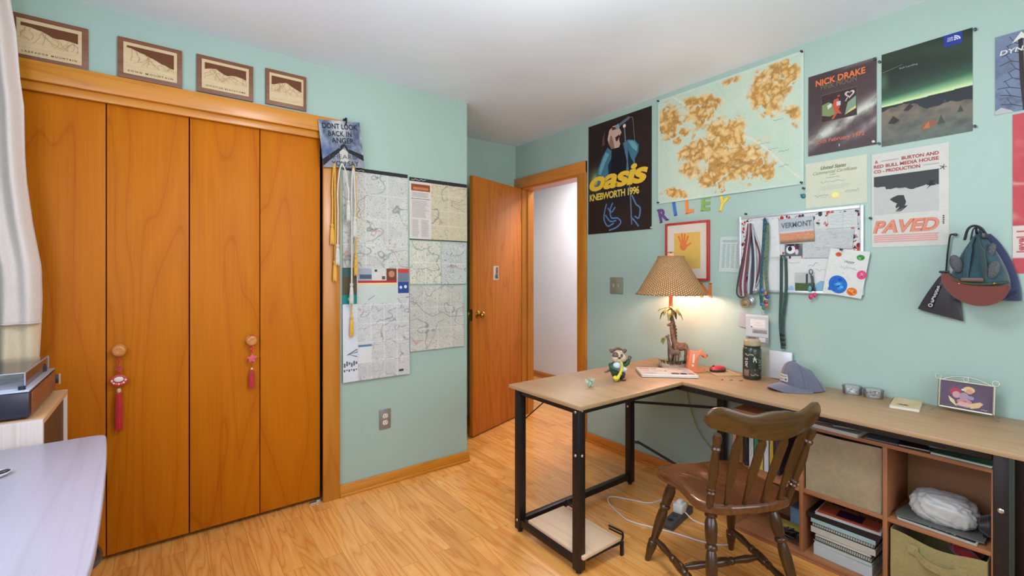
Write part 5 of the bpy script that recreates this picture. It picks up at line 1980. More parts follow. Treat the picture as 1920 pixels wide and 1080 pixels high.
z0, z1 = ZT - .044, ZT - .0195
rail((1.410, 1.425, z0), (1.435, 1.790, z1))
rail((1.445, 1.388, z0), (2.125, 1.412, z1))
rail((1.445, 1.800, z0), (2.255, 1.824, z1))
rail((2.125, .25, z0), (2.149, 1.412, z1))
rail((2.151, .216, z0), (2.535, .240, z1))
rail((2.295, 1.800, z0), (2.56, 1.824, z1))
rail((1.408, 1.425, .034), (1.438, 1.790, .066))
rail((1.445, 1.795, .034), (2.255, 1.825, .066))
G().tube([(2.285, 1.80, .50), (2.545, 1.40, .51)], .008, 8).build('brace_rod', BLKM, t)
G().tube(spline([(2.285, 1.80, .255), (2.305, 1.77, .255), (2.322, 1.745, .243), (2.535, 1.41, .05)], 6), .008, 8).build('brace_rod', BLKM, t)
G().tube([(1.425, 1.775, .565), (1.425, 1.62, .69)], .003, 6).build('brace_rod', BLKM, t)
G().prism([(0, 0), (.13, 0), (0, -.09)], -.0015, .0015, 0, Matrix.Translation((2.16, .230, z0)) @ Matrix.Rotation(PI / 2, 4, 'X')).build('corner_bracket', mat('grey_bracket', (120, 124, 120), .45, .5), t, 0)
for p in ((1.4035, 1.405, .505), (1.4035, 1.405, .69), (1.4035, 1.81, .06), (2.2535, 1.81, .475)):
    G().ell(p, (.003, .0065, .0065), 0, 12).build('screw', SCREW, t)
G().ell((2.1135, .230, .53), (.003, .008, .008), 0, 12).build('screw', SCREW, t)
for p in ((1.425, 1.3835, .505), (1.425, 1.3835, .698)):
    G().ell(p, (.0065, .003, .0065), 0, 12).build('screw', SCREW, t)
# computer tray on the lower rail
G().box((1.42, 1.372, .067), (1.655, 1.742, .082), bev=.0015).build('tray', wood('pale_oak_laminate', (190, 156, 122), (212, 180, 146), (220, 190, 158), 'Y', rings=5, width=9, stretch=.08, rough=.45), t, 30)
for y in (1.372, 1.742):
    s_ = 1 if y < 1.5 else -1
    g = G()
    g.box((1.44, y - .002, .059), (1.668, y + .002, .066))
    g.tube(spline([(1.60, y, .062), (1.655, y, .060), (1.672, y, .072), (1.674, y, .098), (1.672, y + s_ * .012, .104), (1.665, y + s_ * .075, .104)], 5), .006, 8, flat=.6)
    g.tube([(1.674, y + s_ * .002, .09), (1.667, y + s_ * .075, .09)], .004, 8)
    g.box((1.66, y - .006, .0), (1.676, y + .006, .064), bev=.002)
    g.build('tray_bracket', mat('bracket_black', (30, 26, 26), .45, .3), t)

# ------------------------------------------------------------------ captain's chair
CH = wood('dark_walnut_stain', (32, 19, 7), (58, 36, 14), (74, 46, 18), 'Z', rings=6, width=14, stretch=.1, rough=.3, coat=.25, fibre=.5)
CHS = wood('dark_walnut_seat', (46, 24, 11), (86, 50, 25), (104, 62, 32), 'Y', rings=9, width=8, stretch=.14, rough=.25, coat=.35, fibre=.4)
CHX = wood('dark_walnut_crest', (40, 26, 6), (70, 46, 14), (88, 60, 22), 'X', rings=7, width=12, stretch=.1, rough=.3, coat=.25, fibre=.5)
ca = math.atan2(.446, .894)      # the chair faces (0.446, 0.894)
t = thing('wooden_chair', 'dark stained wooden chair with a scooped seat and flat spindles at the desk', 'chair', (1.815, .990, 0), (0, 0, -ca))
half = [(0, -.215), (.10, -.207), (.165, -.185), (.197, -.135), (.190, -.06), (.182, 0), (.190, .06), (.206, .11), (.200, .152), (.155, .178), (.08, .182), (0, .172)]
out = [(p.x, p.y) for p in spline([(x, y, 0) for x, y in half], 5)]
ol = out + [(-x, y) for x, y in out[-2:0:-1]]
n = len(ol)
rings = []
for s_, z in ((.90, .402), (.955, .404), (.985, .410), (1.0, .420), (1.0, .430), (.99, .437), (.965, .4405)):
    rings.append([(x * s_, y * s_, z) for x, y in ol])
for s_ in (.9, .8, .68, .55, .4, .25, .1):
    rr = []
    for x, y in ol:
        X, Y = x * s_, y * s_
        e = (1 - s_ ** 2)
        sc_ = .016 * e * (.6 + .4 * math.cos(X * 16)) * (1.0 if Y < .06 else .55)
        rr.append((X, Y, .4405 - sc_ + .006 * math.exp(-(X / .035) ** 2) * (1 if Y > .02 else 0) * e))
    rings.append(rr)
G().loft(rings).build('seat', CHS, t, 40)
LP = [(0, .010), (.02, .0125), (.05, .013), (.10, .0165), (.16, .0195), (.20, .020), (.215, .016), (.225, .0205), (.24, .0205), (.25, .016), (.27, .0145), (.40, .0195), (.52, .0215), (.60, .0195), (.64, .0155), (.65, .021), (.665, .0225), (.68, .021), (.69, .0155), (.71, .0195), (.80, .023), (.86, .022), (.90, .017), (.915, .0225), (.935, .0225), (.95, .017), (1.0, .016)]
feet = {(-1, 1): (-.205, .225), (1, 1): (.215, .225), (-1, -1): (-.185, -.225), (1, -1): (.19, -.225)}
tops = {(-1, 1): (-.135, .115), (1, 1): (.135, .115), (-1, -1): (-.125, -.125), (1, -1): (.125, -.125)}
for k in feet:
    G().turned((*feet[k], 0), (*tops[k], .408), LP, 18).build('leg', CH, t, 40)
SP = [(0, .008), (.06, .010), (.18, .0155), (.30, .012), (.34, .011), (.355, .0155), (.38, .0155), (.395, .011), (.42, .0165), (.5, .0185), (.58, .0165), (.605, .011), (.62, .0155), (.645, .0155), (.66, .011), (.70, .012), (.82, .0155), (.94, .010), (1, .008)]


def on_leg(k, z):
    f = z / .408
    return Vector((feet[k][0] + (tops[k][0] - feet[k][0]) * f, feet[k][1] + (tops[k][1] - feet[k][1]) * f, z))


mids = []
for sx in (-1, 1):
    p, q = on_leg((sx, 1), .115), on_leg((sx, -1), .095)
    G().turned(p, q, SP, 14).build('stretcher', CH, t, 40)
    mids.append(p.lerp(q, .5))
G().turned(mids[0], mids[1], SP, 14).build('stretcher', CH, t, 40)
# back: two turned posts and four flat arrow spindles under a steamed crest rail
PP = [(0, .011), (.03, .012), (.08, .0125), (.16, .014), (.20, .0105), (.215, .0155), (.235, .0165), (.25, .012), (.27, .0155), (.29, .0165), (.31, .012), (.33, .0125), (.5, .0165), (.62, .016), (.78, .011), (.80, .0155), (.83, .0165), (.85, .012), (.88, .014), (.95, .0165), (1.0, .012)]


def crest_y(x):
    return -.312 + 1.35 * x * x


for sx in (-1, 1):
    G().turned((sx * .163, -.172, .425), (sx * .190, crest_y(.19) + .002, .725), PP, 16).build('back_post', CH, t, 40)
for k, x in enumerate((-.108, -.037, .037, .108)):
    xt = x * 1.18
    p0, p1 = Vector((x, -.190 + .35 * x * x, .43)), Vector((xt, crest_y(xt) + .002, .73))
    d = p1 - p0
    ws = [(0, .0055, .0055), (.06, .006, .006), (.12, .007, .006), (.42, .0165, .005), (.50, .0185, .005), (.86, .0185, .005), (.90, .014, .005), (.95, .008, .006), (1.0, .0065, .006)]
    rg = []
    for f, wx, wy in ws:
        c = p0 + d * f
        rg.append([c + Vector((wx * a_, wy * b_, 0)) for a_, b_ in ((-1, -.5), (-.8, -1), (.8, -1), (1, -.5), (1, .5), (.8, 1), (-.8, 1), (-1, .5))])
    G().loft(rg).build('spindle', CH, t, 30)
    G().lathe([(.011, 0), (.011, .0025), (.008, .004)], 12, 0, Matrix.Translation((p0.x, p0.y, .4315))).build('spindle_collar', mat('worn_glue', (150, 130, 104), .6), t)
N = 40
rg = []
for i in range(N + 1):
    u_ = -1 + 2 * i / N
    x = .232 * u_
    y = crest_y(x)
    tilt = .10
    zt = .812 - .012 * math.exp(-((abs(u_) - .38) / .16) ** 2) + .010 * math.exp(-(u_ / .25) ** 2) * 0 + .010 * math.exp(-((abs(u_) - .78) / .14) ** 2)
    zb = .722 + .030 * u_ ** 2 - .012 * math.exp(-((abs(u_) - .0) / .45) ** 2)
    e = abs(u_)
    if e > .86:
        k = (e - .86) / .14
        k = 1 - math.sqrt(max(0, 1 - k * k))
        mid_ = .778
        zt = zt + (mid_ - zt) * k * .85
        zb = zb + (mid_ - zb) * k * .85
    th = .0085
    sl = Vector((2.7 * x, -1, 0)).normalized()
    ring = []
    for a_, b_ in ((1, 0), (1, .12), (.6, .0), (-.6, .0), (-1, .12), (-1, .5), (-1, .88), (-.6, 1), (.6, 1), (1, .88), (1, .5)):
        zz = zb + (zt - zb) * (b_ if b_ not in (0,) else 0)
        yy = y - tilt * (zz - .75)
        p = Vector((x, yy, zz)) + Vector((-sl.x, -sl.y, 0)) * th * a_
        ring.append(p)
    rg.append(ring[1:])
G().loft(rg).build('crest_rail', CHX, t, 50)

# ------------------------------------------------------------------ cube shelf under the desk
SHW = wood('reddish_laminate', (126, 76, 46), (158, 104, 68), (168, 114, 76), 'Y', rings=5, width=8, stretch=.08, rough=.45, fibre=.5)
SHZ = wood('reddish_laminate_upright', (126, 76, 46), (158, 104, 68), (168, 114, 76), 'Z', rings=5, width=8, stretch=.08, rough=.45, fibre=.5)
X0, X1 = 2.285, 2.580
t = thing('cube_shelf', 'low reddish wood cube shelf standing under the desk', 'shelf', (X0, .72, 0))
dX = X1 - X0
cols_y = (.264 - .72, .566 - .72, .868 - .72, 1.170 - .72)
for y in cols_y:
    G().box((0, y - .0075, 0 if y in (cols_y[0], cols_y[3]) else .031), (dX, y + .0075, .591), bev=.0008).build('upright', SHZ, t, 30)
y0, y1 = cols_y[0] - .0075, cols_y[3] + .0075
G().box((0, y0, .591), (dX, y1, .606), bev=.0008).build('top_panel', SHW, t, 30)
G().box((.001, y0 + .015, .016), (dX - .004, y1 - .015, .031), bev=.0008).build('bottom_panel', SHW, t, 30)
for a_, b_ in zip(cols_y[:-1], cols_y[1:]):
    G().box((.001, a_ + .0075, .301), (dX - .004, b_ - .0075, .316), bev=.0008).build('shelf_board', SHW, t, 30)
G().box((.004, y0 + .015, 0), (.018, y1 - .015, .016)).build('plinth', SHW, t, 30)
G().box((dX - .004, y0 + .0075, .016), (dX, y1 - .0075, .591)).build('back_panel', wood('shelf_back_panel', (136, 90, 52), (160, 112, 70), (168, 122, 80), 'Y', rings=5, width=8, stretch=.1, rough=.6), t, 0)


def fabric_bin(label, yc, z0, w_, h_, m, xf, sag, handle):
    t = thing('fabric_bin', label, 'bin', (xf, yc, z0), (0, 0, 0), 'fabric bins in the cube shelf')
    D = .265
    g = G()

    def wall(f):
        return g.cloth(f, 14, 12, .003)
    rr = random.Random(len(label))
    ph = rr.uniform(0, 6)
    wob = lambda u_, v_: .0035 * math.sin(5 * u_ + 3 * v_ + ph) + .002 * math.sin(11 * v_ - 7 * u_)
    zt = lambda u_: h_ - sag * math.sin(PI * u_) ** 2
    wall(lambda u_, v_: (-.004 * math.sin(PI * u_) * math.sin(PI * v_) + wob(u_, v_), w_ / 2 - w_ * u_, zt(u_) * v_))
    g.build('front', m, t, 60)
    g = G()
    g.cloth(lambda u_, v_: (.002 + D * u_, w_ / 2, h_ * v_), 6, 6, .003)
    g.build('side', m, t, 60)
    g = G()
    g.cloth(lambda u_, v_: (.002 + D * u_, -w_ / 2, h_ * v_), 6, 6, .003)
    g.build('side', m, t, 60)
    G().box((.002, -w_ / 2, 0), (D, w_ / 2, .004)).build('base', m, t)
    G().box((D - .003, -w_ / 2, .004), (D, w_ / 2, h_)).build('back', m, t)
    if handle:
        g = G()
        P = spline([(-.004, .062, h_ * .80), (-.008, .056, h_ * .76), (-.024, .03, h_ * .70), (-.026, 0, h_ * .665), (-.024, -.03, h_ * .66), (-.008, -.058, h_ * .685), (-.004, -.066, h_ * .70)], 6)
        g.loft([[p + Vector((-.002, 0, .014)), p + Vector((.002, 0, .014)), p + Vector((.002, 0, -.014)), p + Vector((-.002, 0, -.014))] for p in P])
        g.build('handle', m, t, 50)
        for y in (.066, -.068):
            G().box((-.009, y - .016, h_ * .72 - .02 + (.02 if y > 0 else 0)), (-.005, y + .016, h_ * .72 + .014 + (.02 if y > 0 else 0)), bev=.001).build('handle_patch', m, t)
    return t


fabric_bin('beige fabric bin filling the upper middle cube, without a visible handle', .717, .3165, .272, .262, mat('beige_felt', (168, 153, 120), .85, sheen=.3, bmp=.1, scale=40), 2.300, .004, False)
fabric_bin('olive fabric bin with a drooping front handle in the lower right cube', .415, .0315, .268, .245, mat('olive_canvas', (166, 152, 96), .85, sheen=.3, bmp=.1, scale=90), 2.292, .022, True)
g = G()
for q in range(7):
    a_ = q * .9
    g.ell((.06 * math.cos(a_) * .7, .022 * math.sin(a_ * 1.3) + .004 * q - .01, .01 * math.sin(q)), (.035, .03, .026), 0, 12)
place(tag(g.build('folded_cloth', mat('red_cloth', (176, 24, 30), .7, sheen=.4, bmp=.2, scale=40), remesh=.006), 'bright red cloth showing over the rim of the olive bin', 'cloth'), (2.40, .345, .235))


# ------------------------------------------------------------------ books, papers and bundles in the shelf
PAGE = mat('page_block', (222, 220, 208), .8, var=.12, scale=8, cscale=(1, 1, 60))


def flat_book(label, x, y, z, dx, dy, h, cover, rot=0.0, name='book', cat='book', group='books stacked in the lower cube', spine=None, spiral=False):
    """a book lying flat; its long edge faces the room (-x)"""
    t = thing(name, label, cat, (x, y, z), (0, 0, rot), group)
    c = min(.0022, h * .22)
    g = G()
    g.box((0, -dy / 2, 0), (dx, dy / 2, c))
    g.box((0, -dy / 2, h - c), (dx, dy / 2, h))
    if spine:
        g.box((-.0018, -dy / 2, 0), (.001, dy / 2, h))
    else:
        g.box((dx - .002, -dy / 2, 0), (dx, dy / 2, h))
    g.build('cover', cover, t, 0)
    G().box((.003, -dy / 2 + .003, c), (dx - .003, dy / 2 - .003, h - c)).build('pages', PAGE, t, 0)
    if spiral:
        for q in range(26):
            y_ = -dy / 2 + dy * (q + .5) / 26
            G().tube([(.004 + (h * .55) * math.cos(k), y_, h / 2 + (h * .48) * math.sin(k)) for k in [2 * PI * j / 10 for j in range(10)]], .0010, 5, closed=True).build('spiral_ring', mat('spiral_wire', (30, 36, 36), .4, .5), t)
    return t


def cov(name, c, r_=.5):
    return mat('cover_' + name, c, r_, var=.06)


yb, xb = .722, 2.318
z = .0315
st = [(.046, (.235, .215), ('white', (206, 214, 214)), 'white binder at the very bottom of the lower stack', -.03, True, False),
      (.016, (.23, .215), ('pale_green', (176, 200, 192)), 'pale green notebook second from the bottom of the stack', -.01, False, False),
      (.020, (.225, .21), ('darkgreen', (22, 62, 54)), 'dark green spiral notebook in the middle of the stack', -.02, False, True),
      (.012, (.22, .205), ('white2', (214, 216, 206)), 'thin white pad between the two spiral notebooks', -.01, False, False),
      (.026, (.24, .235), ('white3', (210, 208, 194)), 'thick white notebook under the green wire-bound one', .0, True, False),
      (.017, (.235, .23), ('black', (22, 40, 40)), 'black and green wire-bound notebook high in the stack', .01, False, True),
      (.018, (.24, .235), ('aqua', (170, 206, 206)), 'pale aqua book second from the top of the lower stack', .0, True, False),
      (.022, (.238, .262), ('blackfolder', (24, 24, 24)), 'black folder under the orange magazine', .012, True, False)]
for h, (dx_, dy_), (cn, cc), lb, rt, sp_, spr in st:
    flat_book(lb, xb, yb, z, dx_, dy_, h, cov(cn, cc), rt, spine=sp_, spiral=spr)
    z += h + .0006
# orange magazine on top
t = flat_book('orange magazine with a purple box on its cover, topmost of the lower stack', 2.322, .706, z, .20, .235, .010, cov('magazine_white', (214, 208, 206)), .06, 'magazine', 'magazine')
T1 = z + .010


def fn(U, V):
    c = lerp((196, 84, 54), (206, 110, 74), fbm(U * 3, V * 3, 2, 2))
    c = lerp(c, (178, 140, 76), np.clip((V - .42) * 4, 0, 1))
    return lerp(c, (128, 128, 78), np.clip((V - .78) * 5, 0, 1))


a = Art(.22, .19, fn, 30, 30, .0006)
a.rect(.30, .12, .72, .50, (62, 32, 62), 1)
for q in range(4):
    a.scribble(.36, .18 + .07 * q, .3, .05, (96, 58, 96), 2, 14, seed=q)
a.text('Beyond', .12, .60, .52, .20, (44, 36, 40), 2, .03, 0, .95)
a.scribble(.55, .50, .4, .12, (52, 36, 44), 2, 16, .004, seed=12)
o = a.build('front_cover', None, None, (.004, .112, .0102), (-PI / 2, 0, -PI / 2), parent=t, mat_=SATIN)
# left cube, upper: upright books
books = [(1.128, .020, .225, (38, 36, 40), 'dark book standing furthest left in the upper left cube'), (1.102, .022, .245, (202, 206, 200), 'white book with green lettering standing beside the dark book'), (1.076, .022, .25, (52, 126, 74), 'green book standing in the upper left cube'), (1.050, .018, .24, (206, 176, 76), 'yellow book standing right of the green book'), (1.022, .022, .25, (208, 210, 214), 'white and purple book standing in the upper left cube'), (.994, .018, .235, (196, 164, 60), 'mustard book standing right of the white and purple book'), (.962, .026, .22, (58, 46, 62), 'dark purple book standing near the upright of the upper left cube')]
ypos = 1.150
for q, (y, th, h, c, lb) in enumerate(books):
    y = ypos - th / 2
    ypos -= th + .0035
    th -= .0025
    t = thing('book', lb, 'book', (2.345, y, .3175), (math.radians(0), 0, 0), 'books upright in the upper left cube')
    cm = cov('up%d' % q, c)
    g = G()
    g.box((0, -th / 2, 0), (.17, -th / 2 + .0022, h))
    g.box((0, th / 2 - .0022, 0), (.17, th / 2, h))
    g.box((-.0015, -th / 2, 0), (.002, th / 2, h))
    g.build('cover', cm, t, 0)
    G().box((.003, -th / 2 + .003, .003), (.165, th / 2 - .003, h - .004)).build('pages', PAGE, t, 0)
    if q == 1:
        a = Art(h * .84, th * .66, flat(c), 2, 2, .0004)
        a.scribble(.05, .15, .8, .7, (84, 120, 96), 1, 26, .0016, seed=4)
    else:
        a = Art(h * .84, th * .66, flat(c), 2, 2, .0004)
        a.scribble(.1, .2, .5, .5, tuple(min(255, v_ + 60) for v_ in c), 1, 18, .0014, seed=q)
        if q == 4:
            a.rect(0, 0, .14, 1, (112, 92, 160), 1)
    a.build('spine_print', None, None, (-.0019, th * .33, h * .92), (0, PI / 2, RB), parent=t)
flat_book('yellow and black magazine lying at the front of the upper left cube', 2.30, .915, .3170, .12, .075, .012, cov('magyellow', (186, 160, 50)), .1, 'magazine', 'magazine', None)
# left cube, lower: blue box, strap and cables
place(tag(G().box((-.05, -.035, 0), (.10, .035, .135), bev=.006).build('storage_box', mat('pale_blue_plastic', (120, 162, 190), .4)), 'pale blue box at the back of the lower left cube', 'box'), (2.45, .925, .0315))
t = thing('cable_bundle', 'tangle of black cables in the lower left cube', 'cable', (2.345, .95, .0355))
r = random.Random(6)
for q in range(4):
    pts = [(r.uniform(-.05, .02), r.uniform(-.06, .06), .006 + .012 * q + r.uniform(0, .03)) for _ in range(7)]
    G().tube(spline(pts, 7, True), .0035, 7, closed=True).build('cable', mat('cable_black', (24, 24, 26), .5), t)
place(tag(G().box((-.02, -.075, 0), (.03, .075, .012), bev=.003).build('ruler', mat('olive_yellow_plastic', (150, 134, 56), .5)), 'yellow olive strap lying across the black cables in the lower left cube', 'strap'), (2.335, .945, .100), (0, 0, 0))

# upper right cube: magazine, grey folder, white plastic bundle, black strap
t = flat_book('black and white magazine with large lettering under the white bundle', 2.298, .420, .3170, .19, .225, .007, cov('magbw', (206, 206, 198)), -.04, 'magazine', 'magazine', None)
a = Art(.215, .17, lambda U, V: lerp((40, 42, 40), (74, 76, 72), fbm(U * 8, V * 8, 3, 5)), 30, 30, .0005)
for q in range(9):
    a.scribble(.04 + .105 * q, .04, .075, .17, (214, 214, 204), 1, 4, .005, seed=q + 3)
a.build('front_cover', None, None, (.004, .108, .0072), (-PI / 2, 0, -PI / 2), parent=t)
place(tag(G().prism([(-.01, .125), (.02, .135), (.20, .11), (.21, -.10), (.10, -.125), (-.015, -.120)], 0, .005, 0, None, .001).build('folder', mat('grey_folder', (108, 112, 106), .5), smooth=0), 'grey plastic folder between the magazine and the white bundle', 'folder'), (2.325, .412, .3246), (0, 0, .04))
g = G()
bm = bmesh.new()
bmesh.ops.create_icosphere(bm, subdivisions=5, radius=1.0)
for v in bm.verts:
    p = v.co.copy()
    s_ = Vector((math.copysign(abs(p.x) ** .75, p.x) * .075, math.copysign(abs(p.y) ** .7, p.y) * .104, math.copysign(abs(p.z) ** .8, p.z) * .062))
    q1 = float(fbm(np.array(p.x * 2.3 + p.z * 1.7 + 5), np.array(p.y * 4.2 + p.z), 3, 4))
    q2 = float(fbm(np.array(p.y * 2 - p.z * 3.4 + 9), np.array(p.x * 3 + p.y * 2), 3, 9))
    cr = (1 - abs(q1 * 2 - 1)) * .010 + (1 - abs(q2 * 2 - 1)) * .009
    v.co = s_ * (.80 + cr * 13 - .05) + Vector((0, 0, 0))
    v.co.z = max(v.co.z, -.048)
    v.co.z -= .10 * min(0, v.co.y + .05) * -1 * .3
g.bm(bm)
place(tag(g.build('plastic_bundle', mat('white_plastic_bag', (212, 216, 210), .35, sheen=.2, bmp=.15, scale=25), smooth=180), 'crumpled white plastic bundle in the upper right cube', 'bundle'), (2.40, .412, .3775))
t = thing('strap', 'black strap coiled at the right of the white bundle', 'strap', (2.37, .292, .330))
for q in range(4):
    g = G()
    P = spline([(.01 * math.cos(k * 1.0) + .03 * math.cos(k), .006 * q - .008, .045 + (.035 - .004 * q) * math.sin(k)) for k in [2 * PI * j / 9 for j in range(9)]], 5, True)
    g.tube(P, .006, 8, closed=True, flat=.5)
    g.build('webbing', mat('webbing_black', (22, 22, 24), .5, sheen=.3), t)
G().box((-.012, -.014, .0), (.02, .010, .03), bev=.004).build('buckle', mat('buckle_black', (22, 22, 24), .35), t)

# papers on top of the shelf
PG = 'papers on top of the cube shelf'
t = flat_book('thick white magazine at the left on top of the cube shelf', 2.275, .755, .6065, .24, .21, .016, cov('magw', (206, 212, 214)), -.06, 'magazine', 'magazine', PG)
flat_book('dark magazine lying on the thick white magazine', 2.315, .78, .6235, .20, .22, .007, cov('magd', (60, 60, 58)), .08, 'magazine', 'magazine', PG)
flat_book('lavender grey booklet leaning over the other papers, left of the centre', 2.30, .63, .6312, .21, .23, .006, cov('magl', (150, 150, 164)), .22, 'booklet', 'booklet', PG)
place(tag(G().box((0, -.098, 0), (.22, .098, .004), bev=.001).build('folder', mat('clear_grey_folder', (138, 146, 148), .3), smooth=0), 'grey translucent folder sloping down to the shelf top', 'folder', PG), (2.300, .538, .6065), (0, 0, .06))
flat_book('black booklet with a white edge on top of the shelf, left of the green folder', 2.285, .475, .612, .15, .10, .007, cov('magb', (26, 28, 34)), .10, 'booklet', 'booklet', PG)
flat_book('green folder with a pale edge on top of the shelf, beside the desk leg', 2.280, .350, .6065, .23, .165, .012, cov('magg', (40, 106, 82)), -.02, 'folder', 'folder', PG)
flat_book('dark green notebook lying on the green folder', 2.335, .36, .620, .17, .17, .009, cov('magg2', (26, 50, 46)), .12, 'notebook', 'notebook', PG)

# ------------------------------------------------------------------ things on the desk
CAMR = -math.radians(37.18)
ZD = ZT + .0003

# table lamp with palm trunk, giraffes and a wicker shade
t = thing('table_lamp', 'palm tree and giraffe table lamp with a wicker shade, switched on', 'lamp', (2.405, 1.605, ZD + .0025), (0, 0, CAMR))
ROCK = mat('lamp_rock', (172, 150, 122), .8, var=.45, scale=90, bmp=.6)
BARK = mat('palm_bark', (104, 78, 50), .75, var=.4, scale=60, bmp=.5, cscale=(1, 1, 5))
LEAF = mat('palm_leaf_glaze', (128, 132, 66), .5, var=.35, scale=40)
GIR = mat('giraffe_glaze', (132, 88, 58), .5, var=.65, scale=110)
GIRS = mat('giraffe_dark_glaze', (112, 86, 70), .5, var=.6, scale=100)
BUSH = mat('bush_glaze', (54, 82, 58), .6, var=.4, scale=70)
g = G()
for x, y, z, a_, b_, c_ in ((0, 0, .010, .082, .070, .018), (-.045, -.02, .018, .036, .04, .020), (.04, -.015, .018, .042, .04, .020), (.01, -.045, .010, .05, .03, .017), (.055, .02, .012, .03, .035, .018), (-.02, .03, .022, .05, .035, .022)):
    g.ell((x, y, z), (a_, b_, c_), 0, 16)
g.box((-.07, -.06, .0005), (.07, .06, .01))
g.build('base', ROCK, t, remesh=.0035)
g = G()
g.tube(spline([(.012, .015, .01), (.016, .015, .09), (.020, .015, .16), (.014, .012, .235), (-.004, .008, .315)], 6), [.018, .017, .0165, .016, .0155, .015, .015, .0148, .0145, .014, .014, .0138, .0135, .013, .013, .0128, .0125, .012, .012, .0118, .0115, .011, .011, .011, .011], 14)
for q in range(14):
    z = .05 + .019 * q
    g.lathe([(.0135, -.003), (.0172 - .0003 * q, .004), (.0135, .006)], 12, 0, Matrix.Translation((.014 + .006 * math.sin(q * .22) - (.022 * max(0, q - 9) / 5), .013, z)))
g.build('palm_trunk', BARK, t)
cen = Vector((-.004, .008, .328))
for q in range(11):
    an = 2 * PI * q / 11 + .2
    L = .058 + .008 * (q % 3)
    dr = (.040, .058, .024)[q % 3]
    up = (.018, .008, .024)[q % 3]
    P = spline([cen, cen + Vector((math.cos(an) * L * .4, math.sin(an) * L * .4, up)), cen + Vector((math.cos(an) * L * .8, math.sin(an) * L * .8, up - dr * .35)), cen + Vector((math.cos(an) * L, math.sin(an) * L, up - dr))], 6)
    m_ = len(P)
    ws = [.004 + .0085 * math.sin(PI * min(1, (k + 1) / m_)) for k in range(m_)]
    ws[-1] = .002
    G().tube(P, ws, 8, flat=.35, up=(0, 0, 1)).build('palm_frond', LEAF, t, 60)
g = G()
g.ell(cen + Vector((0, 0, -.002)), (.020, .020, .026), 0, 12)
for q in range(4):
    g.ell(cen + Vector((.016 * math.cos(q * 1.6), .016 * math.sin(q * 1.6), -.014)), (.009, .009, .010), 0, 10)
g.build('palm_crown', mat('palm_crown_glaze', (196, 178, 112), .5, var=.3, scale=60), t, remesh=.003)


def giraffe(name, o, s_, m, flip=1):
    g = G()
    o = Vector(o)

    def p(x, y, z):
        return o + Vector((x * flip, y, z)) * s_
    g.ell(p(.024, 0, .118), (.034 * s_, .020 * s_, .024 * s_), 0, 14)
    g.ell(p(.048, 0, .122), (.020 * s_, .018 * s_, .022 * s_), 0, 12)
    g.ell(p(.0, 0, .125), (.022 * s_, .018 * s_, .026 * s_), 0, 12)
    for x0, y0, x1, hb in ((.056, .011, .060, 0), (.050, -.011, .056, 0), (.002, .010, -.002, 0), (-.008, -.010, -.014, 0)):
        pts = [p(x0, y0, .115), p(x0 + .004, y0, .085), p((x0 + x1) / 2 - .002, y0, .060), p(x1, y0, .02)]
        g.tube(spline(pts, 4), [s_ * v for v in (.0125, .0115, .010, .009, .008, .0075, .007, .007, .0068, .0066, .0066, .0066, .007)], 8)
    N_ = spline([p(-.004, 0, .130), p(-.016, 0, .165), p(-.024, 0, .205), p(-.028, 0, .240)], 5)
    g.tube(N_, [s_ * (.017 - .0075 * i / (len(N_) - 1)) for i in range(len(N_))], 10)
    g.ell(p(-.032, 0, .250), (.014 * s_, .010 * s_, .011 * s_), 0, 10)
    g.tube([p(-.034, 0, .250), p(-.052, 0, .244)], [.009 * s_, .007 * s_], 8)
    for y in (-.005, .005):
        g.tube([p(-.026, y, .256), p(-.024, y * 1.3, .270)], [.0024 * s_, .0028 * s_], 6)
        g.tube([p(-.022, y * 1.4, .255), p(-.013, y * 3.0, .260)], [.004 * s_, .002 * s_], 6)
    g.tube([p(.066, 0, .128), p(.073, 0, .105), p(.072, 0, .080)], [.003 * s_, .0026 * s_, .004 * s_], 6)
    return g.build(name, m, t, remesh=.0022)


giraffe('giraffe', (.014, -.030, .006), 1.0, GIR)
giraffe('giraffe_calf', (-.018, -.046, .010), .72, GIRS)
for q in range(9):
    an = -PI * .95 + PI * .95 * q / 8
    b_ = Vector((.066 * math.cos(an), -.012 + .048 * math.sin(an), .026))
    g = G()
    for k in range(3):
        d_ = Vector((math.cos(an + (k - 1) * .7), math.sin(an + (k - 1) * .7), 0))
        g.tube(spline([b_, b_ + d_ * .006 + Vector((0, 0, .018)), b_ + d_ * .020 + Vector((0, 0, .022))], 4), [.003, .005, .006, .006, .0055, .005, .004, .003, .0015], 6, flat=.4)
    g.build('bush_leaf', BUSH, t)
for q in range(5):
    an = PI * .6 + .5 * q
    b_ = Vector((-.050, -.03, .165))
    G().tube(spline([Vector((-.030, -.03, .170)), b_ + Vector((-.006, .008 * (q - 2), .010)), b_ + Vector((-.018, .014 * (q - 2), -.016 - .008 * (q % 2)))], 5), [.004, .005, .006, .007, .007, .0065, .006, .005, .004, .0035, .002], 7, flat=.4).build('small_frond', LEAF, t)
G().tube(spline([(-.022, -.02, .02), (-.030, -.028, .09), (-.030, -.03, .172)], 6), .0055, 10).build('sapling_trunk', BARK, t)
COPPER = mat('copper_stem', (206, 118, 76), .35, .4, .05)
G().lathe([(.014, .350), (.016, .354), (.0105, .360), (.0105, .412), (.013, .416), (.013, .440), (.009, .446), (0, .446)], 16, 0, Matrix.Translation((-.004, .008, 0))).build('stem', COPPER, t)
BULB = mat('lit_bulb', (255, 204, 184), .4, emit=245.0, var=0)
G().lathe([(0, .446), (.012, .447), (.014, .462), (.026, .485), (.030, .505), (.026, .525), (.014, .538), (0, .541)], 18, 0, Matrix.Translation((-.004, .008, 0)), False).build('bulb', BULB, t, 80)
g = G()
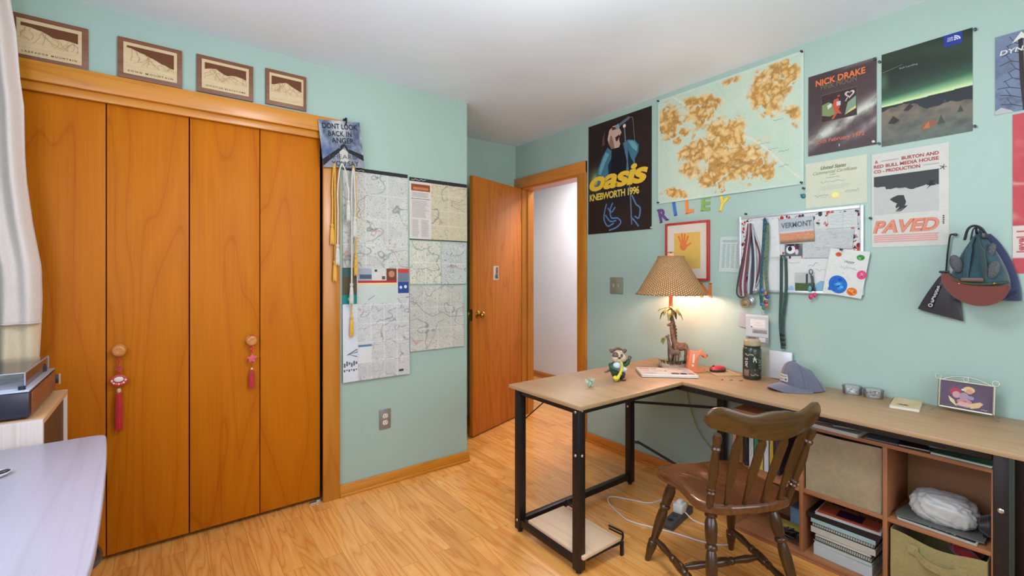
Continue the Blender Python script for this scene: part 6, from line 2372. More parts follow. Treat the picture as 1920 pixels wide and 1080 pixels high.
pts = [(-.004, .008 + .0, .440), (-.004 + .045, .008, .47), (-.004 + .058, .008, .53), (-.004 + .035, .008, .60), (-.004, .008, .640)]
g.tube(spline(pts, 6), .0018, 6)
pts = [(-.004 - (p_[0] + .004), p_[1], p_[2]) for p_ in pts]
g.tube(spline(pts, 6), .0018, 6)
g.build('harp', BRASS, t)
# woven shade: shell with upright canes and weft
m, nt, b = newmat('wicker')
tc = nt.nodes.new('ShaderNodeTexCoord')
sp = nt.nodes.new('ShaderNodeSeparateXYZ')
lk(nt, tc.outputs['Object'], sp.inputs[0])
an_ = math_(nt, 'ARCTAN2', math_(nt, 'SUBTRACT', sp.outputs[1], .008), math_(nt, 'ADD', sp.outputs[0], .004))
wv = math_(nt, 'SINE', math_(nt, 'MULTIPLY', an_, 46.0))
row = math_(nt, 'SINE', math_(nt, 'ADD', math_(nt, 'MULTIPLY', sp.outputs[2], 560.0), math_(nt, 'MULTIPLY', math_(nt, 'SIGN', wv), 1.57)))
h_ = math_(nt, 'ADD', math_(nt, 'MULTIPLY', row, .5), math_(nt, 'MULTIPLY', math_(nt, 'ABSOLUTE', wv), .8))
v_ = texco(nt, (1, 1, 1), rand=False)
nz = noise(nt, v_, 120, 3, .7)
f_ = math_(nt, 'ADD', math_(nt, 'MULTIPLY', h_, .46), math_(nt, 'MULTIPLY', nz, .45))
lk(nt, ramp(nt, f_, [(.10, (74, 42, 20)), (.42, (160, 114, 66)), (.82, (222, 180, 126))]), b.inputs['Base Color'])
b.inputs['Roughness'].default_value = .7
bump(nt, b, h_, .9, .003)
R0, R1, ZB, ZTOP = .199, .073, .433, .652
g = G()
g.lathe([(R0, ZB), (R0 - .002 + (R1 - R0) * .25, ZB + (ZTOP - ZB) * .25), (R0 + (R1 - R0) * .5 - .002, ZB + (ZTOP - ZB) * .5), (R0 + (R1 - R0) * .75 - .001, ZB + (ZTOP - ZB) * .75), (R1, ZTOP), (R1 - .004, ZTOP), (R0 + (R1 - R0) * .5 - .007, ZB + (ZTOP - ZB) * .5), (R0 - .004, ZB), (R0, ZB)], 72, 0, Matrix.Translation((-.004, .008, 0)), False)
g.build('lamp_shade', m, t, 50)
for R_, z_ in ((R0, ZB), (R1 - .001, ZTOP)):
    g = G()
    for ph in (0, PI):
        P = [(-.004 + (R_ + .0022 * math.cos(k * 24 + ph)) * math.cos(k), .008 + (R_ + .0022 * math.cos(k * 24 + ph)) * math.sin(k), z_ + .0022 * math.sin(k * 24 + ph)) for k in [2 * PI * j / 240 for j in range(240)]]
        g.tube(P, .0032, 5, closed=True)
    g.build('shade_rim', m, t, 60)
g = G()
for k in range(3):
    a_ = 2 * PI * k / 3
    g.tube([(-.004, .008, .640), (-.004 + .071 * math.cos(a_), .008 + .071 * math.sin(a_), .650)], .0015, 6)
g.build('spider_wire', BRASS, t)
g = G()
fc = Vector((-.004, .008, .668))
g.lathe([(.010, .640), (.012, .646), (.007, .650), (.007, .656), (.012, .660), (.010, .668), (.005, .674), (0, .675)], 14, 0, Matrix.Translation((-.004, .008, 0)))
g.build('finial', mat('finial_cream', (214, 180, 136), .5), t)
for q in range(7):
    an = 2 * PI * q / 7
    d_ = Vector((math.cos(an), math.sin(an), 0))
    G().tube(spline([fc + Vector((0, 0, .004)), fc + d_ * .012 + Vector((0, 0, .013)), fc + d_ * .024 + Vector((0, 0, .004))], 5), [.003, .004, .005, .005, .005, .0045, .004, .0035, .003, .002, .0015], 6, flat=.4).build('finial_leaf', mat('finial_leaf', (98, 98, 56), .5), t)

# bulldog figurine with a saxophone
t = thing('dog_figurine', 'bulldog figurine in a green jacket playing a yellow saxophone', 'figurine', (1.905, 1.590, ZD), (0, 0, CAMR))
TAN = mat('dog_tan', (206, 178, 146), .4, var=.12)
BRN = mat('dog_brown', (98, 74, 64), .4, var=.3)
GRN = mat('dog_jacket', (44, 84, 62), .45, var=.15)
YEL = mat('sax_yellow', (226, 208, 60), .35)
DKP = mat('dog_trousers', (62, 50, 38), .5)
WSH = mat('dog_shirt', (206, 220, 220), .5)
g = G()
g.ell((-.004, .004, .062), (.043, .036, .036), 0, 16)
g.ell((-.004, .0, .048), (.040, .036, .030), 0, 16)
g.build('torso', GRN, t, remesh=.003)
g = G()
g.ell((-.010, -.020, .078), (.024, .020, .022), 0, 14)
g.ell((.018, -.026, .060), (.022, .014, .014), 0, 14)
g.build('shirt', WSH, t)
g = G()
g.ell((0, 0, .030), (.038, .032, .020), 0, 14)
for x in (-.016, .020):
    g.tube([(x * .8, -.004, .030), (x, -.008, .004)], [.016, .014], 10)
g.build('trousers', DKP, t, remesh=.003)
for x in (-.018, .022):
    G().ell((x, -.018, .008), (.014, .020, .0075), 0, 12).build('shoe', BRN, t)
g = G()
g.ell((-.004, -.002, .126), (.036, .032, .034), 0, 18)
g.ell((-.020, -.022, .116), (.020, .018, .020), 0, 12)
g.ell((.016, -.022, .116), (.020, .018, .020), 0, 12)
g.ell((-.002, -.026, .106), (.016, .012, .010), 0, 12)
g.build('head', TAN, t, remesh=.0025)
g = G()
g.ell((-.020, -.022, .130), (.018, .017, .019), 0, 12)
g.ell((.010, -.030, .128), (.008, .008, .012), 0, 10)
g.build('face_patch', BRN, t)
for x, rz in ((-.032, .5), (.026, -.5)):
    G().ell((x, -.006, .150), (.019, .009, .011), 0, 12, rot=Matrix.Rotation(rz, 3, 'Y')).build('ear', BRN, t)
g = G()
g.tube(spline([(-.03, -.012, .155), (-.01, -.014, .166), (.015, -.012, .162)], 5), .006, 8)
g.build('forelock', BRN, t)
G().ell((-.004, -.042, .122), (.007, .005, .005), 0, 10).build('nose', mat('dog_nose', (30, 26, 26), .3), t)
for x in (-.016, .010):
    G().ell((x, -.034, .136), (.004, .003, .004), 0, 8).build('eye', mat('dog_eye', (26, 22, 20), .2), t)
g = G()
g.tube([(.040 - .010, .0, .078), (.046, -.006, .090), (.052, -.008, .104)], [.014, .013, .010], 10)
g.build('sleeve', GRN, t)
g = G()
g.ell((.055, -.010, .112), (.010, .007, .009), 0, 10)
for q, (dx_, dz_) in enumerate(((-.007, .013), (.0, .016), (.008, .014), (.013, .007))):
    g.tube([(.055, -.010, .113), (.055 + dx_, -.011, .112 + dz_)], [.0045, .0032], 7)
g.build('paw', BRN, t)
g = G()
g.tube([(-.038, 0, .080), (-.040, -.018, .066), (-.012, -.038, .058)], [.014, .013, .010], 10)
g.build('sleeve', GRN, t)
g = G()
g.ell((-.008, -.044, .058), (.010, .007, .009), 0, 10)
for q in range(4):
    g.tube([(-.008, -.044, .064 - .004 * q), (.004, -.052, .062 - .004 * q)], [.004, .003], 7)
g.build('paw', BRN, t)
g = G()
sx = spline([(-.002, -.046, .104), (.006, -.052, .096), (.006, -.052, .070), (-.004, -.052, .042), (-.016, -.050, .020), (-.024, -.048, .014), (-.026, -.054, .024)], 6)
g.tube(sx, [.003 + .0105 * (i / (len(sx) - 1)) ** 1.2 for i in range(len(sx))], 12)
for q in range(5):
    g.ell(sx[10 + 4 * q] + Vector((.004, -.009, 0)), .0034, 0, 8)
g.build('saxophone', YEL, t, 60)
G().tube([(-.040, .012, .050), (-.060, .006, .040), (-.072, .004, .038)], [.006, .005, .003], 8).build('tail', BRN, t)

# small toy creature
t = thing('toy_figure', 'tiny mint green winged toy standing on the left part of the desk', 'toy', (1.674, 1.572, ZD), (0, 0, CAMR + .3))
MNT = mat('toy_mint', (150, 176, 150), .45, var=.35, scale=150)
g = G()
g.ell((0, 0, .018), (.011, .010, .013), 0, 12)
g.ell((.002, -.004, .034), (.010, .010, .009), 0, 12)
g.tube([(.004, -.012, .033), (.006, -.018, .031)], [.006, .004], 8)
for x in (-.007, .007):
    g.tube([(x, -.002, .014), (x * 1.2, -.004, .002)], [.005, .0055], 8)
    g.tube([(x * .6, 0, .041), (x, .003, .048)], [.003, .0012], 6)
g.tube(spline([(0, .008, .012), (.004, .020, .008), (.016, .024, .008)], 4), [.006, .005, .005, .004, .004, .003, .003, .002, .0015], 8)
g.build('body', MNT, t, remesh=.0014)
for s_ in (-1, 1):
    G().prism([(0, 0), (s_ * .012, .018), (s_ * .022, .016), (s_ * .018, .004), (s_ * .010, -.004)], -.001, .001, 0, Matrix.Translation((s_ * .006, .006, .022)) @ Matrix.Rotation(PI / 2, 4, 'X')).build('wing', mat('toy_wing', (186, 196, 176), .5, var=.3, scale=150), t, 0)

# laptop with stickers
la = math.atan2(-.675, .74)
t = thing('laptop', 'closed silver laptop with colourful stickers in front of the lamp', 'laptop', (2.222, 1.523, ZD), (0, 0, la))
SIL = mat('laptop_silver', (214, 206, 198), .35, .3, .03)
w2, d2 = .1475, .099
G().box((-w2, -d2, .0015), (w2, d2, .009), bev=.003).build('lower_case', SIL, t)
G().box((-w2, -d2, .0095), (w2, d2, .0155), bev=.0028).build('lid', SIL, t)
for x in (-.12, .12):
    for y in (-.08, .08):
        G().lathe([(.006, 0), (.006, .0016)], 10, 0, Matrix.Translation((x, y, 0))).build('rubber_foot', mat('rubber_foot', (30, 30, 30), .6), t)
a = Art(2 * w2 - .008, 2 * d2 - .008, flat((214, 206, 198)), 2, 2, .0004)
r = random.Random(12)
for (u, v, w_, h_, c) in ((.03, .72, .2, .2, (186, 160, 160)), (.25, .75, .12, .16, (160, 176, 160)), (.04, .45, .16, .2, (206, 196, 186)), (.26, .42, .2, .22, (196, 204, 200)), (.06, .12, .22, .2, (190, 200, 206)), (.30, .08, .2, .24, (226, 220, 214)), (.56, .10, .14, .18, (74, 60, 66)), (.72, .08, .12, .2, (58, 50, 56)), (.86, .10, .11, .2, (196, 120, 124)), (.60, .70, .14, .2, (226, 214, 202)), (.78, .68, .16, .22, (206, 190, 186)), (.80, .40, .14, .2, (186, 196, 190))):
    a.rect(u, v, u + w_, v + h_, c, 1)
    a.scribble(u + .02, v + .03, w_ - .04, h_ - .06, tuple(int(x * .72) for x in c), 2, 6, .003, seed=int(u * 100))
a.disc(.5, .52, .008, (70, 64, 64), 1)
a.build('stickers', None, None, (-w2 + .004, -d2 + .004, .0156), (-PI / 2, 0, 0), parent=t)

# orange phone stand shaped like an elephant
t = thing('phone_stand', 'orange elephant-shaped phone stand beside the lamp', 'phone stand', (2.420, 1.465, ZD), (0, 0, CAMR))
ORG = mat('orange_plastic', (232, 128, 78), .4, var=.05)
g = G()
M = Matrix.Rotation(PI / 2, 4, 'X')
body = [(-.052, .0), (.018, .0), (.020, .012), (.006, .018), (.012, .085), (.030, .092), (.040, .088), (.046, .078), (.056, .074), (.064, .082), (.060, .096), (.046, .106), (.034, .122), (.022, .112), (-.030, .118), (-.036, .108)]
g.prism(body, -.016, .016, 0, M, .003)
g.prism([(-.052, 0), (.050, 0), (.052, .006), (-.052, .008)], -.030, .030, 0, M, .002)
g.build('body', ORG, t, 40)
g = G()
g.prism([(-.026, .030), (-.014, .030), (-.014, .042), (-.026, .042)], .0160, .0166, 0, M)
g.prism([(-.022, .050), (-.012, .050), (-.008, .100), (-.018, .100)], .0160, .0166, 0, M)
g.build('slot', mat('slot_pale', (240, 214, 186), .5), t, 0)
G().ell((.064, 0, .088), (.007, .008, .008), 0, 12).build('trunk_tip', mat('trunk_tip_grey', (66, 62, 60), .4), t)

# mouse on its pad
t = thing('mouse_pad', 'thin pale patterned mouse pad lying at an angle under the mouse', 'mouse pad', (2.500, 1.345, ZD), (0, 0, la + .12))
a = Art(.150, .165, lambda U, V: lerp((206, 176, 124), (186, 186, 140), (fbm(U * 6, V * 6, 3, 4) - .3) * 2.4), 40, 40, .0022)
for q in range(6):
    a.scribble(.1, .12 + .13 * q, .75, .1, (166, 130, 86), 1, 10, .002, seed=q)
a.rect(0, 0, 1, .025, (150, 110, 66), 2)
a.rect(0, .975, 1, 1, (150, 110, 66), 2)
a.rect(0, 0, .025, 1, (150, 110, 66), 2)
a.rect(.975, 0, 1, 1, (150, 110, 66), 2)
a.build('printed_sheet', None, None, (-.075, -.0825, .0), (-PI / 2, 0, 0), parent=t)
t = thing('computer_mouse', 'small red computer mouse with dark grey sides', 'computer mouse', (2.505, 1.378, ZD + .0030), (0, 0, la + .35))
g = G()
rings = []
for j in range(9):
    v = j / 8
    s_ = math.sqrt(max(0, 1 - (v * .985) ** 2.4))
    rings.append([((.050 - .004 * v) * s_ * math.copysign(abs(math.cos(k)) ** .8, math.cos(k)), .030 * s_ * math.sin(k), .013 + .021 * v) for k in [2 * PI * q / 24 for q in range(24)]])
g.loft(rings)
g.build('top_shell', mat('mouse_red', (192, 52, 56), .35), t, 60)
G().lathe([(.042, 0), (.048, .003), (.050, .009), (.049, .0135)], 24, 0, Matrix.Diagonal((1, .6, 1, 1))).build('lower_shell', mat('mouse_dark', (62, 34, 36), .45), t)
G().lathe([(.006, -.0025), (.007, 0), (.006, .0025)], 14, 0, Matrix.Translation((-.028, 0, .030)) @ Matrix.Rotation(PI / 2, 4, 'X')).build('scroll_wheel', mat('wheel_black', (28, 28, 28), .5), t)

# water bottle
t = thing('water_bottle', 'dark green water bottle covered with stickers under a tan lid', 'bottle', (2.492, 1.182, ZD), (0, 0, CAMR))
BG = mat('bottle_green', (42, 52, 38), .25, var=.08)
G().lathe([(0, 0), (.038, 0), (.043, .004), (.0445, .010), (.0445, .150), (.043, .160), (.036, .170), (.032, .174), (.032, .180), (0, .180)], 36, 0, None, False).build('body', BG, t)
g = G()
g.lathe([(.0375, .176), (.0388, .180), (.0388, .202), (.036, .206), (0, .207)], 36, 0, None, False)
for q in range(36):
    a_ = 2 * PI * q / 36
    g.box((-.0008, .0385, .178), (.0008, .0398, .203), 0, 0, Matrix.Rotation(a_, 4, 'Z'))
g.build('lid', mat('lid_tan', (176, 158, 122), .5), t, 40)
g = G()
g.tube([(.0405 * math.cos(k), .0405 * math.sin(k), .172) for k in [2 * PI * j / 30 for j in range(30)]], .0022, 6, closed=True)
g.build('lid_loop', mat('lid_loop_dark', (52, 54, 46), .5), t)


def wrap_sticker(a0, z0, w_, h_, draw, bg, label):
    A = Art(w_, h_, flat(bg), 10, 2, .0004)
    draw(A)

    def wp(P, s):
        an = a0 + P[:, 0] / .0447
        rr = .0447 - P[:, 1]
        return np.stack([rr * np.sin(an), -rr * np.cos(an), P[:, 2] + z0], 1)
    A.build('sticker', None, None, (0, 0, 0), parent=t, warp=wp)


def sq(u, v, c, n_=5, wd=.0026, sd=1):
    def d(A):
        for q in range(n_):
            A.scribble(.08, .06 + .88 * q / n_, .84, .8 / n_, c, 1, 7, wd, seed=sd + q)
    return d


PL_ = (196, 196, 184)
wrap_sticker(-1.35, .125, .050, .012, sq(0, 0, PL_, 1, .003, 2), (70, 78, 62), '')
wrap_sticker(-1.30, .060, .018, .058, sq(0, 0, (206, 206, 200), 4, .004, 5), (64, 66, 56), '')
wrap_sticker(-.45, .090, .026, .036, lambda A: (A.line([(.2, .1), (.45, .9)], .005, PL_, 1), A.line([(.8, .05), (.4, .85)], .005, PL_, 1), A.scribble(.1, .4, .8, .2, PL_, 1, 5, .004, seed=2)), (48, 58, 44), '')
wrap_sticker(.20, .055, .028, .06, sq(0, 0, (166, 164, 156), 4, .0035, 9), (54, 62, 48), '')
wrap_sticker(-.70, .020, .048, .040, lambda A: (A.line([(.1, .2), (.5, .85), (.9, .1)], .003, (206, 206, 196), 1), A.scribble(.15, .05, .7, .3, (186, 176, 160), 1, 12, .003, seed=4)), (70, 66, 56), '')
wrap_sticker(-1.45, .018, .03, .036, sq(0, 0, (170, 130, 120), 3, .004, 20), (110, 94, 84), '')
wrap_sticker(.55, .018, .026, .030, sq(0, 0, (190, 190, 176), 3, .003, 14), (60, 62, 52), '')

# baseball cap lying on the desk
t = thing('baseball_cap', 'faded blue cap with a white patch lying on the desk', 'cap', (2.462, .928, ZD), (0, 0, math.radians(-118)))
CAPB = mat('faded_blue_twill', (94, 98, 114), .8, sheen=.3, bmp=.15, scale=120, var=.12)
g = G()
rings = []
for j in range(13):
    v = j / 12
    ring = []
    for k in range(40):
        a_ = 2 * PI * k / 40
        rx, ry = .082, .100
        pr = math.cos(v * PI / 2) ** .62
        hz = .108 * math.sin(v * PI / 2) ** 1.15
        fr = .5 - .5 * math.sin(a_)
        x = rx * pr * math.cos(a_)
        y = ry * pr * math.sin(a_) - .036 * v
        z = .004 + hz * (1.08 + .30 * (fr - .5)) - .020 * math.exp(-((a_ - PI * .30) / .5) ** 2) * math.sin(PI * v)
        dent = 1 - .08 * math.sin(3 * a_ + 1) * math.sin(PI * v)
        ring.append((x * dent, y * dent, z))
    rings.append(ring)
g.loft(rings)
g.build('crown', CAPB, t, 60)
for q in range(6):
    a_ = PI / 2 + PI / 3 * q + PI / 6 * 0
    k = int(round((a_ % (2 * PI)) / (2 * PI) * 40)) % 40
    G().tube([Vector(rings[j][k]) * 1.0 + Vector((0, 0, .0006)) for j in range(13)], .0012, 5).build('seam', mat('cap_seam', (80, 92, 122), .8), t)
G().ell((0, -.036, .120), (.006, .006, .0035), 0, 10).build('button', CAPB, t)
g = G()


def bill(u, v):
    a_ = PI * (1.04 + .92 * u)
    cx = math.cos(a_)
    inn = Vector((.080 * cx, .098 * math.sin(a_) * .98, .012 + .004))
    L = .078 * math.sqrt(max(0, 1 - cx * cx)) + .004
    o_ = inn + Vector((cx * .012, -L, -.004 - .020 * cx * cx - .006))
    p = inn.lerp(o_, v)
    p.z += .016 * (1 - cx * cx) * (1 - (v - .3) ** 2) - .008 * cx * cx * v
    p.z = max(p.z, .0022)
    return tuple(p)


g.cloth(bill, 30, 8, .003)
g.build('bill', CAPB, t, 60)
A = Art(.058, .034, flat((206, 200, 184)), 8, 4, .0006)
A.scribble(.12, .60, .76, .26, (84, 92, 112), 1, 16, .0026, seed=1)
A.scribble(.10, .18, .5, .24, (84, 92, 112), 1, 11, .0022, seed=3)
A.disc(.80, .32, .007, (96, 104, 122), 1, .005)


def patch(P, s):
    u, v = P[:, 0] - s.w / 2, P[:, 2]
    th_ = u / .085 - PI / 2
    vv = np.arcsin(np.clip((v + .040) / .118, 0, 1)) / (PI / 2)
    pr = np.cos(vv * PI / 2) ** .62
    rr = .0025 - P[:, 1]
    return np.stack([(.082 * pr + rr) * np.cos(th_), (.100 * pr + rr) * np.sin(th_) - .036 * vv, v + .042], 1)


A.build('patch', None, None, (0, 0, 0), parent=t, warp=patch)

# two clear round tubs
CLP = clear('clear_tub', (1, 1, 1, 1), .1, .15, .12)
for y, lb, cnt in ((.752, 'clear tub of white clips, beside the blue cap', 0), (.672, 'clear tub of brown and grey beads, right of the white one', 1)):
    t = thing('plastic_tub', lb, 'tub', (2.545, y, ZD), (0, 0, 0), 'clear tubs on the desk')
    G().lathe([(0, 0), (.034, 0), (.036, .002), (.037, .030), (.039, .031), (.039, .036), (.036, .038), (0, .038)], 28, 0, None, False).build('tub', CLP, t, 50)
    r = random.Random(20 + cnt)
    for q in range(22):
        a_, d_ = r.uniform(0, 2 * PI), r.uniform(0, .024)
        c = ((244, 245, 245), (232, 234, 236)) if cnt == 0 else ((150, 116, 82), (140, 142, 142), (224, 218, 204), (92, 88, 84))
        k = q % len(c)
        G().ell((d_ * math.cos(a_), d_ * math.sin(a_), .008 + r.uniform(0, .017)), (r.uniform(.004, .007), r.uniform(.003, .006), r.uniform(.003, .005)), 0, 8).build('clip' if cnt == 0 else 'bead', mat('tub%d%d' % (cnt, k), c[k], .4), t)

# kraft notebook
t = thing('notebook', 'small cream notebook with a black mark on its cover', 'notebook', (2.487, .545, ZD), (0, 0, math.radians(8)))
G().box((-.082, -.047, .0), (.082, .047, .0015)).box((-.082, -.047, .0125), (.082, .047, .014)).box((-.082, .0455, 0), (.082, .047, .014)).build('cover', mat('cream_card', (206, 188, 146), .7), t, 0)
G().box((-.080, -.046, .0015), (.080, .0453, .0125)).build('pages', PAGE, t, 0)
a = Art(.04, .03, flat((206, 188, 146)), 2, 2, .0003)
a.poly([(.05, .3), (.3, .7), (.45, .5), (.7, .75), (.95, .3)], (62, 54, 46), 1)
a.rect(.1, .1, .9, .2, (90, 80, 66), 1)
a.build('cover_mark', None, None, (-.062, .025, .0142), (-PI / 2, 0, -PI / 2), parent=t)

# scrolled metal picture frame
t = thing('photo_frame', 'scrolled metal stand frame with a purple photo at the right end of the desk', 'photo frame', (2.535, .374, ZD), (math.radians(0), 0, RB - .05))
PEW = mat('pewter', (156, 156, 138), .35, .75, .1)
TL_ = Matrix.Rotation(math.radians(-9), 4, 'X')
FWd, FHt = .158, .108
g = G(TL_)
z0_ = .014
for x in (-FWd / 2, FWd / 2):
    g.tube([(x, 0, z0_), (x, 0, z0_ + FHt)], .005, 8)
for z in (z0_, z0_ + FHt):
    g.tube([(-FWd / 2, 0, z), (FWd / 2, 0, z)], .005 if z == z0_ else .004, 8)
g.build('frame', PEW, t)
g = G(TL_)
for s_ in (-1, 1):
    P = [(s_ * (FWd / 2 + .004 + .010 * math.cos(k)), 0, z0_ + FHt + .012 + .010 * math.sin(k)) for k in [2 * PI * j / 16 for j in range(16)]]
    g.tube(P, .0022, 6, closed=True)
g.tube(spline([(-FWd / 2 + .005, 0, z0_ + FHt), (-FWd / 4, 0, z0_ + FHt + .016), (0, 0, z0_ + FHt + .022), (FWd / 4, 0, z0_ + FHt + .016), (FWd / 2 - .005, 0, z0_ + FHt)], 8), .0026, 6)
P = [(.008 * math.cos(k), 0, z0_ + FHt + .012 + .009 * math.sin(k)) for k in [2 * PI * j / 16 for j in range(16)]]
g.tube(P, .0018, 6, closed=True)
g.build('scrollwork', PEW, t)
g = G()
for s_ in (-1, 1):
    g.tube(spline([(s_ * FWd / 2, 0, .016), (s_ * (FWd / 2 + .006), -.016, .010), (s_ * (FWd / 2 + .014), -.032, .003), (s_ * (FWd / 2 + .022), -.034, .0035)], 5), .0026, 6)
g.tube([(0, .004, .05), (0, .050, .003)], .0024, 6)
g.build('feet', PEW, t)


def fn(U, V):
    return lerp((94, 76, 96), (114, 96, 114), fbm(U * 4, V * 4, 3, 3))


a = Art(FWd - .008, FHt - .006, fn, 30, 20, .001)
a.disc(.30, .62, .017, (186, 70, 84), 1, .016)
a.disc(.32, .52, .012, (206, 160, 166), 2, .013)
a.disc(.56, .76, .017, (226, 196, 130), 1, .013)
a.disc(.57, .70, .010, (214, 160, 140), 2, .010)
a.disc(.44, .74, .004, (224, 230, 230), 2)
a.poly([(.16, .44), (.20, .24), (.34, .06), (.28, .30)], (226, 214, 160), 2)
a.disc(.47, .48, .014, (176, 150, 166), 2, .016)
a.disc(.48, .28, .022, (206, 140, 146), 2, .012)
a.poly([(.54, .14), (.62, .26), (.78, .36), (.84, .30), (.76, .14), (.62, .06)], (222, 190, 140), 3)
a.disc(.60, .46, .010, (160, 150, 170), 2, .008)
a.rect(.66, .42, .74, .50, (92, 90, 150), 2)
a.poly([(.30, .12), (.40, .28), (.60, .24), (.56, .08)], (220, 176, 166), 2)
a.scribble(.80, .07, .12, .05, (206, 200, 190), 3, 8, .0014, seed=3)
o = a.build('photo', None, None, (-FWd / 2 + .004, .001, z0_ + .003), parent=t)
o.matrix_local = TL_ @ Matrix.Translation((-FWd / 2 + .004, .001, z0_ + .003))

# bits of bent wire on the desk
for q, (x, y, lb) in enumerate(((2.390, 1.190, 'tiny bent dark wire nearest the bottle on the desk'), (2.362, 1.225, 'tiny bent dark wire, middle of the three on the desk'), (2.336, 1.262, 'tiny bent dark wire farthest from the bottle on the desk'))):
    r = random.Random(q)
    P = spline([(-.010, 0, .0016), (-.004, .004 * (1 if q % 2 else -1), .0016), (.004, -.003, .0016), (.010, .002, .0016)], 5)
    place(tag(G().tube(P, .0014, 6).build('wire_clip', mat('dark_wire', (74, 60, 44), .4, .4)), lb, 'clip', 'bits of wire on the desk'), (x, y, ZD), (0, 0, CAMR + .4 * q))

# ------------------------------------------------------------------ cords on the floor and behind the desk
place(tag(G().tube(spline([(2.603, 1.66, .74), (2.603, 1.640, .60), (2.592, 1.60, .45), (2.59, 1.54, .32), (2.59, 1.44, .22), (2.58, 1.33, .10), (2.57, 1.24, .012)], 8), .0032, 8).build('lamp_cord', mat('yellowish_cord', (166, 156, 84), .5)), 'thin yellowish lamp cord hanging down the wall behind the desk', 'cord'), (0, 0, 0))
WC = mat('white_cable', (222, 218, 214), .45)
place(tag(G().tube(spline([(2.215, 1.452, .045), (2.26, 1.56, .004), (2.165, 1.585, .004), (2.12, 1.655, .004), (2.05, 1.765, .004), (1.985, 1.725, .004), (1.935, 1.60, .004), (1.925, 1.53, .004), (1.965, 1.43, .004), (2.01, 1.33, .004), (2.055, 1.20, .004), (2.12, 1.12, .004), (2.20, 1.14, .004)], 10), .0036, 8).build('charging_cable', WC), 'white cable looping across the floor under the desk', 'cable'), (0, 0, 0))
place(tag(G().tube(spline([(2.17, 1.372, .040), (2.19, 1.335, .006), (2.20, 1.26, .004), (2.17, 1.19, .004)], 8), .0034, 8).build('charging_cable', WC), 'short white cable from the power strip to under the chair', 'cable'), (0, 0, 0))
t = thing('power_strip', 'dark grey power strip with white adapters on the floor behind the chair', 'power strip', (2.14, 1.392, 0), (0, 0, .16))
G().box((-.125, -.028, .0), (.125, .028, .036), bev=.004).build('housing', mat('strip_grey', (72, 74, 76), .5), t)
for q in range(4):
    G().lathe([(.014, .0355), (.014, .0372), (.0, .0372)], 16, 0, Matrix.Translation((-.09 + .055 * q, 0, 0)), False).build('socket', mat('socket_dark', (34, 34, 36), .5), t)
g = G()
g.box((-.01, -.024, .0375), (.052, .024, .080), bev=.004)
g.box((.004, -.012, .080), (.04, .012, .096), bev=.003)
g.build('adapter', mat('adapter_white', (224, 224, 220), .4), t)
G().box((.062, -.016, .0375), (.088, .016, .066), bev=.003).build('adapter', mat('adapter_yellow', (200, 170, 90), .4), t)

# ------------------------------------------------------------------ furniture and curtain along the left wall
BIR = wood('white_birch_laminate', (146, 142, 150), (160, 156, 166), (168, 164, 176), 'Y', rings=5, width=7, stretch=.06, rough=.35, fibre=.4)
BIRF = wood('birch_drawer_front', (190, 158, 122), (212, 182, 146), (222, 194, 160), 'Y', rings=5, width=7, stretch=.06, rough=.45, fibre=.4)
t = thing('dresser', 'pale bow-fronted dresser whose top fills the lower left corner', 'dresser', (-.596, 1.20, 0))
PROF = [(.0, .832), (.40, .836), (.432, .832), (.448, .818), (.455, .775), (.468, .60), (.480, .38), (.488, .20), (.494, .0), (.492, -.10), (.486, -.25), (.474, -.45), (.458, -.66), (.450, -.70), (.43, -.715), (.0, -.715)]
pr = [(p.x, p.y) for p in spline([(x, y, 0) for x, y in PROF[1:-1]], 5)]
G().prism([PROF[0]] + pr + [PROF[-1]], .728, .750, 0, None, .0045, seg=3).build('top', BIR, t, 35)


def front_x(y):
    return .452 - .075 * ((y - .0) / .78) ** 2


g = G()
g.box((0, -.70, .0), (.018, .82, .727))
ys = [-.70 + 1.52 * i / 20 for i in range(21)]
g.build('back_panel', BIRF, t, 0)
for y in (-.70, .802):
    G().box((.018, y, 0), (front_x(y) - .006, y + .018, .727), bev=.001).build('side_panel', BIRF, t, 0)
for k, (za, zb) in enumerate(((.06, .27), (.28, .49), (.50, .715))):
    g = G()
    pts = [(front_x(y) + .012, y) for y in ys] + [(front_x(y) - .010, y) for y in ys[::-1]]
    g.prism(pts, za, zb, 0, None, .001)
    d = g.build('drawer', BIRF, t, 35)
    for yc in (-.30, .145):
        x = front_x(yc) + .012
        zc = (za + zb) / 2 + .06
        g = G()
        g.tube(spline([(x - .002, yc - .055, zc), (x + .014, yc - .05, zc), (x + .024, yc - .02, zc - .004), (x + .026, yc, zc - .005), (x + .024, yc + .02, zc - .004), (x + .014, yc + .05, zc), (x - .002, yc + .055, zc)], 5), .0065, 10)
        g.build('handle', mat('pewter_handle', (66, 62, 62), .35, .7), d)
G().box((.018, -.682, .0), (.385, .802, .058)).build('plinth', BIRF, t, 0)
# trinket
t = thing('trinket_dish', 'small white oval trinket with a dark tip at the left edge of the dresser', 'trinket', (-.350, 1.770, .7502), (0, 0, .5))
G().lathe([(0, 0), (.022, 0), (.030, .004), (.033, .009), (.031, .010), (.026, .006), (0, .004)], 20, 0, Matrix.Diagonal((1.1, .8, 1, 1)), False).build('dish', mat('white_ceramic', (226, 222, 224), .25), t, 50)
G().ell((.018, -.008, .011), (.014, .007, .005), 0, 10).build('dark_charm', mat('dark_charm', (62, 54, 58), .4, .4), t)

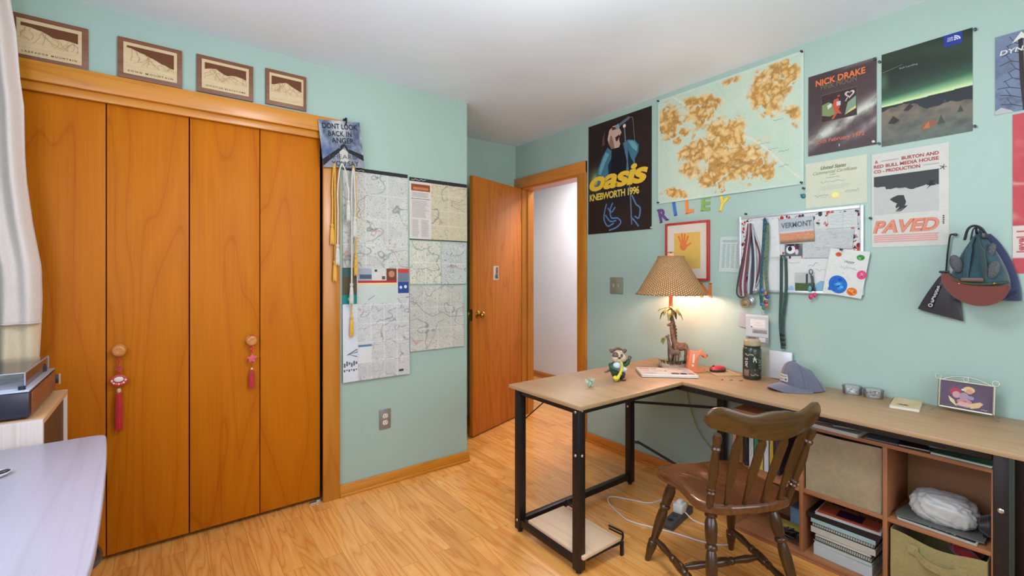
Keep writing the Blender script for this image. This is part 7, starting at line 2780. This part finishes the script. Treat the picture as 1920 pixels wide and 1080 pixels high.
# cube unit with the record player
PAL = wood('window_lit_oak_board', (186, 170, 158), (206, 192, 182), (216, 204, 196), 'Z', rings=6, width=10, stretch=.06, rough=.45, fibre=.6)  # grey-white tint puts the window's light into the oak colour
PALT = wood('pale_oak_board_top', (190, 148, 104), (212, 170, 124), (222, 182, 138), 'Y', rings=6, width=10, stretch=.06, rough=.4, fibre=.5)
t = thing('cube_cabinet', 'tall open cube cabinet of pale oak carrying the record player', 'cabinet', (-.594, 2.055, 0))
W_, D_, H_ = .482, .296, .82
G().box((0, 0, .0), (D_, .018, H_ - .0), bev=.001).build('side_panel', PAL, t, 0)
G().box((0, W_ - .018, .0), (D_, W_, H_ - .0), bev=.001).build('side_panel', PAL, t, 0)
G().box((0, .0181, H_ - .018), (D_, W_ - .0181, H_), bev=.001).build('top_panel', PALT, t, 0)
for z in (.04, .41):
    G().box((.006, .018, z), (D_ - .024, W_ - .018, z + .018)).build('shelf_board', PALT, t, 0)
G().box((0, .018, .04), (.006, W_ - .018, H_ - .018)).build('back_panel', PAL, t, 0)
G().box((D_ - .022, .0185, .02), (D_ - .010, W_ - .0185, H_ - .0185)).build('interior_shade_panel', wood('interior_shade_brown', (66, 46, 28), (84, 60, 38), (94, 68, 44), 'Z', rings=5, width=10, stretch=.06, rough=.5, fibre=.5), t, 0)  # added brown sheet across the open side, coloured for the interior's shade
G().lathe([(.007, 0), (.007, .002), (.005, .003)], 12, 0, Matrix.Translation((.185, .0, .79)) @ Matrix.Rotation(PI / 2, 4, 'X')).build('screw_cap', mat('screw_cap_white', (216, 210, 210), .4), t)

t = thing('record_player', 'dark record player with wooden sides and a clear dust cover', 'record player', (-.585, 2.085, .8202))
Wp, Dp, Hp = .252, .440, .092
RP = mat('record_player_black', (40, 40, 56), .3, var=.08)
WAL = wood('walnut_side', (104, 58, 34), (138, 80, 50), (150, 92, 60), 'Y', rings=6, width=12, stretch=.1, rough=.4)
DECK = mat('deck_window_reflection', (196, 204, 222), .25, .0, .03)  # pale blue base colour carries the window's reflection
G().box((0, 0, .006), (Wp, Dp, Hp - .006), bev=.004).build('plinth', RP, t)
for y in (.04, Dp - .04):
    for x in (.04, Wp - .04):
        G().lathe([(.014, 0), (.015, .007)], 12, 0, Matrix.Translation((x, y, 0))).build('foot', mat('foot_black', (26, 26, 26), .5), t)
G().box((Wp, .022, .012), (Wp + .004, Dp - .022, Hp - .010), bev=.0015).build('side_inlay', WAL, t, 0)
G().box((.0, .0, Hp - .0055), (Wp, Dp, Hp), bev=.002).build('deck', DECK, t)
G().lathe([(0, Hp + .002), (.108, Hp + .002), (.112, Hp + .004), (.112, Hp + .010), (.108, Hp + .012), (0, Hp + .012)], 48, 0, Matrix.Translation((.118, .25, 0)), False).build('platter', mat('platter_grey', (150, 156, 166), .3, .5), t, 40)
g = G()
g.lathe([(0, Hp + .0125), (.106, Hp + .0125), (.107, Hp + .0140), (0, Hp + .0140)], 48, 0, Matrix.Translation((.118, .25, 0)), False)
rd = g.build('record', mat('vinyl', (52, 52, 60), .25), t, 40)
G().lathe([(.038, Hp + .0141), (.038, Hp + .0144), (0, Hp + .0144)], 32, 0, Matrix.Translation((.118, .25, 0)), False).build('record_label', mat('record_label', (206, 206, 210), .5), rd)
g = G()
g.tube(spline([(.222, .36, Hp + .026), (.222, .20, Hp + .026), (.210, .10, Hp + .022), (.176, .075, Hp + .020)], 6), .0045, 8)
g.lathe([(.018, Hp), (.018, Hp + .018), (.012, Hp + .032), (0, Hp + .032)], 16, 0, Matrix.Translation((.222, .37, 0)))
g.build('tonearm', mat('tonearm_dark', (60, 64, 78), .3, .5), t)
G().lathe([(.009, Hp - .001), (.009, Hp + .010), (.007, Hp + .012), (0, Hp + .012)], 18, 0, Matrix.Translation((Wp - .020, .022, 0)), False).build('volume_knob', mat('knob_navy', (28, 34, 56), .35), t)
CLID = clear('dust_cover', (.95, .96, .98, 1), .2, .08, .06)
LZ0, LZ1 = Hp + .0005, Hp + .048
lx0, lx1, ly0, ly1 = .004, Wp - .018, .050, Dp - .006
for lo, hi in (((lx0, ly0, LZ1 - .003), (lx1, ly1, LZ1)), ((lx0, ly0, LZ0), (lx1, ly0 + .003, LZ1 - .003)), ((lx0, ly1 - .003, LZ0), (lx1, ly1, LZ1 - .003)), ((lx0, ly0 + .003, LZ0), (lx0 + .003, ly1 - .003, LZ1 - .003)), ((lx1 - .003, ly0 + .003, LZ0), (lx1, ly1 - .003, LZ1 - .003))):
    G().box(lo, hi).build('dust_cover', CLID, t, 0)
EDG = mat('dust_cover_edge', (206, 206, 222), .2, trans=.4)
g = G()
for p, q in (((lx0, ly0, LZ1), (lx1, ly0, LZ1)), ((lx1, ly0, LZ1), (lx1, ly1, LZ1)), ((lx1, ly0, LZ0), (lx1, ly0, LZ1)), ((lx1, ly1, LZ0), (lx1, ly1, LZ1))):
    g.tube([p, q], .0022, 8)
g.build('cover_edge', EDG, t)
g = G()
g.box((Wp - .012, Dp - .001, Hp - .062), (Wp + .010, Dp + .012, Hp - .030), 0, .002)
g.build('rear_plug', mat('plug_black', (26, 24, 28), .4), t)
G().box((Wp + .010, Dp + .000, Hp - .066), (Wp + .016, Dp + .012, Hp - .026), bev=.001).build('plug_frame', mat('plug_frame', (206, 170, 140), .5), t)

# curtain drawn to the side of the window
CURT = mat('linen_curtain', (230, 219, 211), .85, sheen=.3, var=.05, scale=220, bmp=.25, cscale=(1, 1, .25))
LINR = mat('curtain_lining', (234, 214, 182), .85, sheen=.3, var=.06, scale=220, bmp=.25, cscale=(1, 1, .25))
t = thing('window_curtain', 'long linen curtain drawn aside in front of the closet end', 'curtain', (-.58, 2.60, 0))
SIL_ = [(2.36, .112), (2.311, .117), (2.221, .129), (2.037, .140), (1.935, .150), (1.747, .153), (1.643, .158), (1.477, .175), (1.308, .199), (1.181, .202), (1.074, .199), (.969, .195), (.90, .190)]


def edge_x(z):
    for (za, xa), (zb, xb_) in zip(SIL_, SIL_[1:]):
        if zb <= z <= za:
            return xb_ + (xa - xb_) * (z - zb) / (za - zb)
    return SIL_[-1][1] if z < SIL_[-1][0] else SIL_[0][1]


def drape(z0, z1, off):
    def f(u, v):
        z = z0 + (z1 - z0) * v
        X = edge_x(z)
        x = .0 + X * u
        k = 1 - .35 * v
        y = off + -.012 + .034 * k * math.sin(2.2 * PI * u + .6 * math.sin(3.0 * z)) + .018 * k * math.sin(5.3 * PI * u + 2.2 * z) + .010 * math.sin(2.6 * z + 3 * u) * (1 - v)
        sl = math.exp(-((u - (.25 + .45 * (1.62 - z) / .5)) / .10) ** 2) * (1 if 1.2 < z < 1.95 else 0) * .03 * math.sin(PI * min(1, max(0, (z - 1.2) / .75)))
        return (x, y - sl, z)
    return f


g = G()
g.cloth(drape(1.085, 2.36, -.012), 46, 90, .003)
g.build('outer_panel', CURT, t, 180)
g = G()
g.cloth(lambda u, v: tuple(Vector(drape(.90, 2.34, .014)(u, v)) + Vector((-.004, 0, 0))), 40, 80, .003)
g.build('lining', LINR, t, 180)
G().tube([(edge_x(1.09) * u_, drape(1.085, 2.36, -.012)(u_, .004)[1] - .002, 1.0885) for u_ in [i / 30 for i in range(31)]], .0026, 6).build('hem', CURT, t)
t = thing('curtain_rod', 'white curtain rod over the left window', 'curtain rod', (-.545, 0, 2.375))
G().tube([(0, -.2, 0), (0, 2.66, 0)], .009, 12).build('rod', FRAMEW, t)
for y in (-.15, 2.20):
    G().tube([(-.054, y, 0), (0, y, 0)], .006, 8).build('bracket', FRAMEW, t)
